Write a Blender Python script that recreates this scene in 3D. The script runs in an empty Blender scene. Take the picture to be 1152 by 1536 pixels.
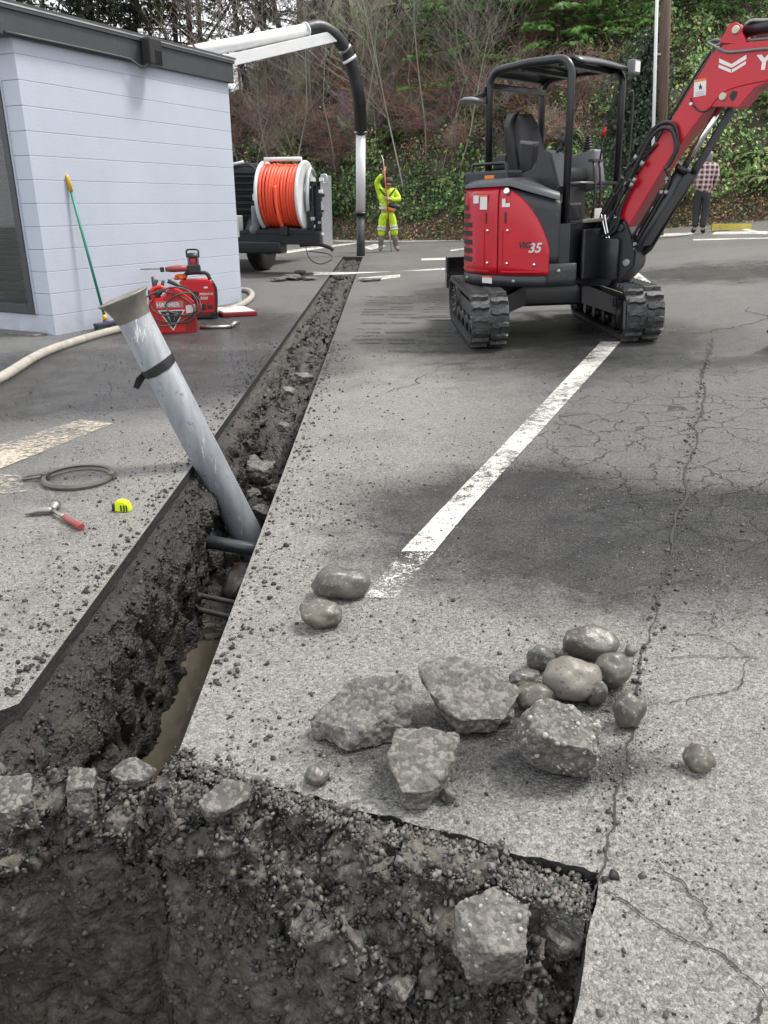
import bpy, bmesh, math, random
import numpy as np
from mathutils import Vector, Matrix, Quaternion, noise
from mathutils.geometry import tessellate_polygon
random.seed(7)
RNG = np.random.default_rng(11)
R = math.radians
scene = bpy.context.scene
COL = scene.collection

# ------------------------------------------------------------------ camera
CAM_H = 1.22
PITCH = math.atan(463.0 / 1189.0)
cam_d = bpy.data.cameras.new('camera')
cam_d.sensor_fit = 'VERTICAL'; cam_d.sensor_height = 36.0; cam_d.sensor_width = 27.0
cam_d.lens = 1189.0 / 1536.0 * 36.0
cam_d.clip_start = 0.05; cam_d.clip_end = 400.0
cam = bpy.data.objects.new('camera', cam_d); COL.objects.link(cam)
cam.location = (0, 0, CAM_H); cam.rotation_euler = (math.pi / 2 - PITCH, 0, 0)
scene.camera = cam

# ------------------------------------------------------------------ sky and sun
SUN_EL, SUN_AZ = 60.0, 72.0          # azimuth measured from +Y towards +X
world = bpy.data.worlds.new('World'); scene.world = world; world.use_nodes = True
wn = world.node_tree; wn.nodes.clear()
sky = wn.nodes.new('ShaderNodeTexSky'); sky.sky_type = 'NISHITA'; sky.sun_disc = False
sky.sun_elevation = R(SUN_EL); sky.sun_rotation = R(SUN_AZ); sky.air_density = 1.0; sky.dust_density = 3.0
mixw = wn.nodes.new('ShaderNodeMixRGB'); mixw.inputs[0].default_value = 0.80
mixw.inputs[2].default_value = (9.6, 9.7, 9.9, 1)      # the cloud layer
wn.links.new(sky.outputs[0], mixw.inputs[1])
bg = wn.nodes.new('ShaderNodeBackground'); bg.inputs[1].default_value = 0.105
wn.links.new(mixw.outputs[0], bg.inputs[0])
wo = wn.nodes.new('ShaderNodeOutputWorld'); wn.links.new(bg.outputs[0], wo.inputs[0])
sun_d = bpy.data.lights.new('sun', 'SUN'); sun_d.energy = 2.5; sun_d.angle = R(13); sun_d.color = (1.0, 0.96, 0.90)
sun = bpy.data.objects.new('sun', sun_d); COL.objects.link(sun)
sdir = Vector((math.sin(R(SUN_AZ)) * math.cos(R(SUN_EL)), math.cos(R(SUN_AZ)) * math.cos(R(SUN_EL)), math.sin(R(SUN_EL))))
sun.rotation_euler = sdir.to_track_quat('Z', 'Y').to_euler(); sun.location = sdir * 40
scene.view_settings.view_transform = 'Standard'; scene.view_settings.look = 'None'
scene.view_settings.gamma = 1.0; scene.view_settings.exposure = 0.85; scene.view_settings.use_curve_mapping = False
scene.render.engine = 'CYCLES'
scene.cycles.max_bounces = 6; scene.cycles.diffuse_bounces = 3; scene.cycles.glossy_bounces = 3
scene.cycles.transparent_max_bounces = 6; scene.cycles.caustics_reflective = False; scene.cycles.caustics_refractive = False

# ------------------------------------------------------------------ survey helpers (place of a point of the lot)
SP, CP = math.sin(PITCH), math.cos(PITCH)
def ray(px, py):
    u = (px - 576.0) / 1189.0; v = (py - 768.0) / 1189.0
    return Vector((u, CP - v * SP, -SP - v * CP))
def at_y(px, py, Y):
    r = ray(px, py); return Vector((0, 0, CAM_H)) + r * (Y / r.y)
def at_z(px, py, z):
    r = ray(px, py); return Vector((0, 0, CAM_H)) + r * ((z - CAM_H) / r.z)
def softplus(d, w=0.8):
    return d if d > 20 * w else w * math.log(1 + math.exp(d / w))
def gz(x, y):
    return 0.035 * max(0, x + 0.49) + 0.06 * softplus(x - 2.9) + 0.004 * max(0, y - 4)
def gp(px, py, dz=0.0):
    z = dz
    for _ in range(40):
        r = ray(px, py)
        if r.z > -0.004: break
        p = at_z(px, py, z)
        z = 0.5 * z + 0.5 * (gz(min(max(p.x, -40), 40), min(p.y, 60)) + dz)
    return at_z(px, py, z)
def plane_hit(px, py, c, n):
    o = Vector((0, 0, CAM_H)); r = ray(px, py)
    return o + r * ((c - o).dot(n) / r.dot(n))

# ------------------------------------------------------------------ objects
ORG = {}
def tag(o, label=None, cat=None, group=None, kind=None):
    if label: o['label'] = label
    if cat: o['category'] = cat
    if group: o['group'] = group
    if kind: o['kind'] = kind
    return o
def root(name, label, cat, loc, group=None):
    o = bpy.data.objects.new(name, None); o.empty_display_size = 0.2
    COL.objects.link(o); o.location = loc; ORG[o.name] = Vector(loc)
    return tag(o, label, cat, group)
def link_mesh(name, me, parent=None, origin=None):
    o = bpy.data.objects.new(name, me); COL.objects.link(o)
    if parent is not None:
        o.parent = parent; ORG[o.name] = ORG[parent.name].copy()
    else:
        o.location = origin if origin is not None else (0, 0, 0)
        ORG[o.name] = Vector(o.location)
    return o

def np_mesh(name, V, F, mat=None, smooth=False, col=None):
    """F: (M,k) array of equal-size faces."""
    V = np.asarray(V, dtype=np.float32); F = np.asarray(F, dtype=np.int32)
    me = bpy.data.meshes.new(name)
    k = F.shape[1]; m = F.shape[0]
    me.vertices.add(len(V)); me.vertices.foreach_set('co', V.ravel())
    me.loops.add(m * k); me.loops.foreach_set('vertex_index', F.ravel())
    me.polygons.add(m)
    me.polygons.foreach_set('loop_start', np.arange(0, m * k, k, dtype=np.int32))
    me.polygons.foreach_set('loop_total', np.full(m, k, dtype=np.int32))
    if smooth: me.polygons.foreach_set('use_smooth', np.ones(m, dtype=bool))
    if mat: me.materials.append(mat)
    if col is not None:
        a = me.attributes.new('Col', 'FLOAT_COLOR', 'POINT')
        c = np.ones((len(V), 4), dtype=np.float32); c[:, :3] = col
        a.data.foreach_set('color', c.ravel())
    me.update(calc_edges=True); me.validate()
    return me

def quats(n, rng=RNG):
    q = rng.normal(size=(n, 4)); q /= np.linalg.norm(q, axis=1)[:, None]
    return q
def qmat(q):
    w, x, y, z = q.T
    M = np.empty((len(q), 3, 3))
    M[:, 0, 0] = 1 - 2 * (y * y + z * z); M[:, 0, 1] = 2 * (x * y - z * w); M[:, 0, 2] = 2 * (x * z + y * w)
    M[:, 1, 0] = 2 * (x * y + z * w); M[:, 1, 1] = 1 - 2 * (x * x + z * z); M[:, 1, 2] = 2 * (y * z - x * w)
    M[:, 2, 0] = 2 * (x * z - y * w); M[:, 2, 1] = 2 * (y * z + x * w); M[:, 2, 2] = 1 - 2 * (x * x + y * y)
    return M
def scatter(name, bv, bf, pos, mats3, scale, colors, mat, smooth=False):
    """copies of a small base shape joined in one mesh: pos (N,3), mats3 (N,3,3), scale (N,) or (N,3)"""
    bv = np.asarray(bv, float); bf = np.asarray(bf, int); n = len(pos)
    sc = np.asarray(scale, float)
    if sc.ndim == 1: sc = np.repeat(sc[:, None], 3, 1)
    L = bv[None] * sc[:, None, :]
    W = np.einsum('nij,nkj->nki', mats3, L) + np.asarray(pos)[:, None, :]
    F = (bf[None] + (np.arange(n) * len(bv))[:, None, None]).reshape(-1, bf.shape[1])
    c = np.repeat(np.asarray(colors), len(bv), 0) if colors is not None else None
    return np_mesh(name, W.reshape(-1, 3), F, mat, smooth, c)

class MB:
    def __init__(s, M=None):
        s.v = []; s.f = []; s.s = []; s.M = M
    def add(s, vs, fs, smooth=False):
        o = len(s.v)
        if s.M is not None: vs = [s.M @ Vector(v) for v in vs]
        s.v += [Vector(v) for v in vs]
        for i, f in enumerate(fs):
            s.f.append([o + j for j in f]); s.s.append(smooth if isinstance(smooth, bool) else smooth[i])
        return s
    def box(s, c, size, rot=None, bevel=0.0, taper=None):
        bm = bmesh.new(); bmesh.ops.create_cube(bm, size=1.0)
        for v in bm.verts:
            k = 1.0
            if taper and v.co.z > 0: v.co.x *= taper[0]; v.co.y *= taper[1]
            v.co = Vector((v.co.x * size[0], v.co.y * size[1], v.co.z * size[2]))
        if bevel > 0:
            bmesh.ops.bevel(bm, geom=bm.edges[:], offset=bevel, segments=2, affect='EDGES', profile=0.6)
        bm.verts.index_update()
        c = Vector(c)
        vs = [(rot @ v.co if rot is not None else v.co) + c for v in bm.verts]
        fs = [[v.index for v in f.verts] for f in bm.faces]
        bm.free()
        return s.add(vs, fs, bevel > 0.02)
    def tube(s, pts, r, n=10, caps=True, closed=False):
        pts = [Vector(p) for p in pts]; m = len(pts)
        rs = r if isinstance(r, (list, tuple)) else [r] * m
        vs = []; fs = []; sm = []
        t0 = (pts[1] - pts[0]).normalized()
        up = Vector((0, 0, 1)) if abs(t0.z) < 0.9 else Vector((1, 0, 0))
        a = t0.cross(up).normalized()
        for i in range(m):
            if closed: t = (pts[(i + 1) % m] - pts[i - 1]).normalized()
            elif i == 0: t = t0
            elif i == m - 1: t = (pts[i] - pts[i - 1]).normalized()
            else: t = ((pts[i + 1] - pts[i]).normalized() + (pts[i] - pts[i - 1]).normalized()).normalized()
            a = (a - t * a.dot(t)).normalized(); b = t.cross(a)
            for k in range(n):
                w = 2 * math.pi * k / n
                vs.append(pts[i] + (a * math.cos(w) + b * math.sin(w)) * rs[i])
        for i in range(m if closed else m - 1):
            j = (i + 1) % m
            for k in range(n):
                l = (k + 1) % n
                fs.append([i * n + k, j * n + k, j * n + l, i * n + l]); sm.append(n > 6)
        if caps and not closed:
            fs.append([k for k in range(n)]); sm.append(False)
            fs.append([(m - 1) * n + k for k in reversed(range(n))]); sm.append(False)
        return s.add(vs, fs, sm)
    def lathe(s, prof, M=None, n=24, close=True):
        """prof [(r,z)], revolved round local Z of M"""
        M = M or Matrix.Identity(4); vs = []; fs = []; m = len(prof)
        for r, z in prof:
            for k in range(n):
                w = 2 * math.pi * k / n; vs.append(M @ Vector((r * math.cos(w), r * math.sin(w), z)))
        for i in range(m - 1):
            for k in range(n):
                l = (k + 1) % n; fs.append([i * n + k, i * n + l, (i + 1) * n + l, (i + 1) * n + k])
        sm = [True] * len(fs)
        if close:
            fs.append([k for k in reversed(range(n))]); sm.append(False)
            fs.append([(m - 1) * n + k for k in range(n)]); sm.append(False)
        return s.add(vs, fs, sm)
    def prism(s, poly, d0, d1, M=None):
        """polygon (x,y) extruded along local z from d0 to d1"""
        M = M or Matrix.Identity(4); n = len(poly)
        vs = [M @ Vector((p[0], p[1], d0)) for p in poly] + [M @ Vector((p[0], p[1], d1)) for p in poly]
        fs = [[k, (k + 1) % n, n + (k + 1) % n, n + k] for k in range(n)]
        tri = tessellate_polygon([[Vector((p[0], p[1], 0)) for p in poly]])
        fs += [list(reversed(t)) for t in tri] + [[n + i for i in t] for t in tri]
        return s.add(vs, fs)
    def slab(s, pts, thick):
        """closed polygon of 3D points extruded by a vector"""
        n = len(pts); pts = [Vector(p) for p in pts]; thick = Vector(thick)
        vs = pts + [p + thick for p in pts]
        fs = [[k, (k + 1) % n, n + (k + 1) % n, n + k] for k in range(n)]
        nn = thick.normalized(); ax = (pts[1] - pts[0]).normalized(); ax = (ax - nn * ax.dot(nn)).normalized(); ay = nn.cross(ax)
        tri = tessellate_polygon([[Vector((p.dot(ax), p.dot(ay), 0)) for p in pts]])
        fs += [list(reversed(t)) for t in tri] + [[n + i for i in t] for t in tri]
        return s.add(vs, fs)
    def sphere(s, c, r, n=12, m=8):
        c = Vector(c); r = Vector(r) if not isinstance(r, (int, float)) else Vector((r, r, r))
        vs = []; fs = []
        for i in range(m + 1):
            th = math.pi * i / m
            for k in range(n):
                w = 2 * math.pi * k / n
                vs.append(c + Vector((r.x * math.sin(th) * math.cos(w), r.y * math.sin(th) * math.sin(w), r.z * math.cos(th))))
        for i in range(m):
            for k in range(n):
                l = (k + 1) % n; fs.append([i * n + k, (i + 1) * n + k, (i + 1) * n + l, i * n + l])
        return s.add(vs, fs, True)
    def build(s, name, mat, parent=None, origin=None, fix=True):
        if parent is not None: org = ORG[parent.name]
        elif origin is not None: org = Vector(origin)
        else:
            n = len(s.v); org = Vector((sum(v.x for v in s.v) / n, sum(v.y for v in s.v) / n, min(v.z for v in s.v)))
        me = bpy.data.meshes.new(name)
        me.from_pydata([v - org for v in s.v], [], s.f)
        me.polygons.foreach_set('use_smooth', s.s)
        if mat: me.materials.append(mat)
        if fix:
            bm = bmesh.new(); bm.from_mesh(me)
            bmesh.ops.recalc_face_normals(bm, faces=bm.faces); bm.to_mesh(me); bm.free()
        me.update()
        return link_mesh(name, me, parent, org)

def spline(pts, n=8):
    """Catmull-Rom through the points"""
    P = [Vector(p) for p in pts]; P = [P[0] * 2 - P[1]] + P + [P[-1] * 2 - P[-2]]; out = []
    for i in range(1, len(P) - 2):
        for k in range(n):
            t = k / n; a, b, c, d = P[i - 1], P[i], P[i + 1], P[i + 2]
            out.append(0.5 * ((2 * b) + (c - a) * t + (2 * a - 5 * b + 4 * c - d) * t * t + (3 * b - a - 3 * c + d) * t ** 3))
    out.append(P[-2]); return out
def frame(o, z, x=(1, 0, 0)):
    """matrix at o with local Z along z"""
    z = Vector(z).normalized(); x = Vector(x); x = (x - z * x.dot(z))
    if x.length < 1e-4: x = Vector((0, 1, 0)) - z * z.y
    x.normalize(); y = z.cross(x)
    M = Matrix(((x.x, y.x, z.x, o[0]), (x.y, y.y, z.y, o[1]), (x.z, y.z, z.z, o[2]), (0, 0, 0, 1)))
    return M

# ------------------------------------------------------------------ materials
class G:
    def __init__(s, name):
        s.m = bpy.data.materials.new(name); s.m.use_nodes = True; s.t = s.m.node_tree; s.t.nodes.clear()
        s.out = s.t.nodes.new('ShaderNodeOutputMaterial'); s.b = s.t.nodes.new('ShaderNodeBsdfPrincipled')
        s.t.links.new(s.b.outputs[0], s.out.inputs[0])
        s.co = s.t.nodes.new('ShaderNodeTexCoord').outputs['Object']
    def put(s, sock, v):
        if hasattr(v, 'links') or isinstance(v, bpy.types.NodeSocket): s.t.links.new(v, sock)
        elif isinstance(v, (tuple, list)) and len(v) == 3 and sock.type == 'RGBA': sock.default_value = (*v, 1)
        else: sock.default_value = v
    def n(s, typ, outn=0, ins=None, **at):
        nd = s.t.nodes.new('ShaderNode' + typ)
        for k, v in at.items(): setattr(nd, k, v)
        for k, v in (ins or {}).items(): s.put(nd.inputs[k], v)
        return nd.outputs[outn]
    def math(s, op, a, b=0.0, clamp=False): return s.n('Math', 0, {0: a, 1: b}, operation=op, use_clamp=clamp)
    def mix(s, f, a, b, typ='MIX'): return s.n('MixRGB', 0, {0: f, 1: a, 2: b}, blend_type=typ)
    def noise(s, scale, detail=4, vec=None, out=0, rough=0.6): return s.n('TexNoise', out, {'Vector': vec or s.co, 'Scale': scale, 'Detail': detail, 'Roughness': rough})
    def vor(s, scale, feature='F1', out=0, vec=None): return s.n('TexVoronoi', out, {'Vector': vec or s.co, 'Scale': scale}, feature=feature)
    def ramp(s, f, a, b): return s.n('MapRange', 0, {0: f, 1: a, 2: b, 3: 0.0, 4: 1.0}, clamp=True)
    def map(s, sc=(1, 1, 1), rot=(0, 0, 0), loc=(0, 0, 0), vec=None):
        return s.n('Mapping', 0, {'Vector': vec or s.co, 'Location': loc, 'Rotation': rot, 'Scale': sc})
    def bump(s, h, strength, dist): return s.n('Bump', 0, {'Strength': strength, 'Distance': dist, 'Height': h})
    def set(s, **k):
        for a, v in k.items(): s.put(s.b.inputs[a.replace('_', ' ')], v)
        return s.m

def dark(c, k): return tuple(x * k for x in c)
def mat(name, c, rough=0.55, metal=0.0, var=0.2, scale=6.0, bump=0.0, bscale=60.0, dirt=0.0, dirtc=(0.16, 0.14, 0.12), coat=0.0, spec=0.5):
    g = G(name)
    f = g.noise(scale, 5)
    col = g.mix(g.ramp(f, 0.3, 0.7), dark(c, 1 - var), dark(c, 1 + var * 0.6))
    rr = g.math('ADD', g.math('MULTIPLY', g.noise(scale * 2.3, 3), 0.25), rough - 0.12)
    if dirt > 0:
        d = g.math('MULTIPLY', g.ramp(g.noise(scale * 1.7, 8, rough=0.75), 0.62 - dirt * 0.35, 0.78), 0.85)
        col = g.mix(d, col, dirtc); rr = g.math('MAXIMUM', rr, g.math('MULTIPLY', d, 0.8))
    g.set(Base_Color=col, Roughness=rr, Metallic=metal, Coat_Weight=coat)
    g.b.inputs['Specular IOR Level'].default_value = spec
    if bump > 0: g.set(Normal=g.bump(g.noise(bscale, 4), 0.6, bump))
    return g.m
def vcol_mat(name, rough=0.7, bump=0.0, bscale=200, spec=0.4, trans=0.0):
    g = G(name)
    a = g.n('Attribute', 0, attribute_name='Col')
    g.set(Base_Color=g.mix(g.ramp(g.noise(bscale * 0.5, 3), 0.3, 0.7), g.mix(1.0, a, (0.75, 0.75, 0.75), 'MULTIPLY'), a), Roughness=rough)
    g.b.inputs['Specular IOR Level'].default_value = spec
    if bump: g.set(Normal=g.bump(g.noise(bscale, 3), 0.6, bump))
    if trans:
        tr = g.n('BsdfTranslucent', 0, {'Color': a})
        mx = g.n('MixShader', 0, {0: trans, 1: g.b.outputs[0], 2: tr}); g.t.links.new(mx, g.out.inputs[0])
    return g.m
# ================================================================== GROUND
TX0, TX1 = -0.955, -0.49              # trench sides
TY1 = 19.3                            # trench far end
K = Vector((0.392, 1.10)); PE = Vector((-0.924, 0.382)); PN = Vector((-0.382, -0.924))   # pit corner and axes

def ground_material():
    g = G('asphalt')
    co = g.co
    def blob(px, py, rx, ry, rot=24.0, edge=0.35, wob=0.9, ns=1.6):
        c = gp(px, py)
        q = g.n('VectorMath', 0, {0: co, 1: (c.x, c.y, 0)}, operation='SUBTRACT')
        q = g.n('Mapping', 0, {'Vector': q, 'Rotation': (0, 0, R(rot)), 'Scale': (1, 1, 0.0)})
        q = g.n('VectorMath', 0, {0: q, 1: (1 / rx, 1 / ry, 0)}, operation='MULTIPLY')
        d = g.n('VectorMath', 1, {0: q}, operation='LENGTH')
        d = g.math('ADD', d, g.math('MULTIPLY', g.math('SUBTRACT', g.noise(ns, 8, rough=.68), 0.5), wob * 1.25)); d = g.math('ADD', d, g.math('MULTIPLY', g.math('SUBTRACT', g.noise(55, 4, rough=.8), 0.5), .55))
        return g.math('SUBTRACT', 1.0, g.ramp(d, 1.0 - edge, 1.0 + edge))
    def union(ms):
        r = ms[0]
        for m in ms[1:]: r = g.math('MAXIMUM', r, m)
        return r
    big = g.noise(0.55, 6); mid = g.noise(3.5, 6, rough=0.7); fine = g.noise(190, 3, rough=0.7)
    agg = g.vor(150, 'F1', 1); aggd = g.vor(150, 'F1', 0)
    aggv = g.n('SeparateColor', 0, {0: agg})
    base = g.mix(g.ramp(big, 0.35, 0.65), (0.128, 0.126, 0.120), (0.175, 0.172, 0.163))
    # dried pale slurry spread beside the trench and the pit
    dust = union([blob(800, 1230, 1.6, 1.1, 24, 0.4), blob(420, 860, 0.62, 3.6, 0, 0.4, 0.6), blob(120, 900, 0.75, 2.2, 0, 0.4, 0.7), blob(1120, 1200, 0.8, 1.0, 24, 0.4), blob(560, 620, 0.75, 2.4, 8, 0.5, 0.7)])
    base = g.mix(g.math('MULTIPLY', dust, g.math('ADD', 0.55, g.math('MULTIPLY', mid, 0.5))), base, (0.285, 0.276, 0.253))
    # wet dark asphalt; the small blobs also paint contact shade under the rocks
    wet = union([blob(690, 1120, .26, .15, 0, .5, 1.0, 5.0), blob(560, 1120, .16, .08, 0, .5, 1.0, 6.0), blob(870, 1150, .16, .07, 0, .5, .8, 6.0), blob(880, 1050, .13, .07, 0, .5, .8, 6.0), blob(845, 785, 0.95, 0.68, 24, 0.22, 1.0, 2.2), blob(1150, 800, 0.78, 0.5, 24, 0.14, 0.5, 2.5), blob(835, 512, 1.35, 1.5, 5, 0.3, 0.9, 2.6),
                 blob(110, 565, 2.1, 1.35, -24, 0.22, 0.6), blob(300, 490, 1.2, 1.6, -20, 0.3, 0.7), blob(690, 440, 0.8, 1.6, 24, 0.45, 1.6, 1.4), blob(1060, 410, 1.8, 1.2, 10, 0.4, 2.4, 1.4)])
    wet_shade = g.math('MULTIPLY', wet, g.math('ADD', 0.68, g.math('MULTIPLY', g.ramp(mid, 0.35, 0.6), 0.32)))
    base = g.mix(g.math('MULTIPLY', wet_shade, .90), base, (0.022, 0.0225, 0.024))
    damp = g.ramp(g.noise(1.1, 7, rough=0.75), 0.52, 0.66)
    base = g.mix(g.math('MULTIPLY', damp, 0.45), base, (0.075, 0.074, 0.072))
    # aggregate: lighter and darker grains
    sp = g.n('MapRange', 0, {0: aggv, 1: 0.0, 2: 1.0, 3: 0.62, 4: 1.38})
    sp2 = g.n('MapRange', 0, {0: fine, 1: 0.3, 2: 0.7, 3: 0.68, 4: 1.30})
    sp3 = g.n('MapRange', 0, {0: g.noise(42, 5, rough=0.8), 1: 0.3, 2: 0.7, 3: 0.87, 4: 1.11})
    k = g.math('MULTIPLY', g.math('MULTIPLY', sp, sp2), sp3)
    base = g.mix(1.0, base, g.n('CombineColor', 0, {0: k, 1: k, 2: k}), 'MULTIPLY')
    # alligator cracking of the older asphalt on the far side of the joint
    cr = blob(1110, 640, 1.0, 1.5, 24, 0.3, 0.8)
    wv = g.n('VectorMath', 0, {0: co, 1: g.n('VectorMath', 0, {0: g.noise(7, 3, out=1), 1: (0.16, 0.16, 0.0)}, operation='MULTIPLY')}, operation='ADD')
    e = g.vor(5.2, 'DISTANCE_TO_EDGE', 0, wv)
    cm = g.math('MULTIPLY', g.math('SUBTRACT', 1.0, g.ramp(e, 0.008, 0.022)), g.math('MULTIPLY', cr, g.ramp(g.noise(2.3, 3), 0.38, 0.5)))
    base = g.mix(g.math('MULTIPLY', cm, .75), base, (0.022, 0.021, 0.020))
    rough = g.math('SUBTRACT', g.math('ADD', 0.22, g.math('MULTIPLY', mid, 0.28)), g.math('MULTIPLY', wet_shade, 0.14))
    h = g.math('ADD', g.math('MULTIPLY', g.math('SUBTRACT', 1.0, aggd), 0.7), g.math('MULTIPLY', fine, 0.8))
    h = g.math('ADD', h, g.math('MULTIPLY', g.noise(75, 3, g.map((1, 1.9, 1))), 2.2)); h = g.math('SUBTRACT', g.math('ADD', h, g.math('MULTIPLY', g.noise(30, 4), 1.2)), g.math('MULTIPLY', cm, 2.5))
    g.set(Base_Color=base, Roughness=rough, Normal=g.bump(h, 1.0, 0.007))
    g.set(Specular_IOR_Level=g.math('SUBTRACT', .5, g.math('MULTIPLY', wet_shade, .10)))
    return g.m
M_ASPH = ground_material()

def ground_edge_pts():
    """pit rim on the right-hand slab, from the trench corner round to behind the camera"""
    pts = []
    n = 60
    a0 = (K.x - TX1) / 0.924
    for i in range(n + 1):
        a = a0 * (1 - i / n)
        p = K + PE * a + Vector((0.016, 0.05)) * 1.0
        j = 0.012 * noise.noise((a * 9, 2.1, 0)) + 0.007 * noise.noise((a * 37, 0.3, 0))
        p += PN * (j - 0.004)
        if i == 0: p = Vector((TX1, p.y))
        pts.append(p)
    for i in range(1, 40):
        b = i / 39 * 1.55
        j = 0.010 * noise.noise((b * 8, 7.3, 0)) + 0.006 * noise.noise((b * 31, 1.3, 0))
        pts.append(K + PN * b + PE * j + Vector((0.01, 0.02)))
    return pts
RIM = ground_edge_pts()
def build_ground():
    V = []; F = []
    def P(x, y): V.append((x, y, gz(x, y))); return len(V) - 1
    def grid(xs, ys):
        ids = [[P(x, y) for x in xs] for y in ys]
        for j in range(len(ys) - 1):
            for i in range(len(xs) - 1):
                F.append([ids[j][i], ids[j][i + 1], ids[j + 1][i + 1], ids[j + 1][i]])
    xr = [TX1, 0, .5, 1, 1.5, 2, 2.5, 3, 3.5, 4, 5, 6, 7, 8, 10, 12, 15, 20, 30, 45]
    xl = [-45, -25, -12, -8, -5, -3, -2, TX0]
    yy = [1.6, 2, 3, 4, 5, 6, 8, 10, 12, 14, 16, 18, TY1, 22, 25, 28, 32, 40, 60]
    grid(xr, yy); grid(xl, [1.75] + yy[1:]); grid([TX0, TX1], [y for y in yy if y >= TY1])
    def poly(pts):
        ids = [P(p[0], p[1]) for p in pts]
        for t in tessellate_polygon([[Vector((p[0], p[1], 0)) for p in pts]]): F.append([ids[i] for i in t])
    ex = Vector((-0.21, -0.35))
    far = RIM[:61]; rgt = RIM[60:]
    for p, q in zip(far, far[1:]):
        F.append([P(p.x, p.y), P(q.x, q.y), P(q.x, 1.6), P(p.x, 1.6)])
    kx = far[-1].x; xk = [kx] + [x for x in xr if x > kx + .05]
    grid(xk, [far[-1].y, 1.6])
    for p, q in zip(rgt, rgt[1:]):
        r1 = [P(p.x, p.y)] + [P(x, p.y) for x in xk[1:]]; r2 = [P(q.x, q.y)] + [P(x, q.y) for x in xk[1:]]
        for i in range(len(r1) - 1): F.append([r1[i], r1[i + 1], r2[i + 1], r2[i]])
    grid([rgt[-1].x] + xk[1:], [-9, rgt[-1].y])
    lrim = [(-1.0, 1.71), (-1.09, 1.69), (-1.4, 0.97), (-1.70, 0.24)]
    poly([(x, 1.75) for x in reversed(xl)] + [(-45, -9), (RIM[-1].x, -9), (RIM[-1].x, RIM[-1].y)] + list(reversed(lrim)))
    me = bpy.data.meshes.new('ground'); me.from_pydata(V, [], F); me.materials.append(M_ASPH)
    bm = bmesh.new(); bm.from_mesh(me); bmesh.ops.remove_doubles(bm, verts=bm.verts, dist=1e-5)
    for f in bm.faces:
        if f.normal.z < 0: f.normal_flip()
    bm.to_mesh(me); bm.free(); me.update()
    return tag(link_mesh('ground', me), kind='structure'), lrim
GROUND, LRIM = build_ground()

# broken or sawn sides of the asphalt layer
gm = G('asphalt_cut')
gk = gm.ramp(gm.noise(120, 4), 0.35, 0.7)
gm.set(Base_Color=gm.mix(gk, (0.008, 0.008, 0.008), (0.034, 0.033, 0.031)), Roughness=0.62, Normal=gm.bump(gm.noise(90, 5), 0.7, 0.006))
M_CUT = gm.m
def skirt(pts, depth, nrm_jit=0.0):
    b = MB(); rows = 5; vs = []; n = len(pts)
    for k in range(rows):
        for i, p in enumerate(pts):
            x, y = p[0], p[1]
            j = nrm_jit * k / rows
            o = Vector((noise.noise((x * 40, y * 40, k * .9)), noise.noise((x * 40 + 9, y * 40, k * .9)))) * j
            vs.append((x + o.x, y + o.y, gz(x, y) - depth * k / (rows - 1) + (0.0004 if k == 0 else 0)))
    fs = [[k * n + i, k * n + i + 1, (k + 1) * n + i + 1, (k + 1) * n + i] for k in range(rows - 1) for i in range(n - 1)]
    return b.add(vs, fs)
ys = [1.75 + i * (TY1 - 1.75) / 200 for i in range(201)]
skirt([(TX0, y) for y in ys], 0.068, 0.012).build('asphalt_edge', M_CUT, GROUND, fix=False)
skirt([(TX1, 1.55 + i * (TY1 - 1.55) / 200) for i in range(201)], 0.10, 0.006).build('asphalt_edge', M_CUT, GROUND, fix=False)
skirt(RIM, 0.07, 0.02).build('asphalt_edge', M_CUT, GROUND, fix=False)
skirt([(TX0, 1.75)] + LRIM + [tuple(RIM[-1])], 0.09, 0.02).build('asphalt_edge', M_CUT, GROUND, fix=False)
skirt([(TX0, TY1), (TX1, TY1)], 0.1).build('asphalt_edge', M_CUT, GROUND, fix=False)

# ---- soil
def soil_mat(name, c0, c1, rough=0.5, b=0.012, dry=None, streak=0.0):
    g = G(name)
    k = g.ramp(g.noise(22, 8, rough=0.75), 0.32, 0.68)
    col = g.mix(k, c0, c1)
    col = g.mix(g.math('MULTIPLY', g.ramp(g.noise(5, 4), 0.5, 0.7), 0.5), col, (0.085, 0.066, 0.046))
    if dry:
        yy = g.n('SeparateXYZ', 1, {0: g.co}); col = g.mix(g.ramp(g.math('ADD', yy, g.math('MULTIPLY', g.noise(4, 3), 1.0)), 4.9, 6.2), col, g.mix(k, (.014, .0125, .0105), (.068, .060, .050)))
    gr = g.vor(75, 'F1', 0)
    h = g.math('ADD', g.math('MULTIPLY', g.noise(38, 6, rough=0.7), 1.5), g.math('MULTIPLY', g.math('SUBTRACT', 1.0, gr), 0.6))
    if streak: h = g.math('ADD', h, g.math('MULTIPLY', g.noise(3.0, 4, g.map((9, 9, .8))), streak))
    g.set(Base_Color=col, Roughness=g.math('ADD', rough - 0.15, g.math('MULTIPLY', g.noise(9, 4), 0.4)), Normal=g.bump(h, 0.9, b))
    return g.m
M_SOIL = soil_mat('wet_trench_soil', (0.005, 0.005, 0.0055), (0.036, 0.035, 0.033), 0.40, dry=True)
M_PIT = soil_mat('pit_soil', (0.020, 0.018, 0.0155), (0.165, 0.152, 0.132), 0.66, .008, streak=3.0)

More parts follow.
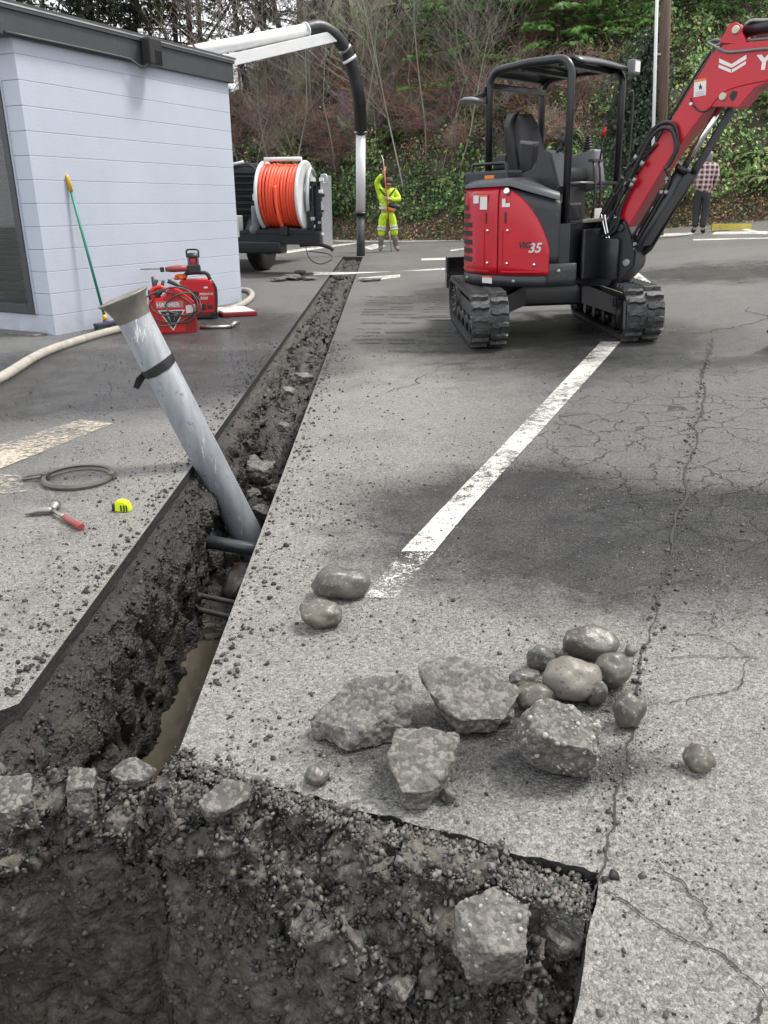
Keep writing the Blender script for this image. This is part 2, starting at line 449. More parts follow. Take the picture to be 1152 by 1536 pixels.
def turb(p, s, o=4):
    x, y, z = p[0] * s, p[1] * s, p[2] * s; a = 1.0; vx = vy = vz = 0.0; n = noise.noise
    for _ in range(o):
        vx += a * n((x + 11.3, y + 4.7, z)); vy += a * n((x, y + 31.1, z + 8.9)); vz += a * n((x + 5.2, y, z + 57.3))
        x *= 2.1; y *= 2.1; z *= 2.1; a *= 0.55
    return Vector((vx, vy, vz)) * 1.15
def lerp_tab(tab, x):
    for i in range(len(tab) - 1):
        if x <= tab[i + 1][0]:
            a, b = tab[i], tab[i + 1]; t = (x - a[0]) / (b[0] - a[0]); t = max(0, t)
            return a[1] + (b[1] - a[1]) * t
    return tab[-1][1]
FLOOR = [(1.3, -.70), (2.9, -.69), (3.15, -.60), (3.32, -.555), (3.5, -.545), (3.9, -.53), (4.3, -.44), (4.7, -.40), (4.95, -.36), (5.2, -.24), (5.6, -.21), (8, -.19), (14, -.17), (18.5, -.14), (19.4, -.14)]
def seg_points(poly, n):
    L = [0]
    for i in range(len(poly) - 1): L.append(L[-1] + math.dist(poly[i], poly[i + 1]))
    out = []
    for k in range(n):
        d = L[-1] * k / (n - 1); i = 0
        while i < len(L) - 2 and d > L[i + 1]: i += 1
        t = (d - L[i]) / (L[i + 1] - L[i]); out.append(tuple(a + (b - a) * t for a, b in zip(poly[i], poly[i + 1])))
    return out
TPROF = seg_points([(TX0 - .03, -.05), (TX0 - .002, -.044), (-.905, -.066), (-.850, -.145), (-.832, -.20), (-.842, -.40), (-.85, -.68), (-.70, -.68), (-.53, -.68), (-.475, -.5), (-.465, -.3), (-.468, -.09), (TX1 + .03, -.05)], 76)
def build_trench():
    ys = []; y = 1.42
    while y < TY1 + .02:
        ys.append(y); y += 0.012 + 0.0055 * max(0, y - 2)
    V = []; n = len(TPROF)
    for y in ys:
        d = lerp_tab(FLOOR, y) + 0.02 * noise.noise((y * 2.3, 5, 0))
        mound = 0.06 if y > 5 else 0.0
        bul = 0.03 * noise.noise((y * 1.3, 0, 3)) * (1 if y < 5 else 0.2)
        for i, (x, z) in enumerate(TPROF):
            zz = max(z, d + mound * (1 - ((x - (TX0 + TX1) / 2) / 0.23) ** 2))
            w = max(0.0, min(1.0, min((x - TX0) / 0.05, (TX1 - x) / 0.04)))
            t = turb((x, y, zz), 7.0) * 0.035 + turb((x + 5, y, zz), 26.0, 3) * 0.022
            if y > 5.2: t *= 1.5
            xx = x + (bul if i < n * .5 else 0) * w + t.x * w
            xx = min(max(xx, TX0 - 0.03), TX1 + 0.03)
            # vertical bucket marks on the cut wall
            if i < n * .5: xx += (.030 if zz < -.17 else .006) * noise.noise((y * 17, zz * 1.3, 1)) * w
            V.append((xx, y + t.y * 0.7 * w, min(zz + t.z * w, -0.03) + gz(TX0, y)))
    F = [[j * n + i, (j + 1) * n + i, (j + 1) * n + i + 1, j * n + i + 1] for j in range(len(ys) - 1) for i in range(n - 1)]
    me = np_mesh('trench', V, F, M_SOIL, True)
    return tag(link_mesh('trench', me), kind='structure'), np.array(V)
TRENCH, TV = build_trench()

gw = G('muddy_water')
gw.set(Base_Color=gw.mix(gw.noise(3, 3), (0.098, 0.082, 0.060), (0.120, 0.102, 0.078)), Roughness=0.05, Normal=gw.bump(gw.noise(14, 2), 0.10, 0.004))
wb = MB(); wb.add([(TX0 - .05, 1.60, -.60), (TX1 + .05, 1.60, -.60), (TX1 + .05, 3.4, -.60), (TX0 - .05, 3.4, -.60)], [[0, 1, 2, 3]])
tag(wb.build('water', gw.m, None, (0, 0, 0)), kind='structure')

# ---- foreground pit: profiles (b toward the camera, z) at stations a along the rim
PROFS = [
    (-0.05, [(-.16, -.03), (-.12, -.04), (-.08, -.06), (-.02, -.10), (.05, -.18), (.12, -.24), (.2, -.34), (.32, -.5), (.45, -.72), (.7, -.95), (1.6, -1.0)]),
    (0.10, [(-.16, -.03), (-.12, -.04), (-.075, -.014), (.0, -.03), (.06, -.09), (.13, -.155), (.20, -.24), (.30, -.40), (.40, -.62), (.6, -.92), (1.6, -1.0)]),
    (0.40, [(-.16, -.02), (-.12, -.02), (-.075, -.012), (.0, -.018), (.05, -.06), (.10, -.12), (.16, -.22), (.23, -.38), (.30, -.60), (.45, -.92), (1.6, -1.0)]),
    (0.70, [(-.16, -.02), (-.12, -.02), (-.075, -.010), (-.02, -.008), (.04, -.035), (.09, -.10), (.13, -.21), (.17, -.40), (.21, -.63), (.34, -.94), (1.6, -1.0)]),
    (0.90, [(-.14, -.05), (-.11, -.035), (-.08, -.03), (-.03, -.02), (.04, -.04), (.085, -.10), (.11, -.25), (.14, -.45), (.17, -.68), (.28, -.95), (1.6, -1.0)]),
    (0.965, [(-.13, -.7), (-.11, -.4), (-.09, -.12), (-.06, -.03), (.01, -.035), (.055, -.09), (.07, -.25), (.08, -.45), (.095, -.66), (.16, -.84), (1.6, -1.0)]),
    (1.17, [(-.05, -.7), (-.02, -.35), (.0, -.10), (.03, -.035), (.08, -.04), (.13, -.10), (.15, -.25), (.155, -.45), (.17, -.62), (.24, -.80), (1.6, -1.0)]),
    (1.29, [(.02, -.7), (.05, -.35), (.075, -.12), (.11, -.04), (.16, -.045), (.20, -.10), (.215, -.25), (.225, -.45), (.24, -.60), (.31, -.76), (1.6, -1.0)]),
    (1.80, [(.22, -.7), (.25, -.35), (.275, -.12), (.31, -.04), (.36, -.045), (.40, -.10), (.415, -.25), (.425, -.45), (.44, -.60), (.51, -.76), (1.6, -1.0)]),
]
PSAMP = [(a, seg_points([p for p in pr[:-1]], 210) + [(pr[-1][0], pr[-1][1])]) for a, pr in PROFS]
def pit_prof(a, i):
    for k in range(len(PSAMP) - 1):
        if a <= PSAMP[k + 1][0]:
            a0, p0 = PSAMP[k]; a1, p1 = PSAMP[k + 1]; t = max(0, (a - a0) / (a1 - a0)); t = t * t * (3 - 2 * t)
            return p0[i][0] + (p1[i][0] - p0[i][0]) * t, p0[i][1] + (p1[i][1] - p0[i][1]) * t
    return PSAMP[-1][1][i]
def build_pit():
    na = 400; nb = 211; V = []; info = []
    for j in range(na + 1):
        a = -0.05 + 1.85 * j / na
        for i in range(nb):
            b, z = pit_prof(a, i)
            p = K + PE * a + PN * b
            q = Vector((p.x, p.y, z))
            clay = 1.0 if z < -.2 and a > .42 else 0.0       # smeared by the bucket
            ridge = 1.0 - clay
            t = turb(q, 6.0) * (.045 - .026 * clay) + turb(q + Vector((3, 1, 0)), 24.0, 4) * (0.030 * ridge + 0.006 * clay)
            if ridge:
                v1 = noise.voronoi(q * 34)[0][0]; v2 = noise.voronoi(q * 75)[0][0]; t += Vector((PN.x * .5, PN.y * .5, .8)) * (.016 * (.5 - v1) + .008 * (.5 - v2))
            if clay:                                         # long scrape marks down the face
                s = noise.noise((a * 26 + 0.4 * z, z * 1.4, 2)); t += Vector((PN.x, PN.y, 0)) * (0.020 * s + 0.030 * noise.noise((a * 7, z * 1.6, 5)))
            w = 1.0
            if b < -.03 and a < .93: w = 0.3
            q += t * w
            lim = (-0.014 if b < -.075 else .010) if (a < .95) else 0.03
            q.z = min(q.z, lim)
            q.z += gz(p.x, p.y)
            V.append(tuple(q)); info.append((a, b, z))
    F = [[j * nb + i, j * nb + i + 1, (j + 1) * nb + i + 1, (j + 1) * nb + i] for j in range(na) for i in range(nb - 1)]
    me = np_mesh('pit', V, F, M_PIT, True)
    o = tag(link_mesh('pit', me), kind='structure')
    # right-hand and rear walls of the pit
    n1 = 60; n2 = 40; V2 = []
    path = [K + PN * (-.05 + b * 1.62 / n1) for b in range(n1 + 1)] + [K + PN * 1.57 + PE * (k * 1.75 / n1) for k in range(1, n1 + 1)] + [K + PE * 1.75 + PN * (1.57 - k * 1.7 / n1) for k in range(1, n1 + 1)]
    for p in path:
        for i in range(n2 + 1):
            z = -0.05 - 1.0 * i / n2; q = Vector((p.x + 0.012, p.y, z)); t = turb(q, 8) * 0.04 + turb(q, 26, 3) * 0.02
            q += t * min(1, i / 4); q.z = min(q.z, -.03); V2.append(tuple(q))
    m = n2 + 1
    F2 = [[j * m + i, (j + 1) * m + i, (j + 1) * m + i + 1, j * m + i + 1] for j in range(len(path) - 1) for i in range(n2)]
    link_mesh('pit_wall', np_mesh('pit_wall', V2, F2, M_PIT, True), o)
    return o, np.array(V), np.array(info)
PIT, PV, PI_ = build_pit()

# ---- loose stones: tens of thousands, joined
ICO_V, ICO_F = None, None
def ico(sub=0):
    bm = bmesh.new(); bmesh.ops.create_icosphere(bm, subdivisions=sub + 1, radius=1.0)
    bm.verts.index_update(); v = np.array([p.co[:] for p in bm.verts]); f = np.array([[q.index for q in p.verts] for p in bm.faces]); bm.free(); return v, f
ICO_V, ICO_F = ico(0)
JV = (np.array([(x, y, z) for x in (-.8, .8) for y in (-.8, .8) for z in (-.8, .8)]) + RNG.uniform(-.34, .34, (8, 3))) * .80
ICO_F = np.array([[0, 1, 3], [0, 3, 2], [4, 6, 7], [4, 7, 5], [0, 4, 5], [0, 5, 1], [2, 3, 7], [2, 7, 6], [0, 2, 6], [0, 6, 4], [1, 5, 7], [1, 7, 3]])     # a small angular chip
M_GRIT = vcol_mat('gravel_stones', 0.62, 0.0015, 300)
def stones(name, pos, size, g0, g1, warm=0.06, sink=0.0):
    n = len(pos); s = np.asarray(size)
    sc = s[:, None] * RNG.uniform(.45, 1.25, size=(n, 3))
    g = RNG.uniform(0, 1, size=(n, 1)) ** 1.4 * (g1 - g0) + g0
    c = g * np.array([1 + warm, 1.0, 1 - warm * 1.4])[None] * RNG.uniform(.93, 1.07, size=(n, 3))
    o = link_mesh(name, scatter(name, JV, ICO_F, pos, qmat(quats(n)), sc, c, M_GRIT))
    return tag(o, kind='stuff')
def lognorm(n, lo, hi, sharp=2.6):
    return lo + (hi - lo) * RNG.uniform(0, 1, n) ** sharp
a, b, z = PI_.T; print('pit', len(PV))
wt = np.where((z > -.3) & (b > -.05), 1.0, 0.0) * np.where(a < .42, 1.0, np.where(z > -.17, 1.0, 0.35)) + np.where((z <= -.3) & (a < .45), .9, 0) + np.where((z <= -.3) & (a >= .45), .06, 0) + np.where(z < -.74, .5, 0)
wt[b > 1.0] = 0
idx = RNG.choice(len(PV), 30000, p=wt / wt.sum())
stones('pit_gravel', PV[idx] + RNG.normal(0, .004, (len(idx), 3)), lognorm(len(idx), .0024, .0105, 2.5), .03, .165)
# trench clods
yy_ = TV[:, 1]; wt = np.where(TV[:, 2] < -.04, 1.0, 0.0) * (0.6 / (0.6 + np.maximum(0, yy_ - 3) * .25)) * (TV[:, 0] > TX0 + .01) * (TV[:, 0] < TX1 - .01) * np.where((TV[:, 2] < -.19) & (yy_ < 4.0), .06, 1.6)
idx = RNG.choice(len(TV), 9000, p=wt / wt.sum()); s_ = lognorm(9000, .003, .012, 3.2) * np.clip(.5 + TV[idx, 1] / 9, .6, 1.5)
p_ = TV[idx] + RNG.normal(0, .004, (9000, 3)); ok = p_[:, 2] < -.02
near = ok & (p_[:, 1] < 5.2); farr = ok & ~near
stones('trench_clods', p_[near], s_[near], .015, .075); stones('backfill_clods', p_[farr], s_[farr] * 1.3, .018, .10)
# crumbs strewn over the asphalt
def ground_scatter(n, xr, yr, keep):
    out = []
    while len(out) < n:
        x = random.uniform(*xr); y = yr[0] + (yr[1] - yr[0]) * random.random() ** 1.5
        if TX0 - .012 < x < TX1 + .012 and y < TY1: continue
        q = Vector((x, y)) - K
        if q.dot(PE) > -.015 and q.dot(PN) > -.085: continue
        if y < 1.78 and x < -.4: continue
        if random.random() > keep(x, y): continue
        out.append((x, y, gz(x, y) + .0015))
    return np.array(out)
def near_trench(x, y):
    d = min(abs(x - TX0), abs(x - TX1)); c = noise.noise((x * 2.3, y * 2.3, 4.4)) * .5 + .5
    return min(1, (.14 + 1.1 * math.exp(-d / .35)) * (c ** 1.6) * 1.7)
P_ = ground_scatter(3800, (-2.6, 2.4), (.8, 7.5), near_trench)
stones('asphalt_crumbs', P_, lognorm(len(P_), .0016, .0085, 3.6), .015, .11)
P_ = ground_scatter(15000, (-1.7, 2.0), (.75, 4.2), lambda x, y: min(1, .25 + noise.noise((x * 3, y * 3, 1))))
stones('asphalt_grit', P_, lognorm(len(P_), .0008, .0036, 2.4), .02, .30)
P_ = ground_scatter(1300, (-1.25, -.2), (1.5, 7.5), lambda x, y: math.exp(-min(abs(x - TX0), abs(x - TX1)) / .07))
stones('trench_edge_crumbs', P_, lognorm(len(P_), .002, .012, 2.8), .012, .07)

# ---- cracks and paint
M_CRACK = mat('crack_fill', (0.030, 0.028, 0.026), 0.85, bump=.004, bscale=150)
def fract(pts, n=3, k=0.10):
    P = [Vector(p) for p in pts]
    for it in range(n):
        Q = [P[0]]
        for a, b in zip(P, P[1:]):
            d = b - a; m = (a + b) / 2 + Vector((-d.y, d.x, 0)) * random.uniform(-k, k) * 1.6; Q += [m, b]
        P = Q
    return P
def ribbon(P, w, dz, taper=True, wob=0.6):
    b = MB(); vs = []; n = len(P)
    for i, p in enumerate(P):
        t = (P[min(i + 1, n - 1)] - P[max(i - 1, 0)]); t.z = 0; t.normalize(); s = Vector((-t.y, t.x, 0))
        ww = w * (1 + wob * random.uniform(-1, 1)) * ((0.25 + 0.75 * min(1, min(i, n - 1 - i) / max(1, n * .18))) if taper else 1) / 2
        for q in (p + s * ww, p - s * ww): vs.append((q.x, q.y, gz(q.x, q.y) + dz))
    return b.add(vs, [[2 * i, 2 * i + 1, 2 * i + 3, 2 * i + 2] for i in range(n - 1)])
def crack(px, w, n=3, k=.10): ribbon(fract([gp(*p) for p in px], n, k), w, .004).build('crack', M_CRACK, GROUND, fix=False)
crack([(1070, 505), (1052, 570), (1040, 640), (1027, 720), (1012, 790), (1003, 850)], .010, 4, .03)
crack([(1003, 850), (985, 900), (962, 985), (953, 1040), (940, 1120), (925, 1185), (915, 1250), (897, 1325), (888, 1380)], .0045, 4, .06)
crack([(898, 1330), (935, 1352), (985, 1388), (1045, 1415), (1105, 1455), (1152, 1500)], .0035, 4, .10)
crack([(1152, 1500), (1190, 1530)], .006)
crack([(985, 1292), (1025, 1325), (1060, 1365), (1062, 1412)], .003, 4, .12)
crack([(962, 1052), (1030, 1052), (1090, 1040), (1118, 1010), (1128, 985)], .0028, 4, .10)
crack([(985, 990), (1040, 985), (1110, 988), (1152, 990)], .0028, 4, .10)
crack([(1000, 945), (1065, 955), (1105, 975), (1128, 988)], .0028, 4, .10)
crack([(1005, 918), (1072, 920), (1075, 940), (1062, 955)], .003, 4, .12)
crack([(640, 560), (575, 590)], .008, 4, .1); crack([(740, 505), (640, 560)], .006, 4, .1)
crack([(990, 505), (1060, 500), (1110, 490), (1125, 460)], .010, 4, .14)
crack([(1145, 1500), (1125, 1536)], .005)
P_ = []
for a_, b_ in zip([(1070, 505), (1052, 570), (1040, 640), (1027, 720), (1003, 850), (962, 985), (940, 1120), (915, 1250)], [(1052, 570), (1040, 640), (1027, 720), (1003, 850), (962, 985), (940, 1120), (915, 1250), (888, 1380)]):
    A, B = gp(*a_), gp(*b_)
    for _ in range(int(70 * (B - A).length)):
        q = A.lerp(B, random.random()) + Vector((random.gauss(0, .018), random.gauss(0, .018), 0)); P_.append((q.x, q.y, gz(q.x, q.y) + .003))
P_ = np.array(P_); stones('crack_crumbs', P_, lognorm(len(P_), .002, .010, 3), .02, .1)

def paint_mat(name, c, wear, sc=18):
    g = G(name)
    f = g.math('ADD', g.math('MULTIPLY', g.noise(sc, 8, rough=.8), .65), g.math('MULTIPLY', g.noise(150, 3), .35))
    f = g.math('ADD', f, g.math('MULTIPLY', g.math('SUBTRACT', g.noise(2.2, 3), .5), .35))
    k = g.ramp(f, wear - .04, wear + .05)
    g.set(Base_Color=g.mix(g.ramp(g.noise(40, 5, rough=.7), .35, .7), dark(c, .72), c), Roughness=.6, Normal=g.bump(g.noise(190, 3), .5, .004))
    tr = g.n('BsdfTransparent', 0)
    g.t.links.new(g.n('MixShader', 0, {0: k, 1: tr, 2: g.b.outputs[0]}), g.out.inputs[0])
    return g.m
M_PAINT = paint_mat('white_road_paint', (.58, .565, .52), .465)
M_PAINT2 = paint_mat('worn_white_paint', (.66, .64, .58), .45)
M_PAINT3 = paint_mat('faded_cream_paint', (.46, .41, .33), .50, 30); M_PAINT4 = paint_mat('scraped_white_paint', (.66, .64, .58), .525)
def marking(quad, m, nseg=24):
    """quad of pixels a,b (one end) d,c (other end)"""
    A, B, C_, D = [gp(*p) for p in quad]; b = MB(); vs = []
    for i in range(nseg + 1):
        for k in range(5):
            t = i / nseg; q = A.lerp(D, t).lerp(B.lerp(C_, t), k / 4)
            e = .004 * noise.noise((q.x * 14, q.y * 14, 0)) if k in (0, 4) else 0
            vs.append((q.x + e, q.y, gz(q.x, q.y) + .004))
    fs = [[i * 5 + k, i * 5 + k + 1, i * 5 + k + 6, i * 5 + k + 5] for i in range(nseg) for k in range(4)]
    return b.add(vs, fs).build('painted_line', m, GROUND, fix=False)
marking([(901, 513), (931, 513), (708, 760), (666, 760)], M_PAINT)
marking([(666, 760), (708, 760), (652, 828), (602, 828)], M_PAINT2, 10); marking([(602, 828), (652, 828), (594, 898), (546, 898)], M_PAINT4, 10)
for q in ([(470, 413), (672, 402), (672, 405), (470, 408)], [(538, 424), (600, 416), (600, 412), (538, 417)], [(632, 391), (690, 389), (690, 386), (632, 388)],
          [(470, 362), (762, 358), (762, 355.5), (470, 359)], [(430, 380), (560, 362), (566, 359.5), (430, 376)], [(556, 375), (580, 369), (562, 366), (545, 371)],
          [(676, 377), (712, 372), (712, 370), (676, 375)], [(960, 356), (1040, 353), (1040, 349), (960, 352)], [(1068, 352), (1152, 351), (1152, 347), (1072, 348)], [(1112, 345), (1148, 352), (1152, 350), (1120, 343)],
          [(1040, 361), (1152, 358), (1152, 356.5), (1040, 359)]):
    marking(q, M_PAINT2, 8)
marking([(900, 405), (955, 407), (992, 437), (976, 448)], M_PAINT, 10); 
marking([(0, 704), (0, 668), (120, 630), (170, 636)], M_PAINT3); marking([(0, 742), (0, 712), (60, 716), (40, 738)], M_PAINT3, 6)

# sagging strip of asphalt still hanging along the pit rim
def rim_strip():
    top = [(612, 1258), (680, 1278), (760, 1300), (840, 1322), (893, 1340), (888, 1378), (858, 1372), (812, 1352), (770, 1338), (722, 1316), (676, 1300), (632, 1284)]
    P_ = []
    for i in range(len(top)):
        a, b_ = Vector(top[i]), Vector(top[(i + 1) % len(top)])
        for k in range(5):
            q = a.lerp(b_, k / 5) + Vector((noise.noise((i * 3.1 + k, 1, 0)) * 13, noise.noise((i * 3.1 + k, 5, 0)) * 11)) * (0 if k == 0 else 1); P_.append(at_z(q.x, q.y, -.020 + gz(.2, 1.1)))
    b = MB(); b.slab(P_, (0, 0, -.06)); o = b.build('asphalt_strip', M_ASPH, None, (0, 0, 0)); tag(o, 'long cracked strip of asphalt sagging along the pit rim', 'asphalt')
rim_strip()
P_ = np.array([tuple(at_z(620 + 265 * t + random.gauss(0, 5), 1272 + 78 * t + random.gauss(0, 14), -.010 + gz(.2, 1.1))) for t in [random.random() for _ in range(1500)]])
stones('rim_strip_grit', P_, lognorm(len(P_), .0022, .0085, 2.5), .04, .20)
P_ = np.array([tuple(at_z(265 + 360 * t + random.gauss(0, 6), 1145 + 120 * t + random.gauss(0, 9), .0 + gz(0, 1.2))) for t in [random.random() for _ in range(1400)]])
stones('rim_crumbs', P_, lognorm(len(P_), .002, .0085, 2.5), .04, .18)

# damp prints left by the rubber tracks
M_DAMP = paint_mat('damp_print', (.05, .05, .051), .50, 26)
rp = random.Random(9)
for cx, slope in ((566, -.20), (604, -.02), (655, .12)):
    y = 446.0
    while y < 530:
        h = 1.1 + (y - 440) * .018; w = 15 + (y - 440) * .09 + rp.uniform(-3, 5); x = cx + slope * (y - 446) + rp.uniform(-3, 3)
        if rp.random() < .72:
            A, B, C_, D = gp(x - w, y), gp(x + w, y + rp.uniform(-.6, .6)), gp(x + w, y - h), gp(x - w, y - h)
            b = MB(); b.add([(p.x, p.y, gz(p.x, p.y) + .003) for p in (A, B, C_, D)], [[0, 1, 2, 3]]); b.build('track_print', M_DAMP, GROUND, fix=False)
        y += h * 2.4
# ================================================================== ROCKS
ICO4 = ico(3); ICO5 = ico(4)
g = G('river_cobble')
k = g.ramp(g.noise(7, 5), .3, .7)
rnd_ = g.n('ObjectInfo', 5); col = g.mix(k, g.mix(rnd_, (.042, .043, .045), (.075, .066, .050)), g.mix(rnd_, (.095, .097, .098), (.155, .138, .108)))
col = g.mix(g.math('MULTIPLY', g.ramp(g.noise(28, 8, rough=.8), .48, .62), .6), col, (.05, .048, .044))
col = g.mix(g.math('MULTIPLY', g.ramp(g.noise(85, 3), .58, .66), .5), col, (.33, .31, .27))
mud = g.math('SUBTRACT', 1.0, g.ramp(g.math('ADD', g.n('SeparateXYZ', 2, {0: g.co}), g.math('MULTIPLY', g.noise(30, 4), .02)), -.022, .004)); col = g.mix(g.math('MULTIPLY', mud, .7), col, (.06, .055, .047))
g.set(Base_Color=col, Roughness=g.math('ADD', .14, g.math('MULTIPLY', g.noise(12, 4), .4)), Normal=g.bump(g.noise(120, 5), .5, .003)); M_COB = g.m
g = G('pinkish_cobble')
col = g.mix(g.ramp(g.noise(9, 5), .3, .7), (.125, .112, .094), (.195, .175, .15)); col = g.mix(g.ramp(g.noise(110, 3), .6, .64), col, (.06, .055, .05))
g.set(Base_Color=col, Roughness=.42, Normal=g.bump(g.noise(120, 5), .5, .003)); M_COB2 = g.m
def concrete(name, a, b_):
    g = G(name)
    col = g.mix(g.ramp(g.math('ADD', g.math('MULTIPLY', g.noise(7, 4), .5), g.math('MULTIPLY', g.noise(48, 6, rough=.8), .5)), .3, .72), a, b_)
    ag = g.vor(95, 'F1', 1); av = g.n('SeparateColor', 0, {0: ag})
    m = g.ramp(av, .55, .7); col = g.mix(g.math('MULTIPLY', m, .55), col, (.27, .255, .225)); col = g.mix(g.math('MULTIPLY', g.ramp(g.noise(70, 4), .55, .65), .5), col, (.035, .034, .032))
    h = g.math('ADD', g.math('MULTIPLY', g.noise(55, 6, rough=.75), 1.3), g.math('MULTIPLY', g.math('SUBTRACT', 1.0, g.vor(95, 'F1', 0)), .4))
    g.set(Base_Color=col, Roughness=.55, Normal=g.bump(h, 1.0, .007)); return g.m
M_CONC = concrete('broken_concrete', (.055, .052, .046), (.165, .157, .140))
M_CONC2 = concrete('pale_concrete', (.075, .071, .062), (.205, .194, .172))
M_CHUNK = concrete('broken_asphalt', (.042, .040, .037), (.130, .124, .113))
def rock_mesh(size, seed, kind):
    V = (ICO4[0] if kind == 'cob' else ICO5[0]).copy(); F = ICO4[1] if kind == 'cob' else ICO5[1]
    rng = np.random.default_rng(seed); out = np.empty_like(V)
    pl = []
    if kind == 'cob':
        for _ in range(5): d = rng.normal(size=3); d /= np.linalg.norm(d); pl.append((d, rng.uniform(.78, .95)))
    else:
        for _ in range(9 if kind == 'chunk' else 7):
            d = rng.normal(size=3); d /= np.linalg.norm(d); pl.append((d, rng.uniform(.52, .80)))
        pl.append((np.array([.1, -.1, 1.0]) / np.linalg.norm([.1, -.1, 1]), rng.uniform(.5, .65)))
    for i, v in enumerate(V):
        p = Vector(v)
        if kind == 'cob':
            r = 1 + .22 * noise.noise(p * 1.1 + Vector((seed * 3.1, 0, 0))) + .10 * noise.noise(p * 2.2 + Vector((0, seed, 0))) + .02 * noise.noise(p * 7 + Vector((0, seed, 0)))
            if kind == 'cob' and seed % 7 == 3: r -= .16 * math.exp(-((p.x - .25) ** 2) / .08) * max(0, p.z)
            q = np.array(p) * r
            for d, c in pl:
                s = q @ d
                if s > c: q = q - d * (s - c) * .6
        else:
            q = np.array(p) * 1.0
            for d, c in pl:
                s = q @ d
                if s > c: q = q - d * (s - c) * .94
            P_ = Vector(q)
            amp = .055 if kind == 'chunk' else .045
            q = q + np.array(turb(P_ * 1.0 + Vector((seed, 0, 0)), 2.6, 4)) * amp * 1.5 + np.array(P_.normalized()) * .035 * noise.noise(P_ * 9 + Vector((seed, 2, 0))) + np.array(P_.normalized()) * .02 * noise.noise(P_ * 21)
        out[i] = q * np.array(size) * .5
    return out, F
from mathutils.bvhtree import BVHTree
PIT_BVH = BVHTree.FromPolygons([tuple(v) for v in PV], [tuple(p.vertices) for p in PIT.data.polygons])
def pit_z(px, py):
    h = PIT_BVH.ray_cast(Vector((0, 0, CAM_H)), ray(px, py).normalized()); return h[0].z if h[0] is not None else -.05
def hull_mesh(pts, size, seed, rough=1.0):
    bm = bmesh.new()
    for p in pts: bm.verts.new((p[0] * size[0], p[1] * size[1], p[2] * size[2]))
    bmesh.ops.convex_hull(bm, input=bm.verts); bmesh.ops.delete(bm, geom=[v for v in bm.verts if not v.link_faces], context='VERTS')
    tgt = max(size) / 38
    for _ in range(7):
        ed = [e for e in bm.edges if e.calc_length() > tgt]
        if not ed: break
        bmesh.ops.subdivide_edges(bm, edges=ed, cuts=1); bmesh.ops.triangulate(bm, faces=bm.faces)
    for _ in range(1): bmesh.ops.smooth_vert(bm, verts=bm.verts, factor=.5, use_axis_x=True, use_axis_y=True, use_axis_z=True)
    bm.normal_update(); m = max(size); S = Vector((seed * 1.7, seed, 0))
    for v in bm.verts:
        q = v.co / m; n = v.normal
        v.co += n * m * rough * (.055 * noise.noise(q * 2.8 + S) + .024 * noise.noise(q * 8 + S) + .018 * noise.noise(q * 15 + S) + .010 * noise.noise(q * 34 + S))
    bm.verts.index_update(); V = np.array([v.co[:] for v in bm.verts]); F = np.array([[v.index for v in f.verts] for f in bm.faces]); bm.free(); return V, F
HULLS = {
 51: [(-.52, -.02, .30), (-.45, .0, .12), (-.12, .45, .72), (.42, .5, .85), (.52, -.05, .62), (.46, .3, .9), (.02, -.42, .36), (-.4, -.15, 0), (.45, -.25, 0), (.45, .45, 0), (-.1, .45, 0), (-.1, -.5, .05)],
 52: [(-.5, .42, .75), (-.1, .5, .95), (.30, .5, .55), (.52, .0, .58), (.34, -.42, .36), (-.12, -.5, .40), (-.42, -.05, .62), (-.3, .2, 0), (.35, .4, 0), (.45, -.1, .1), (.2, -.42, 0), (-.15, -.42, .05)],
 57: [(-.38, .5, .62), (.20, .5, .5), (.52, .18, .80), (.44, -.2, .72), (.10, -.5, .45), (-.30, -.5, .42), (-.50, -.1, .66), (-.35, .4, 0), (.3, .4, 0), (.42, -.05, .08), (.05, -.45, 0), (-.3, -.45, 0)],
 71: [(-.5, .3, .8), (.1, .5, 1.0), (.5, .2, .9), (.42, -.4, .6), (-.1, -.5, .65), (-.5, -.2, .5), (-.5, .3, 0), (.5, .3, 0), (.4, -.4, 0), (-.3, -.45, 0)],
 81: [(-.35, .4, .95), (.35, .45, 1.0), (.45, -.3, .8), (-.3, -.4, .75), (-.45, .1, .4), (.4, .1, 0), (.2, -.5, .1), (-.25, -.5, .1)],
 84: [(-.5, .5, .9), (.25, .5, .95), (.5, -.2, .8), (.1, -.5, .7), (-.5, -.4, .7), (.4, -.2, 0), (.1, -.5, 0), (-.5, -.4, 0), (-.4, .5, 0)],
 88: [(-.5, -.1, .6), (-.1, .5, .8), (.5, .3, .75), (.42, -.05, .6), (.05, -.4, .55), (-.35, -.4, .5), (-.3, -.3, 0), (.4, .2, 0)],
}
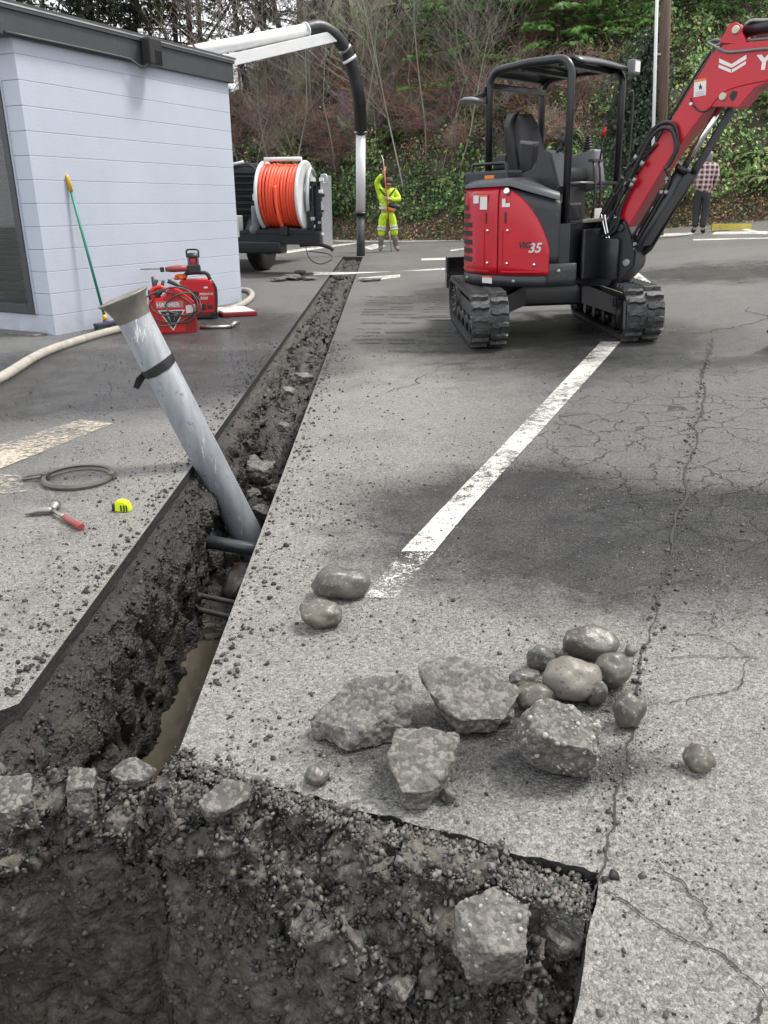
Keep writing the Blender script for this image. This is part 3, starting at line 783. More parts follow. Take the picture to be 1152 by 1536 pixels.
def rock(name, px, py, w, h, dep, seed, kind, label, cat, m, group=None, z0=None, rz=0.0, tilt=(0, 0), lift=0.46):
    """pixel centre, pixel width/height of the thing, depth ratio"""
    base = gp(px, py) if z0 is None else at_z(px, py, z0)
    t = (base - Vector((0, 0, CAM_H))).dot(Vector((0, CP, -SP)))
    sx = w / 1189 * t; sz = h / 1189 * t * .9; sy = sx * dep
    zc = (gz(base.x, base.y) if z0 is None else z0) + sz * lift
    c = at_z(px, py, zc)
    if seed in HULLS:
        V, F = hull_mesh(HULLS[seed], (sx, sy, sz), seed); V[:, 2] -= sz * .5; tilt = (0, 0); rz = 0
    else: V, F = rock_mesh((sx, sy, sz), seed, kind)
    rot = np.array(Matrix.Rotation(rz, 3, 'Z') @ Matrix.Rotation(tilt[0], 3, 'X') @ Matrix.Rotation(tilt[1], 3, 'Y'))
    V = V @ rot.T
    me = np_mesh(name, V, F, m, True)
    o = link_mesh(name, me, None, c)
    if z0 is None:                                  # let it rest on the ground
        o.location.z += gz(c.x, c.y) - (c.z + V[:, 2].min()) - .004
    ORG[o.name] = Vector(o.location)
    return tag(o, label, cat, group)
rock('cobble', 512, 872, 84, 56, .62, 3, 'cob', 'long kidney-shaped grey cobble beside the end of the white stripe', 'stone', M_COB)
rock('cobble', 481, 922, 62, 44, .8, 8, 'cob', 'oval grey cobble in front of the kidney-shaped stone', 'stone', M_COB)
PILE = 'cobbles heaped beside the broken concrete'
rock('cobble', 887, 963, 76, 56, .75, 5, 'cob', 'big dark smooth cobble at the back of the stone heap', 'stone', M_COB, PILE, rz=-.3)
rock('cobble', 858, 1018, 82, 74, .9, 9, 'cob', 'largest round pinkish tan cobble in the middle of the heap', 'stone', M_COB2, PILE)
rock('cobble', 918, 1007, 56, 56, .85, 12, 'cob', 'blocky brown cobble touching the right of the pinkish one', 'stone', M_COB, PILE)
rock('cobble', 811, 987, 42, 46, .8, 15, 'cob', 'small dark cobble standing behind the long grey stone', 'stone', M_COB, PILE)
rock('cobble', 838, 981, 20, 24, .8, 44, 'cob', 'tiny cobble tucked between the two dark ones', 'stone', M_COB, PILE)
rock('cobble', 786, 1018, 54, 32, .6, 18, 'cob', 'long narrow grey stone between the concrete slab and the heap', 'stone', M_COB, PILE, rz=.5)
rock('cobble', 802, 1045, 62, 46, .75, 22, 'cob', 'dark oval cobble just behind the pebbly concrete lump', 'stone', M_COB, PILE)
rock('cobble', 895, 1040, 34, 46, .8, 25, 'cob', 'half-hidden grey cobble under the pinkish one', 'stone', M_COB, PILE)
rock('cobble', 943, 1067, 46, 62, .8, 29, 'cob', 'egg-shaped grey cobble beside the pavement crack', 'stone', M_COB, PILE)
rock('cobble', 947, 974, 19, 20, .9, 33, 'cob', 'small pale pebble behind the blocky brown cobble', 'stone', M_COB2, PILE)
rock('cobble', 1049, 1137, 44, 44, .9, 36, 'cob', 'lone squarish brown cobble across the crack', 'stone', M_COB)
rock('cobble', 1013, 1146, 11, 12, .9, 37, 'cob', 'tiny dark pebble next to the lone squarish cobble', 'stone', M_COB)
rock('cobble', 475, 1162, 36, 34, .9, 40, 'cob', 'small dark round cobble near the pit rim', 'stone', M_COB)
rock('stone_fragment', 737, 1012, 40, 30, .8, 41, 'chunk', 'small angular stone leaning on the dished concrete slab', 'stone', M_CONC)
CH = 'lumps of broken concrete on the asphalt'
rock('concrete_lump', 538, 1066, 148, 92, .62, 51, 'chunk', 'pointed broken concrete slab lying beside the dished one', 'concrete', M_CONC, CH, rz=.25, tilt=(.25, -.15))
rock('concrete_lump', 703, 1047, 142, 84, .72, 52, 'chunk', 'dished broken concrete slab touching the cobble heap', 'concrete', M_CONC, CH, rz=-.2, tilt=(.3, .15))
rock('concrete_lump', 634, 1143, 100, 92, 1.25, 57, 'chunk', 'upright broken concrete piece in front of the other lumps', 'concrete', M_CONC, CH, rz=.5, tilt=(.5, .1))
o = rock('concrete_lump', 850, 1108, 138, 120, .8, 63, 'lump', 'pebbly concrete lump with exposed round gravel', 'concrete', M_CONC, CH, tilt=(.2, 0))
def embed(o, n, r0, r1, seed, m):
    """rounded aggregate standing proud of a lump"""
    rng = np.random.default_rng(seed); me = o.data; idx = rng.choice(len(me.vertices), n)
    pos = np.array([me.vertices[int(i)].co[:] for i in idx]); g_ = rng.uniform(.12, .36, (n, 1)); c = g_ * np.array([1.05, 1, .9])[None]
    s = r0 + (r1 - r0) * rng.uniform(0, 1, n) ** 3
    v, f = ico(1); x = link_mesh('aggregate', scatter('aggregate', v, f, pos * .985, qmat(quats(n)), s[:, None] * rng.uniform(.7, 1.1, (n, 3)), c, M_GRIT, True), o); tag(x, kind='stuff')
embed(o, 420, .0015, .0075, 5, M_CONC)
rock('stone_fragment', 676, 1186, 30, 44, .8, 66, 'chunk', 'dark splinter of stone tucked beside the upright concrete piece', 'stone', M_CHUNK)
# lumps in the pit and on its rim
o = rock('concrete_lump', 737, 1403, 104, 112, .8, 71, 'lump', 'square concrete block half buried in the pit gravel', 'concrete', M_CONC2, None, pit_z(737, 1436), .4, (.2, .1), .58); embed(o, 120, .002, .007, 6, M_CONC)
rock('concrete_lump', 843, 1408, 70, 60, .8, 74, 'lump', 'small asphalt lump in the pit corner under the rim', 'asphalt', M_CHUNK, None, pit_z(843, 1425), .2, (.1, .1), .4)
rock('concrete_lump', 600, 1482, 64, 56, .8, 77, 'chunk', 'dark lump stuck low in the pit wall', 'asphalt', M_CHUNK, None, pit_z(600, 1490), .2, (.1, .1), .2)
rock('concrete_lump', 690, 1418, 40, 66, .7, 79, 'chunk', 'thin dark slab standing in the gravel beside the square block', 'asphalt', M_CHUNK, None, pit_z(690, 1440), .2, (.1, .4), .35)
rock('asphalt_chunk', 122, 1190, 52, 72, .7, 81, 'chunk', 'upright asphalt chunk on the soil ridge across the trench', 'asphalt', M_CHUNK, None, pit_z(122, 1205), .1, (.15, 0), .42)
rock('asphalt_chunk', 14, 1208, 88, 74, .7, 84, 'chunk', 'large flat-topped asphalt chunk at the outer end of the soil ridge', 'asphalt', M_CHUNK, None, pit_z(22, 1225), .1, (.1, .05), .3)
rock('asphalt_chunk', 340, 1200, 78, 52, .8, 88, 'chunk', 'loose triangular asphalt piece on the pit rim', 'asphalt', M_CHUNK, None, pit_z(340, 1210), .4, (.1, 0), .4)
rock('asphalt_chunk', 200, 1162, 70, 44, .8, 89, 'chunk', 'rounded dirt-covered chunk on the ridge next to the water', 'asphalt', M_CHUNK, None, pit_z(200, 1172), .4, (.1, 0), .35)
# stones lying in the trench
TG = 'stones lying in the trench'
for (px, py, w, h, z, sd, lab) in [(392, 706, 62, 48, -.34, 90, 'big wet angular stone in the deep part of the trench'), (372, 738, 44, 34, -.42, 91, 'wet stone just behind the leaning pipe foot'), (396, 770, 40, 30, -.44, 92, 'wet stone low against the trench side'),
                                  (428, 640, 26, 20, -.12, 93, 'rounded stone at the lip of the backfill'), (432, 587, 26, 16, -.08, 94, 'pale concrete piece lying on the backfill'), (456, 566, 30, 18, -.08, 95, 'dark asphalt piece beside the pale one on the backfill'),
                                  (375, 690, 30, 26, -.30, 96, 'dark stone at the foot of the backfill slope'), (410, 735, 34, 26, -.40, 97, 'small wet stone beside the big angular one')]:
    rock('trench_stone', px, py, w, h, .8, sd, 'chunk', lab, 'stone', M_CONC if sd == 94 else M_CHUNK, TG, z, .3, (.2, .1), .3)
HG = 'broken asphalt beside the far trench'
for i, (px, py, w, h) in enumerate([(415, 418, 26, 8), (440, 414, 34, 12), (462, 416, 26, 9), (452, 408, 20, 8)]):
    rock('asphalt_chunk', px, py, w, h, 1.0, 101 + i, 'chunk', 'flat dark piece of broken asphalt near the hose reel truck', 'asphalt', M_CHUNK, HG)
rock('asphalt_chunk', 555, 419, 44, 6, .6, 107, 'chunk', 'thin dark strip of lifted asphalt on the far white patch', 'asphalt', M_CHUNK)

# ================================================================== BUILDING
C0 = gp(84, 503); C1 = gp(363, 452)
WD = (C1 - C0); WD.z = 0; WLEN = WD.length; WD.normalize(); WN = Vector((WD.y, -WD.x, 0)); WL = -WN      # along wall, outwards, along the window side
g = G('painted_block')
col = g.mix(g.ramp(g.noise(1.1, 5), .3, .7), (.405, .44, .515), (.45, .485, .56))
st = g.math('MULTIPLY', g.ramp(g.noise(2.0, 6, g.map((3, 3, .35)), rough=.7), .52, .75), .35); col = g.mix(st, col, (.41, .42, .44))
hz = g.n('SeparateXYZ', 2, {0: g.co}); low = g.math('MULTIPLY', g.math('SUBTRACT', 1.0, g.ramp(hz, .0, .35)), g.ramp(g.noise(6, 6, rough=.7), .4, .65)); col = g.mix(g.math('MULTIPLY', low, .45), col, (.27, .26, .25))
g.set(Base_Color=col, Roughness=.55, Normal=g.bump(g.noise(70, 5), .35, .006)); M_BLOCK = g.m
M_MORTAR = mat('painted_joint', (.34, .375, .45), .8)
M_FASC = mat('dark_grey_fascia', (.045, .047, .051), .5, var=.12, dirt=.1, dirtc=(.12, .12, .12))
M_ALU = mat('flashing_metal', (.55, .56, .57), .35, .8)
M_FRAME = mat('window_frame', (.040, .042, .048), .45)
M_BLIND = mat('blind_slat', (.42, .40, .34), .5, var=.1)
M_GLASS = G('window_glass'); M_GLASS.set(Base_Color=(.9, .95, .95), Roughness=.03, Transmission_Weight=1.0, IOR=1.45); M_GLASS = M_GLASS.m
M_ROOF = mat('roof_membrane', (.07, .07, .07), .8)
bz = gz(-2, 9)
BLD = root('block_building', 'pale lavender painted block building with flat dark grey roof edge', 'building', (C0.x, C0.y, 0))
def wrot(d): return Matrix(((d.x, -d.y, 0), (d.y, d.x, 0), (0, 0, 1)))
RW = wrot(WD); RLm = wrot(WL)
CH_ = 0.2032
def wbox(b, s0, s1, o0, o1, z0, z1, bev=0): # along wall, outwards from the wall face
    c = C0 + WD * ((s0 + s1) / 2) + WN * ((o0 + o1) / 2); b.box((c.x, c.y, (z0 + z1) / 2), (s1 - s0, o1 - o0, z1 - z0), RW, bev)
def lbox(b, s0, s1, o0, o1, z0, z1, bev=0): # along the window side, outwards
    c = C0 + WL * ((s0 + s1) / 2) - WD * ((o0 + o1) / 2); b.box((c.x, c.y, (z0 + z1) / 2), (s1 - s0, o1 - o0, z1 - z0), RLm, bev)
for i in range(13):
    z0 = i * CH_ - (.02 if i == 0 else 0) + .0; z1 = min((i + 1) * CH_ - .003, 2.62)
    b = MB(); wbox(b, 0, WLEN, -.215, 0, z0, z1, .004); b.build('block_course', M_BLOCK, BLD)
    b = MB()
    if z1 < .21 or z0 > 2.2: lbox(b, .2155, 7.0, -.2, -.001, z0, z1, .004)
    else: lbox(b, 2.55, 7.0, -.2, -.001, z0, z1, .004)
    b.build('block_course', M_BLOCK, BLD)
b = MB(); wbox(b, .012, WLEN - .01, -.2, -.0025, -.02, 2.6); b.build('mortar', M_MORTAR, BLD)
b = MB(); c = C0 + WL * 7 - WD * 0; lbox(b, 6.8, 7.0, -WLEN, -.2, -.02, 2.6); b.build('wall', M_BLOCK, BLD)
b = MB(); lbox(b, .22, 6.8, -WLEN, -WLEN + .2, -.02, 2.6); b.build('wall', M_BLOCK, BLD)
# window
win = MB(); z0, z1, s0, s1 = .207, 2.235, .222, 2.545
lbox(win, s0, s0 + .075, -.16, .025, z0, z1, .004); lbox(win, s1 - .075, s1, -.16, .025, z0, z1, .004); lbox(win, s0 + .0755, s1 - .0755, -.16, .024, z0, z0 + .09, .004); lbox(win, s0 + .0755, s1 - .0755, -.16, .024, z1 - .07, z1, .004)
win = win.build('window', M_FRAME, BLD)
b = MB(); lbox(b, s0 - .02, s0 - .001, -.01, .012, z0 - .002, z1); b.build('sealant_strip', M_BLOCK, win)
b = MB(); lbox(b, s0 + .075, s1 - .075, -.066, -.058, z0 + .08, z1 - .06); b.build('pane', M_GLASS, win)
for i in range(38):
    z = z0 + .11 + i * .05
    if z > z1 - .1: break
    b = MB(); c = C0 + WL * ((s0 + s1) / 2) + WD * .11
    b.box((c.x, c.y, z), (s1 - s0 - .17, .052, .004), RLm @ Matrix.Rotation(R(52), 3, 'X')); b.build('blind_slat', M_BLIND, win)
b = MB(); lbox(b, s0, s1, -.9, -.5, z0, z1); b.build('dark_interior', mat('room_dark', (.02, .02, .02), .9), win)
# fascia
F0, F1 = 2.555, 2.80
b = MB(); wbox(b, -.25, WLEN + .05, -.08, .05, F0, F1, .004); b.build('fascia', M_FASC, BLD)
b = MB(); lbox(b, -.049, 7.05, .13, .26, F0, F1 - .001, .004); b.build('fascia', M_FASC, BLD)
b = MB(); lbox(b, -.04, 7.0, -.1, .128, F0 + .005, F0 + .03); b.build('soffit', M_FASC, BLD)
b = MB(); wbox(b, -.26, WLEN + .06, .0505, .068, F1 - .045, F1 + .004, .002); b.build('flashing', M_FASC, BLD)
b = MB(); wbox(b, -.26, WLEN + .06, .0685, .072, F1 - .012, F1 + .006); b.build('flashing_edge', M_ALU, BLD)
b = MB(); c = C0 + WD * (WLEN / 2 - .1) + WL * 3.45; b.box((c.x, c.y, F1 + .012), (WLEN + .36, 7.05, .02), RW); b.build('roof', M_ROOF, BLD)
# wall lamp with conduit
def WP(s, o, z): q = C0 + WD * s + WN * o; return Vector((q.x, q.y, z))
def wall_s(px, py, o=0.05):
    q = plane_hit(px, py, C0 + WN * o, WN); return (q - C0).dot(WD), q.z
ls, lz = wall_s(218, 80)
M_LAMP = mat('lamp_housing', (.020, .019, .018), .5); 
lamp = MB(); wbox(lamp, ls - .09, ls + .09, .073, .20, lz - .12, lz + .13, .02); lamp = lamp.build('wall_lamp', M_LAMP, BLD)
b = MB(); wbox(b, ls - .02, ls + .065, .2005, .207, lz - .1, lz + .02, .003); b.build('lens', mat('lamp_lens', (.01, .01, .012), .2), lamp)
b = MB(); p0 = wall_s(5, 47); pts = [WP(p0[0], .062, F0 + .018), WP(ls - .4, .062, F0 + .018)] + [WP(ls - .22, .075, F0 - .005), WP(ls - .14, .11, F0 - .045), WP(ls - .08, .14, F0 - .01), WP(ls - .07, .14, lz - .05)]
b.tube(spline(pts, 5), .012, 8); b.build('conduit', M_FASC, BLD)
b = MB(); q = WP(ls + .42, -.35, 0); b.tube([(q.x, q.y, F1), (q.x, q.y, F1 + .13)], .025, 12); b.tube([(q.x, q.y, F1 + .13), (q.x, q.y, F1 + .17)], [.024, .03], 12); b.build('vent_pipe', mat('white_pvc', (.72, .72, .70), .4), BLD)
# low kerb along the window side
b = MB(); lbox(b, .1, 7.0, .015, .16, -.02, .035, .01); tag(b.build('concrete_kerb', M_CONC), 'low mossy concrete kerb along the foot of the window wall', 'kerb')

# ================================================================== TOOLS BY THE WALL
# push broom
top = plane_hit(100, 262, C0 + WN * .012, WN); bot = gp(160, 487, .05)
M_GREENP = mat('green_handle', (.012, .21, .13), .4); M_YEL = mat('yellow_plastic', (.70, .42, .02), .45); M_BRIS = mat('bristle', (.02, .10, .06), .8)
BR = root('push_broom', 'push broom with green pole and yellow grip leaning on the pale wall', 'broom', (bot.x, bot.y, gz(bot.x, bot.y)))
dd = (top - bot)
b = MB(); b.tube([bot + dd * .06, bot + dd * .90], .0135, 10); b.build('pole', M_GREENP, BR)
b = MB(); b.tube([bot + dd * .895, bot + dd * .985, bot + dd], [.019, .018, .010], 10); b.build('grip', M_YEL, BR)
b = MB(); b.tube([bot + dd * .03, bot + dd * .07], .022, 10); b.build('collar', M_YEL, BR)
b = MB(); c = bot + Vector((0, 0, .012)); b.box((c.x, c.y, gz(c.x, c.y) + .062), (.30, .07, .035), RW, .008); b.tube([c, bot + dd * .035], .028, 10); b.build('broom_head', mat('purple_socket', (.06, .05, .09), .5), BR)
b = MB()
for i in range(22):
    for k in range(4):
        q = c + WD * (-.14 + i * .0133) + WN * (-.025 + k * .017); b.tube([(q.x, q.y, gz(q.x, q.y) + .05), (q.x + random.uniform(-.01, .01), q.y + random.uniform(-.01, .01), gz(q.x, q.y))], [.006, .008], 4)
tag(b.build('bristles', M_BRIS, BR), kind='stuff')

# lay-flat hose
M_HOSE = mat('canvas_hose', (.34, .315, .27), .7, var=.25, scale=9, bump=.004, bscale=90, dirt=.35, dirtc=(.22, .20, .16))
hp = [(-70, 590), (0, 563), (60, 528), (120, 507), (170, 493), (215, 484), (265, 474), (325, 466), (352, 459), (370, 450), (378, 441), (372, 434), (350, 433)]
hb = MB(); P_ = spline([gp(*p, .05) for p in hp], 10)
rr = [.038 * (1 + .05 * noise.noise((i * .7, 0, 0))) for i in range(len(P_))]
P_ = [Vector((p.x, p.y, gz(p.x, p.y) + r * .82)) for p, r in zip(P_, rr)]
hb.tube(P_, rr, 14)
for i, v in enumerate(hb.v): pass
tag(hb.build('hose', M_HOSE), 'thick beige canvas hose winding past the wall and behind the red cans', 'hose')

# red fuel can with triangular badge
M_RED = mat('red_plastic', (.52, .010, .016), .42, var=.2, dirt=.22, dirtc=(.17, .07, .06)); M_BLK = mat('black_rubber', (.014, .014, .015), .5); M_BLKP = mat('black_plastic', (.022, .022, .024), .42)
M_WHITE = mat('white_print', (.72, .70, .68), .5, var=.12); M_STEEL = mat('worn_steel', (.33, .32, .30), .38, .85, dirt=.25); M_CHROME = mat('chrome_rod', (.75, .75, .76), .12, 1.0, var=.05); M_GREY = mat('grey_plastic', (.16, .165, .17), .5)
jb = gp(262, 497); jr = R(16)
JM = Matrix.Translation((jb.x, jb.y, gz(jb.x, jb.y))) @ Matrix.Rotation(jr, 4, 'Z')     # local x along the face, -y to the viewer
JUG = root('fuel_can', 'red moulded fuel can with black triangle badge and cable looped over it', 'fuel can', JM.translation)
b = MB(JM); W_, D_, H_ = .46, .26, .43
b.prism([(-.225, .015), (-.215, 0), (.205, 0), (.222, .02), (.228, .27), (.20, .30), (.08, .405), (.02, .43), (-.03, .425), (-.045, .365), (-.10, .33), (-.20, .325), (-.228, .29)], -D_ / 2, D_ / 2, Matrix.Rotation(R(90), 4, 'X'))
me_ = b.build('can_body', M_RED, JUG)
bm = bmesh.new(); bm.from_mesh(me_.data); bmesh.ops.remove_doubles(bm, verts=bm.verts, dist=1e-5)
bmesh.ops.bevel(bm, geom=[e for e in bm.edges if len(e.link_faces) == 2 and e.calc_face_angle(0) > .5], offset=.014, segments=2, affect='EDGES'); bm.to_mesh(me_.data); bm.free()
def face_shape(poly, d, name, m, M, y, parent, th=.003):
    bb = MB(M); bb.prism(poly, 0, th, Matrix.Translation((0, y, 0)) @ Matrix.Rotation(R(90), 4, 'X')); return bb.build(name, m, parent)
yf = -D_ / 2 - .0005
face_shape([(-.145, .225), (.115, .225), (-.015, .025)], 0, 'badge_border', M_WHITE, JM, yf, JUG, .002)
face_shape([(-.125, .215), (.095, .215), (-.015, .045)], 0, 'badge', M_BLKP, JM, yf - .002, JUG, .002)
face_shape([(-.07, .20), (-.055, .15), (-.035, .15), (-.045, .18), (.02, .18), (.01, .15), (.03, .15), (.045, .20), (.015, .20), (.0, .11), (-.03, .11), (-.045, .20)], 0, 'badge_emblem', mat('badge_silver', (.42, .40, .38), .5), JM, yf - .0042, JUG, .002)
face_shape([(-.155, .245), (.10, .245), (.105, .31), (-.16, .31)], 0, 'label_panel', mat('faded_red_print', (.42, .20, .19), .6), JM, yf, JUG, .002)
def text_obj(s, size, M, name, m, parent, shear=0.0, off=0.0, warp=None, sx=1.0, extr=.0012):
    cu = bpy.data.curves.new('txt', 'FONT'); cu.body = s; cu.size = size; cu.shear = shear; cu.offset = off; cu.extrude = extr; cu.resolution_u = 3
    o = bpy.data.objects.new('txt', cu); COL.objects.link(o)
    dg = bpy.context.evaluated_depsgraph_get(); me = bpy.data.meshes.new_from_object(o.evaluated_get(dg)); bpy.data.objects.remove(o); bpy.data.curves.remove(cu)
    org = ORG[parent.name]
    for v in me.vertices:
        q = Vector((v.co.x * sx, v.co.y, v.co.z)); v.co = (warp(q) if warp else M @ q) - org
    me.materials.clear(); me.materials.append(m); me.update()
    return link_mesh(name, me, parent)
text_obj('HAMMER', .058, JM @ Matrix.Translation((-.152, yf - .003, .257)) @ Matrix.Rotation(R(90), 4, 'X'), 'lettering', M_WHITE, JUG, 0, .001, sx=.93)
face_shape([(.125, .19), (.215, .20), (.215, .275), (.125, .265)], 0, 'paper_label', M_WHITE, JM, yf, JUG, .002)
b = MB(JM); b.box((.16, -D_ / 2 - .0, .09), (.10, .012, .13), None, .004); b.build('side_recess', mat('dark_red_recess', (.22, .006, .01), .5), JUG)
b = MB(JM); b.tube(spline([(-.17, 0, .31), (-.18, 0, .40), (-.10, 0, .435), (-.05, 0, .40)], 5), .022, 8); b.build('handle', M_RED, JUG)
b = MB(JM); b.tube([(.06, .0, .39), (.16, .0, .30)], .030, 12); b.build('spout_cap', M_BLKP, JUG)
# cable coil hung over the can
cb = MB(JM)
for r0, cx, cz, ph, yo in [(.27, -.03, .27, 0, -.155), (.22, .02, .29, .6, -.165), (.25, -.05, .24, 1.4, -.175), (.17, .10, .27, .3, -.16)]:
    cb.tube([(cx + r0 * math.cos(w + ph), yo + .018 * math.sin(3 * w + ph) - .02 * (math.sin(w + ph) < 0), cz + .62 * r0 * math.sin(w + ph) + .02 * math.sin(2 * w)) for w in [2 * math.pi * k / 40 for k in range(40)]], .0075, 7, closed=True)
cb.tube(spline([(-.27, -.12, .27), (-.32, -.05, .16), (-.30, .0, .05), (-.26, -.02, .02)], 6), .0075, 7)
tag(cb.build('cable_coil', mat('dirty_cable', (.06, .05, .045), .55)), 'dark cable coil looped over the red fuel can', 'cable')
tb = MB(JM)
for x0, x1, z0_, z1_ in [(-.20, -.12, .34, .50), (-.15, -.16, .34, .53), (-.11, -.06, .36, .49), (-.18, -.05, .37, .40), (-.02, .17, .485, .40)]:
    tb.tube([(x0, .06, z0_), (x1, .05, z1_)], [.022, .015], 7)
tb.box((-.16, .08, .35), (.12, .1, .1), None, .01)
tag(tb.build('tool_bundle', M_BLKP), 'bundle of dark hand tools behind the red fuel can', 'tools')

# inverter generator
gb = gp(312, 478); GM = Matrix.Translation((gb.x - .10, gb.y + .06, gz(gb.x, gb.y))) @ Matrix.Rotation(R(14), 4, 'Z') @ Matrix.Scale(.84, 4)
GEN = root('generator', 'red and black portable generator standing behind the fuel can', 'generator', GM.translation)
b = MB(GM); b.prism([(-.23, .06), (.17, .06), (.21, .10), (.225, .38), (.19, .47), (.13, .50), (-.20, .50), (-.24, .44)], -.15, .15, Matrix.Rotation(R(90), 4, 'X'))
o = b.build('case', M_RED, GEN); bm = bmesh.new(); bm.from_mesh(o.data); bmesh.ops.remove_doubles(bm, verts=bm.verts, dist=1e-5)
bmesh.ops.bevel(bm, geom=[e for e in bm.edges if len(e.link_faces) == 2 and e.calc_face_angle(0) > .4], offset=.016, segments=2, affect='EDGES'); bm.to_mesh(o.data); bm.free()
for y in (-.155, .155):
    b = MB(GM); b.tube(spline([(.175, y, .06), (.215, y, .11), (.232, y, .37), (.195, y, .47)], 5), .013, 8); b.build('edge_trim', M_BLKP, GEN)
b = MB(GM); b.tube(spline([(-.17, 0, .49), (-.14, 0, .565), (-.06, 0, .58), (.06, 0, .58), (.13, 0, .57), (.17, 0, .49)], 6), .026, 10); b.build('handle', M_BLKP, GEN)
b = MB(GM); b.box((-.01, 0, .035), (.40, .26, .05), None, .01); b.build('base', M_BLKP, GEN)
for x in (-.17, .19):
    for y in (-.13, .13):
        b = MB(GM); b.lathe([(.046, -.018), (.05, -.012), (.05, .012), (.046, .018)], frame((x, y, .05), (0, 1, 0)), 16); b.build('wheel', M_BLK, GEN)
yg = -.1505
face_shape([(-.10, .19), (-.01, .19), (.0, .35), (-.09, .36)], 0, 'control_recess', M_BLK, GM, yg, GEN, .003)
face_shape([(.03, .12), (.08, .12), (.08, .20), (.03, .19)], 0, 'socket_panel', M_BLKP, GM, yg, GEN, .004); face_shape([(.10, .13), (.17, .13), (.17, .18), (.10, .18)], 0, 'socket_panel', M_BLKP, GM, yg, GEN, .004)
face_shape([(.075, .395), (.125, .395), (.125, .415), (.075, .415)], 0, 'switch_plate', M_WHITE, GM, yg, GEN, .003)
MT = lambda x, z: GM @ Matrix.Translation((x, yg - .002, z)) @ Matrix.Rotation(R(90), 4, 'X')
text_obj('PREDATOR', .038, MT(.01, .31), 'lettering', M_WHITE, GEN, .15, .001, sx=.92); text_obj('3500', .05, MT(.015, .255), 'lettering', M_WHITE, GEN, .15, .001)
b = MB(GM); b.box((-.02, yg, .085), (.38, .006, .012)); b.build('lower_trim', M_BLKP, GEN)
# site lamp and saw on top
LM_ = GM @ Matrix.Translation((-.03, .02, .595))
LAN = root('site_lantern', 'black and red cordless site lantern on top of the generator', 'lantern', LM_.translation)
b = MB(LM_); b.lathe([(.085, 0), (.09, .02), (.09, .06), (.08, .075)], None, 16); b.build('lamp_base', M_BLKP, LAN)
b = MB(LM_); b.lathe([(.072, .07), (.075, .09), (.072, .17), (.068, .18)], None, 16); b.build('lens', mat('red_lens', (.35, .01, .02), .3), LAN)
b = MB(LM_); b.lathe([(.085, .175), (.088, .19), (.075, .225), (.04, .235)], None, 16); b.build('cap', M_BLKP, LAN)
b = MB(LM_); b.tube(spline([(-.075, 0, .2), (-.07, 0, .265), (0, 0, .275), (.07, 0, .265), (.075, 0, .2)], 5), .012, 8); b.build('handle', M_BLKP, LAN)
b = MB(LM_)
for s in (-1, 1): b.box((s * .06, -.055, .12), (.02, .02, .12), None, .004)
b.build('guard', M_GREY, LAN)
SM_ = GM @ Matrix.Translation((-.12, -.09, .60)) @ Matrix.Rotation(R(4), 4, 'Z')
SAW = root('reciprocating_saw', 'red and black cordless saw with thin blade lying on the generator', 'power saw', SM_.translation)
b = MB(SM_); b.tube([(-.27, 0, .035), (-.17, 0, .04), (-.08, 0, .045), (.02, 0, .04)], [.028, .042, .045, .036], 10); b.build('saw_body', mat('dull_red', (.28, .05, .05), .5, dirt=.3), SAW)
b = MB(SM_); b.box((.09, 0, .035), (.16, .09, .11), None, .014); b.build('battery', M_BLKP, SAW)
b = MB(SM_); b.box((-.31, 0, .035), (.05, .05, .06), None, .01); b.build('shoe', M_BLKP, SAW)
b = MB(SM_); b.box((-.45, 0, .045), (.26, .004, .018)); b.build('blade', M_STEEL, SAW)
b = MB(GM)
for i in range(9): b.tube(spline([(-.24 + random.uniform(-.05, .12), -.06 + random.uniform(-.05, .05), .51 + random.uniform(0, .05)) for _ in range(4)], 4), .016, 7)
tag(b.build('orange_strap', mat('orange_webbing', (.75, .16, .02), .6)), 'crumpled orange strap between the saw and the fuel can', 'strap')
# tray and wrench
q = gp(352, 471); TM = Matrix.Translation((q.x, q.y, gz(q.x, q.y))) @ Matrix.Rotation(R(24), 4, 'Z')
b = MB(TM); b.box((0, 0, .025), (.40, .52, .05), None, .012); TR = b.build('tray_board', mat('dark_red_edge', (.20, .01, .02), .5), None); tag(TR, 'flat dark red board with scuffed white top beside the generator', 'board')
b = MB(TM); b.box((0, 0, .053), (.36, .48, .006), None, .002); b.build('top_sheet', mat('scuffed_white', (.62, .58, .56), .5, dirt=.4, dirtc=(.30, .08, .08)), TR)
w0, w1 = gp(300, 491, .02), gp(346, 490, .02)
WR = root('pipe_wrench', 'long silver pipe wrench lying on the asphalt by the fuel can', 'wrench', (w0.x, w0.y, gz(w0.x, w0.y)))
b = MB(); b.tube([w0, w0.lerp(w1, .5), w1], [.020, .016, .020], 8); b.build('handle', M_STEEL, WR)
b = MB(); e = gp(358, 484, .04); b.tube([w1, w1.lerp(e, .5) + Vector((0, 0, .01)), e], [.022, .028, .02], 8); b.tube([w1.lerp(e, .4), e + Vector((-.03, -.08, -.02))], [.02, .018], 8); b.build('jaw', M_STEEL, WR)

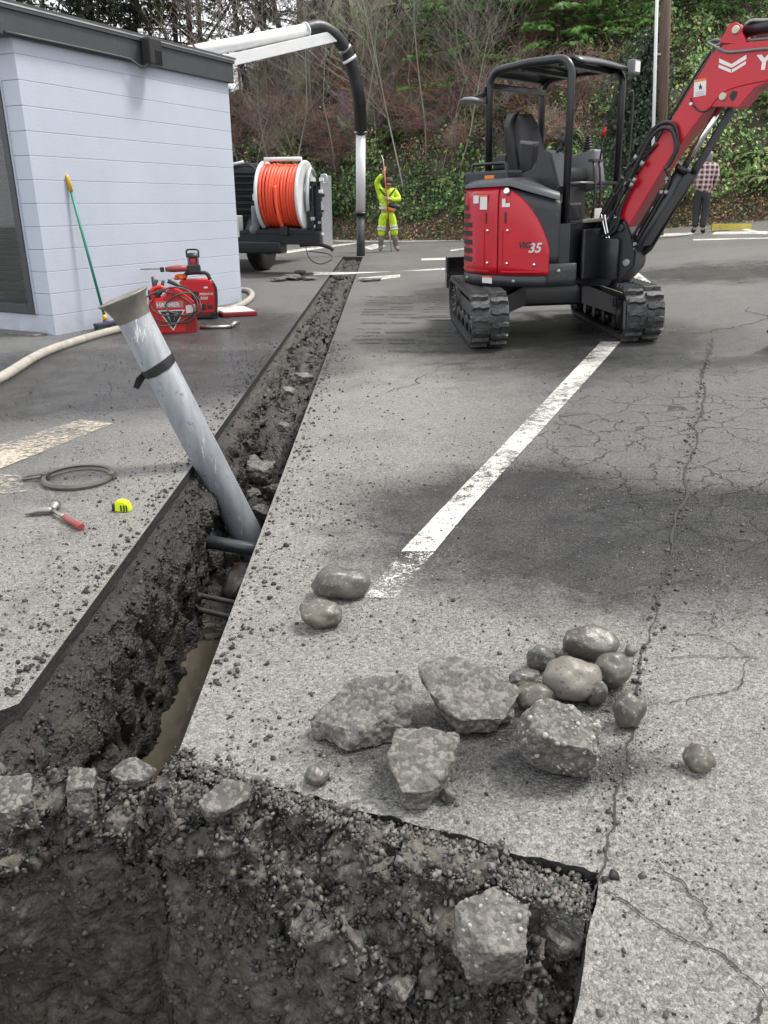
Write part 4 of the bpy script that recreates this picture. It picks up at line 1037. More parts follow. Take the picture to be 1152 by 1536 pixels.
# ================================================================== LEANING SUCTION PIPE
g = G('dull_aluminium')
st = g.noise(3.0, 6, g.map((5, 5, 1.0)), rough=.7); col = g.mix(g.ramp(st, .35, .65), (.165, .178, .195), (.255, .27, .288))
col = g.mix(g.math('MULTIPLY', g.ramp(g.noise(24, 7, rough=.8), .60, .66), .8), col, (.045, .043, .04)); col = g.mix(g.math('MULTIPLY', g.ramp(g.noise(9, 8, g.map((1, 1, .2)), rough=.8), .60, .63), .7), col, (.60, .60, .58))
g.set(Base_Color=col, Roughness=g.math('ADD', .42, g.math('MULTIPLY', g.noise(14, 4), .3)), Metallic=.0, Normal=g.bump(g.noise(60, 5), .2, .003)); M_PIPE = g.m
pb = Vector((-.650, 3.83, -.56)); pt = at_y(193, 462, 3.72)
pdv = (pt - pb).normalized(); LN = (pt - pb).length
PM = frame(pb, pdv, (1, 0, 0))
PIPE = root('suction_pipe', 'dull grey metal suction pipe with flared rim leaning out of the trench', 'pipe', pb)
r_ = .079
b = MB(PM); b.lathe([(r_, 0), (r_, LN * .45), (r_, LN), (r_ - .005, LN), (r_ - .005, .1)], None, 40, False); b.build('tube', M_PIPE, PIPE)
b = MB(PM); b.lathe([(r_ + .001, LN - .05), (r_ + .006, LN - .015), (r_ + .022, LN + .032), (r_ + .040, LN + .048), (r_ + .043, LN + .055), (r_ + .024, LN + .046), (r_ + .002, LN + .01), (r_ - .004, LN - .05)], None, 40, False); b.build('flared_rim', mat('rusty_flange', (.22, .21, .19), .5, .4, dirt=.5, dirtc=(.11, .085, .06)), PIPE)
tz = (at_y(228, 552, 3.74) - pb).dot(pdv)
b = MB(PM)
for i in range(3):
    prof = []; n = 40; vs = []; fs = []
    for k in range(n):
        w = 2 * math.pi * k / n; zz = tz + .028 * math.sin(w + .4 + i * .5) * .5 + (i - 1.0) * .006
        for dz in (-.011, .011): rr = r_ + .003 + .0016 * i + .0015 * math.sin(7 * w + i); vs.append((rr * math.cos(w), rr * math.sin(w), zz + dz))
    for k in range(n): l = (k + 1) % n; fs.append([2 * k, 2 * l, 2 * l + 1, 2 * k + 1])
    b.add(vs, fs, True)
e0 = Vector((-r_ - .004, -.01, tz - .03)); b.add([e0 + Vector((0, 0, .03)), e0 + Vector((0, 0, 0)), e0 + Vector((-.05, -.02, -.035)), e0 + Vector((-.065, -.03, -.015)), e0 + Vector((-.03, -.03, .02))], [[0, 1, 2, 3, 4]])
b.build('black_tape', M_BLK, PIPE)
# pipes crossing the trench
def cross(px0, px1, Y, r, m, label, name='buried_pipe', cat='pipe', x1=None):
    A = at_y(*px0, Y); B = at_y(*px1, Y); d = (B - A); B = A + d * ((TX1 + .06 - A.x) / d.x); A = A - d.normalized() * .08
    bb = MB(); bb.tube([A, A.lerp(B, .5), B], r, 16); return tag(bb.build(name, m), label, cat)
cross((292, 809), (378, 824), 3.58, .034, mat('dark_pipe', (.045, .05, .055), .35, .2, dirt=.3, dirtc=(.02, .02, .02)), 'thick dark pipe crossing the trench in front of the leaning pipe')
M_COND = mat('muddy_conduit', (.035, .033, .030), .5, dirt=.3)
cross((278, 889), (342, 902), 3.2, .0125, M_COND, 'upper of two thin dark conduits crossing the trench', 'conduit', 'conduit'); cross((278, 910), (340, 924), 3.12, .0125, M_COND, 'lower of two thin dark conduits crossing the trench', 'conduit', 'conduit')
q = at_y(360, 852, 3.60); b = MB(Matrix.Translation(q)); b.lathe([(.028, -.06), (.03, .0), (.024, .012)], None, 14); b.box((-.02, -.01, .01), (.012, .012, .04)); tag(b.build('pipe_plug', mat('orange_plastic', (.75, .09, .02), .45)), 'small orange cap at the foot of the leaning pipe', 'cap')
q = at_z(352, 878, -.55); V, F = rock_mesh((.17, .3, .14), 121, 'cob'); o = link_mesh('cobble', np_mesh('cobble', V, F, M_COB, True), None, (q.x + .03, q.y, -.53)); tag(o, 'pale rounded stone at the water edge in the trench', 'stone')

# ================================================================== TOOLS ON THE LEFT SLAB
# ring clamp
c = gp(118, 716, .012); CL = root('ring_clamp', 'round metal ring clamp with lever handle lying on the asphalt', 'clamp', (c.x, c.y, gz(c.x, c.y)))
rx = (gp(168, 713).x - gp(76, 713).x) / 2
M_CLAMP = mat('worn_grey_metal', (.16, .15, .13), .42, .4, dirt=.35, dirtc=(.09, .085, .075))
b = MB(); n = 48
for sec, w0, w1 in ((0, -175, 4), (1, 8, 178)):
    pts = [(c.x + rx * math.cos(R(w0 + (w1 - w0) * k / n)), c.y + rx * math.sin(R(w0 + (w1 - w0) * k / n)), gz(c.x, c.y) + .018) for k in range(n + 1)]
    b = MB(); vs = []; fs = []
    for p in pts:
        d = Vector((p[0] - c.x, p[1] - c.y, 0)).normalized()
        for ro, zo in ((.013, -.016), (.018, -.003), (.013, .010), (-.004, .008), (.004, -.003), (-.004, -.014)): vs.append(Vector(p) + d * ro + Vector((0, 0, zo)))
    m = 6
    for i in range(n):
        for k in range(m): fs.append([i * m + k, (i + 1) * m + k, (i + 1) * m + (k + 1) % m, i * m + (k + 1) % m])
    fs += [list(range(m)), [n * m + k for k in reversed(range(m))]]; b.add(vs, fs); b.build('clamp_band', M_CLAMP, CL)
hx = c.x - rx; b = MB(); b.box((hx - .005, c.y, gz(c.x, c.y) + .02), (.03, .035, .034), None, .004); b.box((c.x + rx + .01, c.y, gz(c.x, c.y) + .02), (.025, .03, .036), None, .004); b.build('hinge', M_CLAMP, CL)
b = MB(); b.tube([(hx - .02, c.y - .02, gz(c.x, c.y) + .022), (hx - .10, c.y - .03, gz(c.x, c.y) + .012), (hx - .115, c.y, gz(c.x, c.y) + .012), (hx - .10, c.y + .022, gz(c.x, c.y) + .012), (hx - .02, c.y + .018, gz(c.x, c.y) + .022)], .008, 8); b.build('lever', M_CLAMP, CL)
# claw hammer
h0 = gp(78, 765, .02); h1 = gp(122, 791, .015)
HM = root('claw_hammer', 'claw hammer with dirty red grip lying on the asphalt', 'hammer', (h0.x, h0.y, gz(h0.x, h0.y)))
dv = (h1 - h0)
b = MB(); b.tube([h0, h0 + dv * .2, h0 + dv * .45], [.009, .008, .009], 10); b.build('shaft', M_STEEL, HM)
b = MB(); b.tube([h0 + dv * .42, h0 + dv * .5, h0 + dv * .8, h0 + dv * .97, h0 + dv], [.011, .014, .0135, .017, .014], 12); b.build('grip', mat('dirty_red_grip', (.24, .035, .03), .55, dirt=.35), HM)
hf = gp(84, 757, .016); cl = gp(40, 769, .012); mdl = h0.copy()
b = MB(); b.tube([mdl, mdl.lerp(hf, .55), mdl.lerp(hf, .6), hf], [.015, .014, .021, .021], 12); b.build('hammer_face', M_STEEL, HM)
for s in (-1, 1):
    b = MB(); b.tube(spline([mdl, mdl.lerp(cl, .5) + Vector((0, s * .008, .006)), cl + Vector((0, s * .016, 0))], 4), [.014] * 4 + [.011] * 4 + [.005], 8); b.build('claw', M_STEEL, HM)
# tape measure
c = gp(184, 760, .02); TMx = Matrix.Translation((c.x, c.y, gz(c.x, c.y))) @ Matrix.Rotation(R(-8), 4, 'Z')
TP = root('tape_measure', 'fluorescent yellow tape measure with black stripes near the trench edge', 'tape measure', TMx.translation)
M_FLUO = mat('fluorescent_yellow', (.66, .80, .02), .4, var=.08)
b = MB(TMx); b.prism([(-.034, 0), (.034, 0), (.036, .02), (.032, .038), (.018, .05), (-.008, .052), (-.026, .046), (-.034, .03)], -.016, .016, Matrix.Rotation(R(90), 4, 'X'))
o = b.build('case', M_FLUO, TP); bm = bmesh.new(); bm.from_mesh(o.data); bmesh.ops.remove_doubles(bm, verts=bm.verts, dist=1e-5); bmesh.ops.bevel(bm, geom=[e for e in bm.edges if len(e.link_faces) == 2 and e.calc_face_angle(0) > .5], offset=.005, segments=2, affect='EDGES'); bm.to_mesh(o.data); bm.free()
for x in (.0, .013, .025):
    b = MB(TMx); b.box((x, -.0165, .018), (.0065, .004, .028), None, .001); b.build('stripe', M_BLKP, TP)
b = MB(TMx); b.box((-.034, -.004, .022), (.014, .028, .026), None, .003); b.box((-.040, 0, .006), (.012, .02, .008)); b.build('nose', M_BLKP, TP)
# ================================================================== EXCAVATOR
EXC = Vector((1.548, 7.68, gz(1.548, 7.68)))
EM = Matrix.Translation(EXC) @ Matrix.Rotation(R(-2.0), 4, 'Y')
UM = EM @ Matrix.Translation((-.035, 0, 0)) @ Matrix.Rotation(R(1.0), 4, 'Z')                 # undercarriage: x right, y away from the viewer
HA = R(-42)
HMx = EM @ Matrix.Rotation(HA, 4, 'Z')                     # upper body: x forward, y left
M_XRED = mat('glossy_red_paint', (.48, .002, .015), .34, var=.10, scale=3, coat=.2)
M_XGREY = mat('charcoal_cover', (.024, .026, .030), .40, var=.15, dirt=.12, dirtc=(.16, .155, .15))
M_XBLK = mat('black_machine_paint', (.007, .0075, .0095), .36, var=.25, dirt=.06, dirtc=(.04, .038, .035), coat=.2)
M_XRUB = mat('track_rubber', (.020, .021, .023), .55, var=.3, scale=14, bump=.003, dirt=.55, dirtc=(.15, .148, .14))
M_XST = mat('machine_steel', (.30, .30, .29), .42, .7, dirt=.35, dirtc=(.12, .11, .10))
M_SEAT = mat('black_vinyl', (.010, .010, .011), .5, bump=.002, bscale=150)
EX = root('mini_excavator', 'red and black mini excavator with open canopy parked on the white stripe', 'excavator', EXC)

# ---- tracks
TRR = .205; THALF = .80; TW = .31; TG_ = 1.285
def belt_path(n):
    """closed loop (y,z) of the track's mid line, with outward normal"""
    L1 = 2 * THALF; arc = math.pi * TRR; tot = 2 * (L1 + arc); out = []
    for k in range(n):
        d = tot * k / n
        if d < L1: out.append((-THALF + d, TRR * 2, 0, 1))
        elif d < L1 + arc:
            w = math.pi / 2 - (d - L1) / TRR; out.append((THALF + TRR * math.cos(w), TRR + TRR * math.sin(w), math.cos(w), math.sin(w)))
        elif d < 2 * L1 + arc: out.append((THALF - (d - L1 - arc), 0, 0, -1))
        else:
            w = -math.pi / 2 - (d - 2 * L1 - arc) / TRR; out.append((-THALF + TRR * math.cos(w), TRR + TRR * math.sin(w), math.cos(w), math.sin(w)))
    return out
ZB = .028
lugmeshes = []
for side in (-1, 1):
    b = MB(); # lug in local: x across, y along belt, z outward ; a bent chevron bar
    x0, x1 = (.006, TW / 2 - .004)
    pts = [(x0, -.020), (x0 + .05, -.032), (x1 - .05, -.016), (x1, -.028), (x1, .016), (x1 - .05, .030), (x0 + .05, .014), (x0, .024)]
    pts = [(side * p[0], p[1]) for p in pts]
    c = (sum(p[0] for p in pts) / 8, sum(p[1] for p in pts) / 8)
    vs = [Vector((p[0], p[1], -.004)) for p in pts] + [Vector((c[0] + (p[0] - c[0]) * .93, c[1] + (p[1] - c[1]) * .72, .028)) for p in pts]
    fs = [[k, (k + 1) % 8, 8 + (k + 1) % 8, 8 + k] for k in range(8)] + [[8 + k for k in range(8)]]
    b.add(vs, fs); me = bpy.data.meshes.new('track_lug'); me.from_pydata(b.v, [], b.f); me.materials.append(M_XRUB)
    bm = bmesh.new(); bm.from_mesh(me); bmesh.ops.recalc_face_normals(bm, faces=bm.faces); bm.to_mesh(me); bm.free(); lugmeshes.append(me)
for sx in (-1, 1):
    xc = sx * TG_ / 2; TM_ = UM @ Matrix.Translation((xc, 0, ZB))
    path = belt_path(110); b = MB(TM_); vs = []; fs = []; n = len(path)
    for (y, z, ny, nz) in path:
        for (x, o) in ((-TW / 2, 0), (TW / 2, 0), (TW / 2, -.026), (.05, -.026), (.04, -.06), (-.04, -.06), (-.05, -.026), (-TW / 2, -.026)): vs.append((x, y + ny * o, z + nz * o))
    m = 8
    for i in range(n):
        j = (i + 1) % n
        for k in range(m): fs.append([i * m + k, j * m + k, j * m + (k + 1) % m, i * m + (k + 1) % m])
    b.add(vs, fs); tr = b.build('track', M_XRUB, EX)
    NL = 46; lp = belt_path(NL * 2)
    for i in range(NL):
        for s, me in enumerate(lugmeshes):
            y, z, ny, nz = lp[(2 * i + s) % (2 * NL)]
            M_ = TM_ @ Matrix.Translation((0, y, z)) @ Matrix(((1, 0, 0, 0), (0, nz, ny, 0), (0, -ny, nz, 0), (0, 0, 0, 1)))
            o = bpy.data.objects.new('track_lug', me); COL.objects.link(o); o.parent = tr
            o.matrix_local = Matrix.Translation(-ORG[EX.name]) @ M_; ORG[o.name] = ORG[EX.name]
    # frame, wheels, rollers
    b = MB(TM_); b.box((0, 0, .21), (.17, 1.36, .16), None, .02); b.box((-sx * .04, 0, .27), (.2, 1.1, .07), None, .015); b.build('track_frame', M_XBLK, EX)
    for y, nm in ((-THALF, 'sprocket'), (THALF, 'idler')):
        w = MB(TM_); w.lathe([(.10, -.115), (.165, -.10), (.172, -.05), (.172, .05), (.165, .10), (.10, .115)], frame((0, y, TRR), (1, 0, 0)), 28); w = w.build(nm, M_XST if nm == 'sprocket' else M_XBLK, EX)
        hb_ = MB(TM_)
        for k in range(9): a_ = 2 * math.pi * k / 9; hb_.lathe([(.012, 0), (.012, .012)], frame((sx * .114, y + .115 * math.cos(a_), TRR + .115 * math.sin(a_)), (sx, 0, 0)), 6)
        tag(hb_.build('bolts', M_XST, w), kind='stuff')
        b = MB(TM_); b.box((-sx * .13, y + (.02 if y < 0 else -.02), TRR), (.06, .22, .25), None, .03); b.build('motor_cover', M_XBLK, EX)
    for y in (-.5, -.17, .17, .5):
        b = MB(TM_); b.lathe([(.05, -.12), (.075, -.10), (.05, -.05), (.05, .05), (.075, .10), (.05, .12)], frame((0, y, .10), (1, 0, 0)), 16); b.build('track_roller', M_XBLK, EX)
# centre frame with spread legs
b = MB(UM); b.box((0, .02, .37), (.62, .80, .20), None, .03)
for sx in (-1, 1):
    for sy in (-1, 1):
        b.slab([(sx * .25, sy * .34 - .09, .46), (sx * .25, sy * .34 - .09, .29), (sx * .60, sy * .46 - .09, .17), (sx * .60, sy * .46 - .09, .31)], (0, .18, 0))
b.build('lower_frame', M_XBLK, EX)
b = MB(UM); b.lathe([(.33, .44), (.36, .46), (.36, .49), (.33, .51)], None, 32); b.build('slew_ring', M_XST, EX)
# dozer blade at the far end, raised
b = MB(UM); n = 9; prof = [(1.36 + .05 * math.sin(math.pi * k / (n - 1)), .30 + .31 * k / (n - 1)) for k in range(n)]
vs = []
for x in (-.80, .80):
    for (y, z) in prof: vs.append((x, y, z))
    for (y, z) in reversed(prof): vs.append((x, y - .035, z))
m = 2 * n; fs = [[k, (k + 1) % m, m + (k + 1) % m, m + k] for k in range(m)] + [list(range(m)), [m + k for k in range(m)]]
b.add(vs, fs)
for x in (-.79, .79): b.box((x, 1.30, .455), (.02, .14, .31))
b.build('dozer_blade', M_XBLK, EX)
for x in (-.33, .33):
    b = MB(UM); b.box((x, .95, .36), (.09, .75, .12), Matrix.Rotation(R(10), 3, 'X'), .01); b.build('blade_arm', M_XBLK, EX)

# ---- upper body
RB = .775
def arc(a0, a1, n, r=RB): return [(r * math.cos(R(a0 + (a1 - a0) * k / n)), r * math.sin(R(a0 + (a1 - a0) * k / n))) for k in range(n + 1)]
def shell(a0, a1, zb, zt, r0, th, n=24, rows=8, lean=0.0):
    """curved panel; zt may be a function of the angle; lean pulls the top inwards"""
    b = MB(HMx); vs = []; fs = []; sm = []
    for k in range(n + 1):
        a_ = a0 + (a1 - a0) * k / n; t = zt(a_) if callable(zt) else zt
        for i in range(rows + 1):
            z = zb + (t - zb) * i / rows; f = i / rows
            rr = r0 - lean * max(0, f - .72) ** 2 * 12
            for r in (rr, rr - th): vs.append((r * math.cos(R(a_)), r * math.sin(R(a_)), z))
    q = 2 * (rows + 1)
    def I(k, i, s): return k * q + 2 * i + s
    for k in range(n):
        for i in range(rows):
            fs.append([I(k, i, 0), I(k + 1, i, 0), I(k + 1, i + 1, 0), I(k, i + 1, 0)]); sm.append(True)
            fs.append([I(k, i, 1), I(k, i + 1, 1), I(k + 1, i + 1, 1), I(k + 1, i, 1)]); sm.append(True)
        fs.append([I(k, rows, 0), I(k + 1, rows, 0), I(k + 1, rows, 1), I(k, rows, 1)]); sm.append(False)
        fs.append([I(k, 0, 0), I(k, 0, 1), I(k + 1, 0, 1), I(k + 1, 0, 0)]); sm.append(False)
    for i in range(rows):
        fs.append([I(0, i, 0), I(0, i + 1, 0), I(0, i + 1, 1), I(0, i, 1)]); sm.append(False)
        fs.append([I(n, i, 0), I(n, i, 1), I(n, i + 1, 1), I(n, i + 1, 0)]); sm.append(False)
    return b.add(vs, fs, sm)
XF = .56
plan = arc(50, 318, 60); plan = [p for p in plan if p[0] < XF]
b = MB(HMx); b.prism([(p[0] * .965, p[1] * .965) for p in plan], .475, .97); b.build('house_frame', M_XBLK, EX)
shell(105, 300, .475, .562, RB + .004, .05, 44, 2).build('lower_skirt', M_XGREY, EX)
shell(300, 318, .475, .66, RB + .002, .05, 10, 3).build('corner_skirt', M_XGREY, EX)
shell(105, 186, .570, 1.272, RB, .03, 24, 10, .02).build('rear_cover', M_XRED, EX)
p1 = shell(187, 266.5, .570, 1.272, RB + .004, .03, 26, 10, .02).build('side_cover', M_XRED, EX)
top2 = lambda a_: .70 + .572 * math.cos(min(1, max(0, (a_ - 267) / 35)) * math.pi / 2) ** .62
p2 = shell(267.5, 301, .570, top2, RB + .004, .03, 26, 10, .02).build('side_cover', M_XRED, EX)
shell(255, 307, .64, lambda a_: 1.27 - .16 * max(0, (a_ - 270) / 48), RB - .018, .05, 26, 6).build('quarter_cover', M_XGREY, EX)
# hood over the engine: loft from the wall line to the inset top
b = MB(HMx); n = 46; rings = []; vs = []
for (rr, z) in ((RB + .002, 1.277), (RB - .004, 1.305), (RB - .03, 1.328), (RB - .08, 1.340), (.40, 1.346)):
    for k in range(n + 1):
        a_ = 105 + (306 - 105) * k / n; d = 1.0 if a_ < 272 else 1 - .0 * (a_ - 272)
        dz = -.16 * max(0, (a_ - 275) / 40)
        vs.append((rr * math.cos(R(a_)), rr * math.sin(R(a_)), z + dz))
b.add(vs, [[i * (n + 1) + k, i * (n + 1) + k + 1, (i + 1) * (n + 1) + k + 1, (i + 1) * (n + 1) + k] for i in range(4) for k in range(n)], True); b.build('hood', mat('grey_hood_cover', (.070, .074, .082), .42, var=.12), EX, fix=True)
def cyl(a_, z, r=RB): return Vector((r * math.cos(R(a_)), r * math.sin(R(a_)), z))
def patch(name, m, a0, a1, z0, z1, parent, r=RB + .006, th=.003, n=6, slant=0.0):
    b = MB(HMx); vs = []; fs = []
    for k in range(n + 1):
        a_ = a0 + (a1 - a0) * k / n
        for z in (z0, z1):
            for rr in (r, r + th): vs.append(cyl(a_ + slant * (z - z0), z, rr))
    for k in range(n):
        i = 4 * k; j = i + 4
        fs += [[i + 1, j + 1, j + 3, i + 3], [i, i + 2, j + 2, j], [i, j, j + 1, i + 1], [i + 2, i + 3, j + 3, j + 2]]
    fs += [[0, 1, 3, 2], [4 * n, 4 * n + 2, 4 * n + 3, 4 * n + 1]]
    b.add(vs, fs); return b.build(name, m, parent)
for i in range(7):                                   # vent slots on the rear quarter
    z = .665 + i * .072; sh = max(0, i - 4) * 3.5
    patch('vent_slot', M_BLK, 211, 241 - sh, z, z + .042, p1, RB + .005, .002)
patch('vent_rib', M_XRED, 210, 244, .648, .656, p1, RB + .004, .006)
for a0, pr in ((257, p1), (272.5, p2)):
    patch('latch_slot', M_BLK, a0 - .6, a0 + .8, .985, 1.075, pr, RB + .004, .002)
    b = MB(HMx); b.sphere(cyl(a0 + 1.8, .93, RB + .008), .014, 8, 6); b.build('latch', M_CHROME, pr)
    b = MB(HMx); b.sphere(cyl(a0 + 1.8, .665, RB + .008), .014, 8, 6); b.build('latch', M_CHROME, pr)
    patch('panel_rib', M_XRED, a0 - 2.6, a0 - 1.6, .64, .93, pr, RB + .003, .006)
b = MB(HMx); b.sphere(cyl(292, .655, RB + .006), .015, 8, 6); b.build('latch', M_CHROME, p2)
patch('lower_crease', M_XRED, 270, 297, .592, .604, p2, RB + .003, .007, 12); patch('lower_crease', M_XRED, 215, 260, .592, .604, p1, RB + .003, .007, 12)
patch('upper_crease', M_XRED, 279, 300, .735, .741, p2, RB + .003, .005, 10)
M_ORG = mat('orange_warning', (.75, .20, .02), .5, var=.05); M_TXT = mat('grey_print', (.30, .31, .33), .6, var=.3, scale=90)
def sticker(a0, a1, z0, z1, par, head=.25):
    patch('warning_sticker', M_WHITE, a0, a1, z0, z1 - (z1 - z0) * head, par, RB + .0075, .0015, 3); patch('sticker_header', M_ORG, a0, a1, z1 - (z1 - z0) * head, z1, par, RB + .0075, .0015, 3)
patch('warning_sticker', M_WHITE, 243, 249.5, 1.15, 1.215, p1, RB + .006, .002); patch('warning_sticker', M_WHITE, 251, 258, 1.10, 1.20, p1, RB + .0065, .002); patch('sticker_header', M_ORG, 250, 258, 1.20, 1.215, p1, RB + .0065, .002)
patch('warning_sticker', M_WHITE, 270, 272.5, 1.115, 1.18, p2, RB + .006, .002); patch('warning_sticker', M_WHITE, 272.6, 275.5, 1.115, 1.145, p2, RB + .006, .002)
EXH = EX
patch('warning_sticker', M_WHITE, 254, 263, .495, .54, EXH, RB + .006, .002); patch('sticker_header', M_ORG, 254, 263, .541, .552, EXH, RB + .006, .002)
for a_ in (232, 279):
    b = MB(HMx); b.sphere(cyl(a_, .52, RB + .004), .018, 10, 6); b.build('tow_bolt', M_XST, EX)
b = MB(HMx); b.sphere(cyl(307, .60, RB + .004), .018, 10, 6); b.build('tow_bolt', M_XST, EX)
b = MB(HMx); q = cyl(273, 1.235, RB - .004); b.lathe([(.030, -.01), (.030, .012), (.022, .020)], frame(q, (math.cos(R(273)), math.sin(R(273)), .35)), 14); b.build('filler_cap', M_CHROME, EX)
def warpV(a0, z0):
    def f(q): return HMx @ cyl(a0 + math.degrees(q.x / RB), z0 + q.y, RB + .0065 + q.z)
    return f
text_obj('ViO', .070, None, 'lettering', M_BLKP, p2, .25, .0025, warpV(281.5, .79)); text_obj('35', .105, None, 'lettering', mat('silver_print', (.55, .55, .55), .3, .6, var=.05), p2, .25, .003, warpV(288.0, .755))
# floor, front plate, seat, consoles
b = MB(HMx); b.prism([(.56, .52), (.56, -.30), (.30, -.42), (-.1, -.30), (-.1, .62), (.30, .66)], .972, .99); b.build('floor_plate', M_XBLK, EX)
b = MB(HMx); b.box((.575, .0, .72), (.03, .86, .40), None, .01); b.build('front_plate', M_XBLK, EX)
b = MB(HMx); b.box((.575, -.12, .985), (.04, .62, .03), None, .008); b.build('step_edge', M_XST, EX)
def xbox(name, m, c, s, rot=None, bev=.02, par=None):
    b = MB(HMx); b.box(c, s, rot, bev); return b.build(name, m, par or EX)
xbox('seat_base', M_XGREY, (-.10, .10, 1.13), (.5, .52, .32), None, .03)
RY = lambda d: Matrix.Rotation(R(d), 3, 'Y')
st_ = MB(HMx); st_.box((-.02, .06, 1.33), (.46, .46, .13), RY(-6), .05); seat = st_.build('seat', M_SEAT, EX)
b = MB(HMx); n = 10; vs = []
for i in range(n + 1):                               # curved seat back with side bolsters
    f = i / n; z = 1.33 + .56 * f; x = -.27 - .12 * f; w = (.235 - .055 * max(0, f - .55) / .45 - .03 * (1 - f)) * (1 - .45 * max(0, f - .85) / .15)
    for (yy, dx) in ((-w, .055), (-w * .72, .005), (0, -.012), (w * .72, .005), (w, .055), (w * .98, -.07), (0, -.085), (-w * .98, -.07)): vs.append((x + dx, .06 + yy, z))
fs = [[i * 8 + k, i * 8 + (k + 1) % 8, (i + 1) * 8 + (k + 1) % 8, (i + 1) * 8 + k] for i in range(n) for k in range(8)] + [list(range(8)), [n * 8 + k for k in reversed(range(8))]]
b.add(vs, fs, True); b.build('backrest', M_SEAT, seat)
xbox('armrest', M_SEAT, (-.12, -.20, 1.50), (.12, .10, .24), RY(8), .02)
xbox('armrest_cap', M_GREY, (-.12, -.20, 1.625), (.13, .11, .03), RY(8), .01)
# right-hand console with the pilot lever
b = MB(HMx); b.slab([(-.16, -.42, 1.24), (.02, -.42, 1.24), (.26, -.42, 1.20), (.33, -.42, 1.26), (.24, -.42, 1.52), (.16, -.42, 1.55), (.04, -.42, 1.40), (-.14, -.42, 1.36)], (0, .18, 0)); b.build('console', M_XGREY, EX)
b = MB(HMx); b.slab([(.10, -.424, 1.25), (.27, -.424, 1.23), (.30, -.424, 1.27), (.23, -.424, 1.49), (.17, -.424, 1.50)], (0, .003, 0)); b.build('console_panel', M_XBLK, EX)
b = MB(HMx); b.tube([(.20, -.30, 1.50), (.26, -.28, 1.60)], .014, 8); b.sphere((.27, -.28, 1.62), (.03, .03, .045), 10, 8); b.build('control_lever', M_BLKP, EX)
xbox('console', M_GREY, (.10, .42, 1.38), (.30, .15, .34), RY(-10), .03)
b = MB(HMx)
for k in range(6): b.lathe([(.045 - .005 * k, 1.55 + .022 * k), (.050 - .005 * k, 1.561 + .022 * k), (.045 - .005 * k, 1.572 + .022 * k)], Matrix.Translation((.12, .40, 0)), 12)
b.build('lever_boot', M_BLK, EX)
b = MB(HMx); b.tube([(.24, .40, 1.40), (.28, .38, 1.68)], .009, 8); b.build('safety_lever', M_BLKP, EX)
b = MB(HMx); b.tube([(.28, .38, 1.67), (.288, .377, 1.74)], .018, 8); b.build('red_knob', mat('red_knob', (.6, .02, .02), .4), EX)
for y in (.02, .12):
    b = MB(HMx); b.tube(spline([(.40, y, .99), (.42, y, 1.2), (.38, y + .02, 1.45)], 4), .011, 8); b.box((.37, y + .03, 1.46), (.05, .09, .02)); b.build('travel_lever', M_BLKP, EX)
b = MB(HMx); b.tube(spline([(-.52, -.50, 1.33), (-.51, -.50, 1.45), (-.47, -.50, 1.465), (-.20, -.50, 1.465), (-.16, -.50, 1.45), (-.15, -.50, 1.34)], 4), .014, 8); b.build('grab_rail', M_XBLK, EX)
xbox('storage_tray', M_XGREY, (-.34, -.42, 1.36), (.46, .24, .10), None, .02); xbox('sticker_plate', M_ORG, (-.30, -.541, 1.36), (.10, .003, .028), None, 0)
b = MB(HMx); b.sphere((-.28, -.42, 1.44), (.06, .05, .05)); b.build('cushion', M_SEAT, EX)
xbox('rear_bracket', M_XBLK, (-.62, .14, 1.46), (.12, .1, .22), None, .02)
# ---- canopy
ZR = 2.20
PA, PB, PC, PD = (-.43, -.37), (.40, -.43), (-.45, .52), (.37, .50)
def hoop(name, A, B, zA, zB, r=.032):
    A3, B3 = Vector((*A, 0)), Vector((*B, 0)); d = (B3 - A3); L = d.length; d.normalize(); rc = .13
    pts = [A3 + Vector((0, 0, zA)), A3 + Vector((0, 0, ZR - rc))]
    for k in range(1, 7): w = math.pi / 2 * k / 6; pts.append(A3 + d * (rc - rc * math.cos(w)) + Vector((0, 0, ZR - rc + rc * math.sin(w))))
    pts.append((A3 + B3) / 2 + Vector((0, 0, ZR + .012)))
    for k in range(0, 7): w = math.pi / 2 * (1 - k / 6); pts.append(B3 - d * (rc - rc * math.cos(w)) + Vector((0, 0, ZR - rc + rc * math.sin(w))))
    pts.append(B3 + Vector((0, 0, zB)))
    b = MB(HMx); b.tube(pts, r, 12); return b.build(name, M_XBLK, EX)
hoop('canopy_hoop', PA, PB, 1.30, .66); hoop('canopy_hoop', PC, PD, 1.2, .97)
b = MB(HMx); vs = []; fs = []; nx, ny = 12, 10
for s in (0, 1):
    for i in range(nx + 1):
        for j in range(ny + 1):
            fx = i / nx; fy = j / ny
            x = (PA[0] - .02) + (PB[0] - PA[0] + .06) * fx; y = PA[1] + .0 + (PC[1] - PA[1]) * fy
            e = abs(2 * fx - 1); z = ZR + .026 - .10 * max(0, e - .78) ** 1.5 * 8 * .55 + .015 * math.sin(math.pi * fy) - .028 * s
            vs.append((x, y, z))
q = (nx + 1) * (ny + 1)
for i in range(nx):
    for j in range(ny):
        k = i * (ny + 1) + j; fs.append([k, k + ny + 1, k + ny + 2, k + 1]); fs.append([q + k, q + k + 1, q + k + ny + 2, q + k + ny + 1])
ring = [i * (ny + 1) for i in range(nx + 1)] + [nx * (ny + 1) + j for j in range(1, ny + 1)] + [i * (ny + 1) + ny for i in range(nx - 1, -1, -1)] + [j for j in range(ny - 1, 0, -1)]
for k in range(len(ring)): l = (k + 1) % len(ring); fs.append([ring[k], ring[l], q + ring[l], q + ring[k]])
b.add(vs, fs, True); b.build('canopy_roof', M_XBLK, EX)
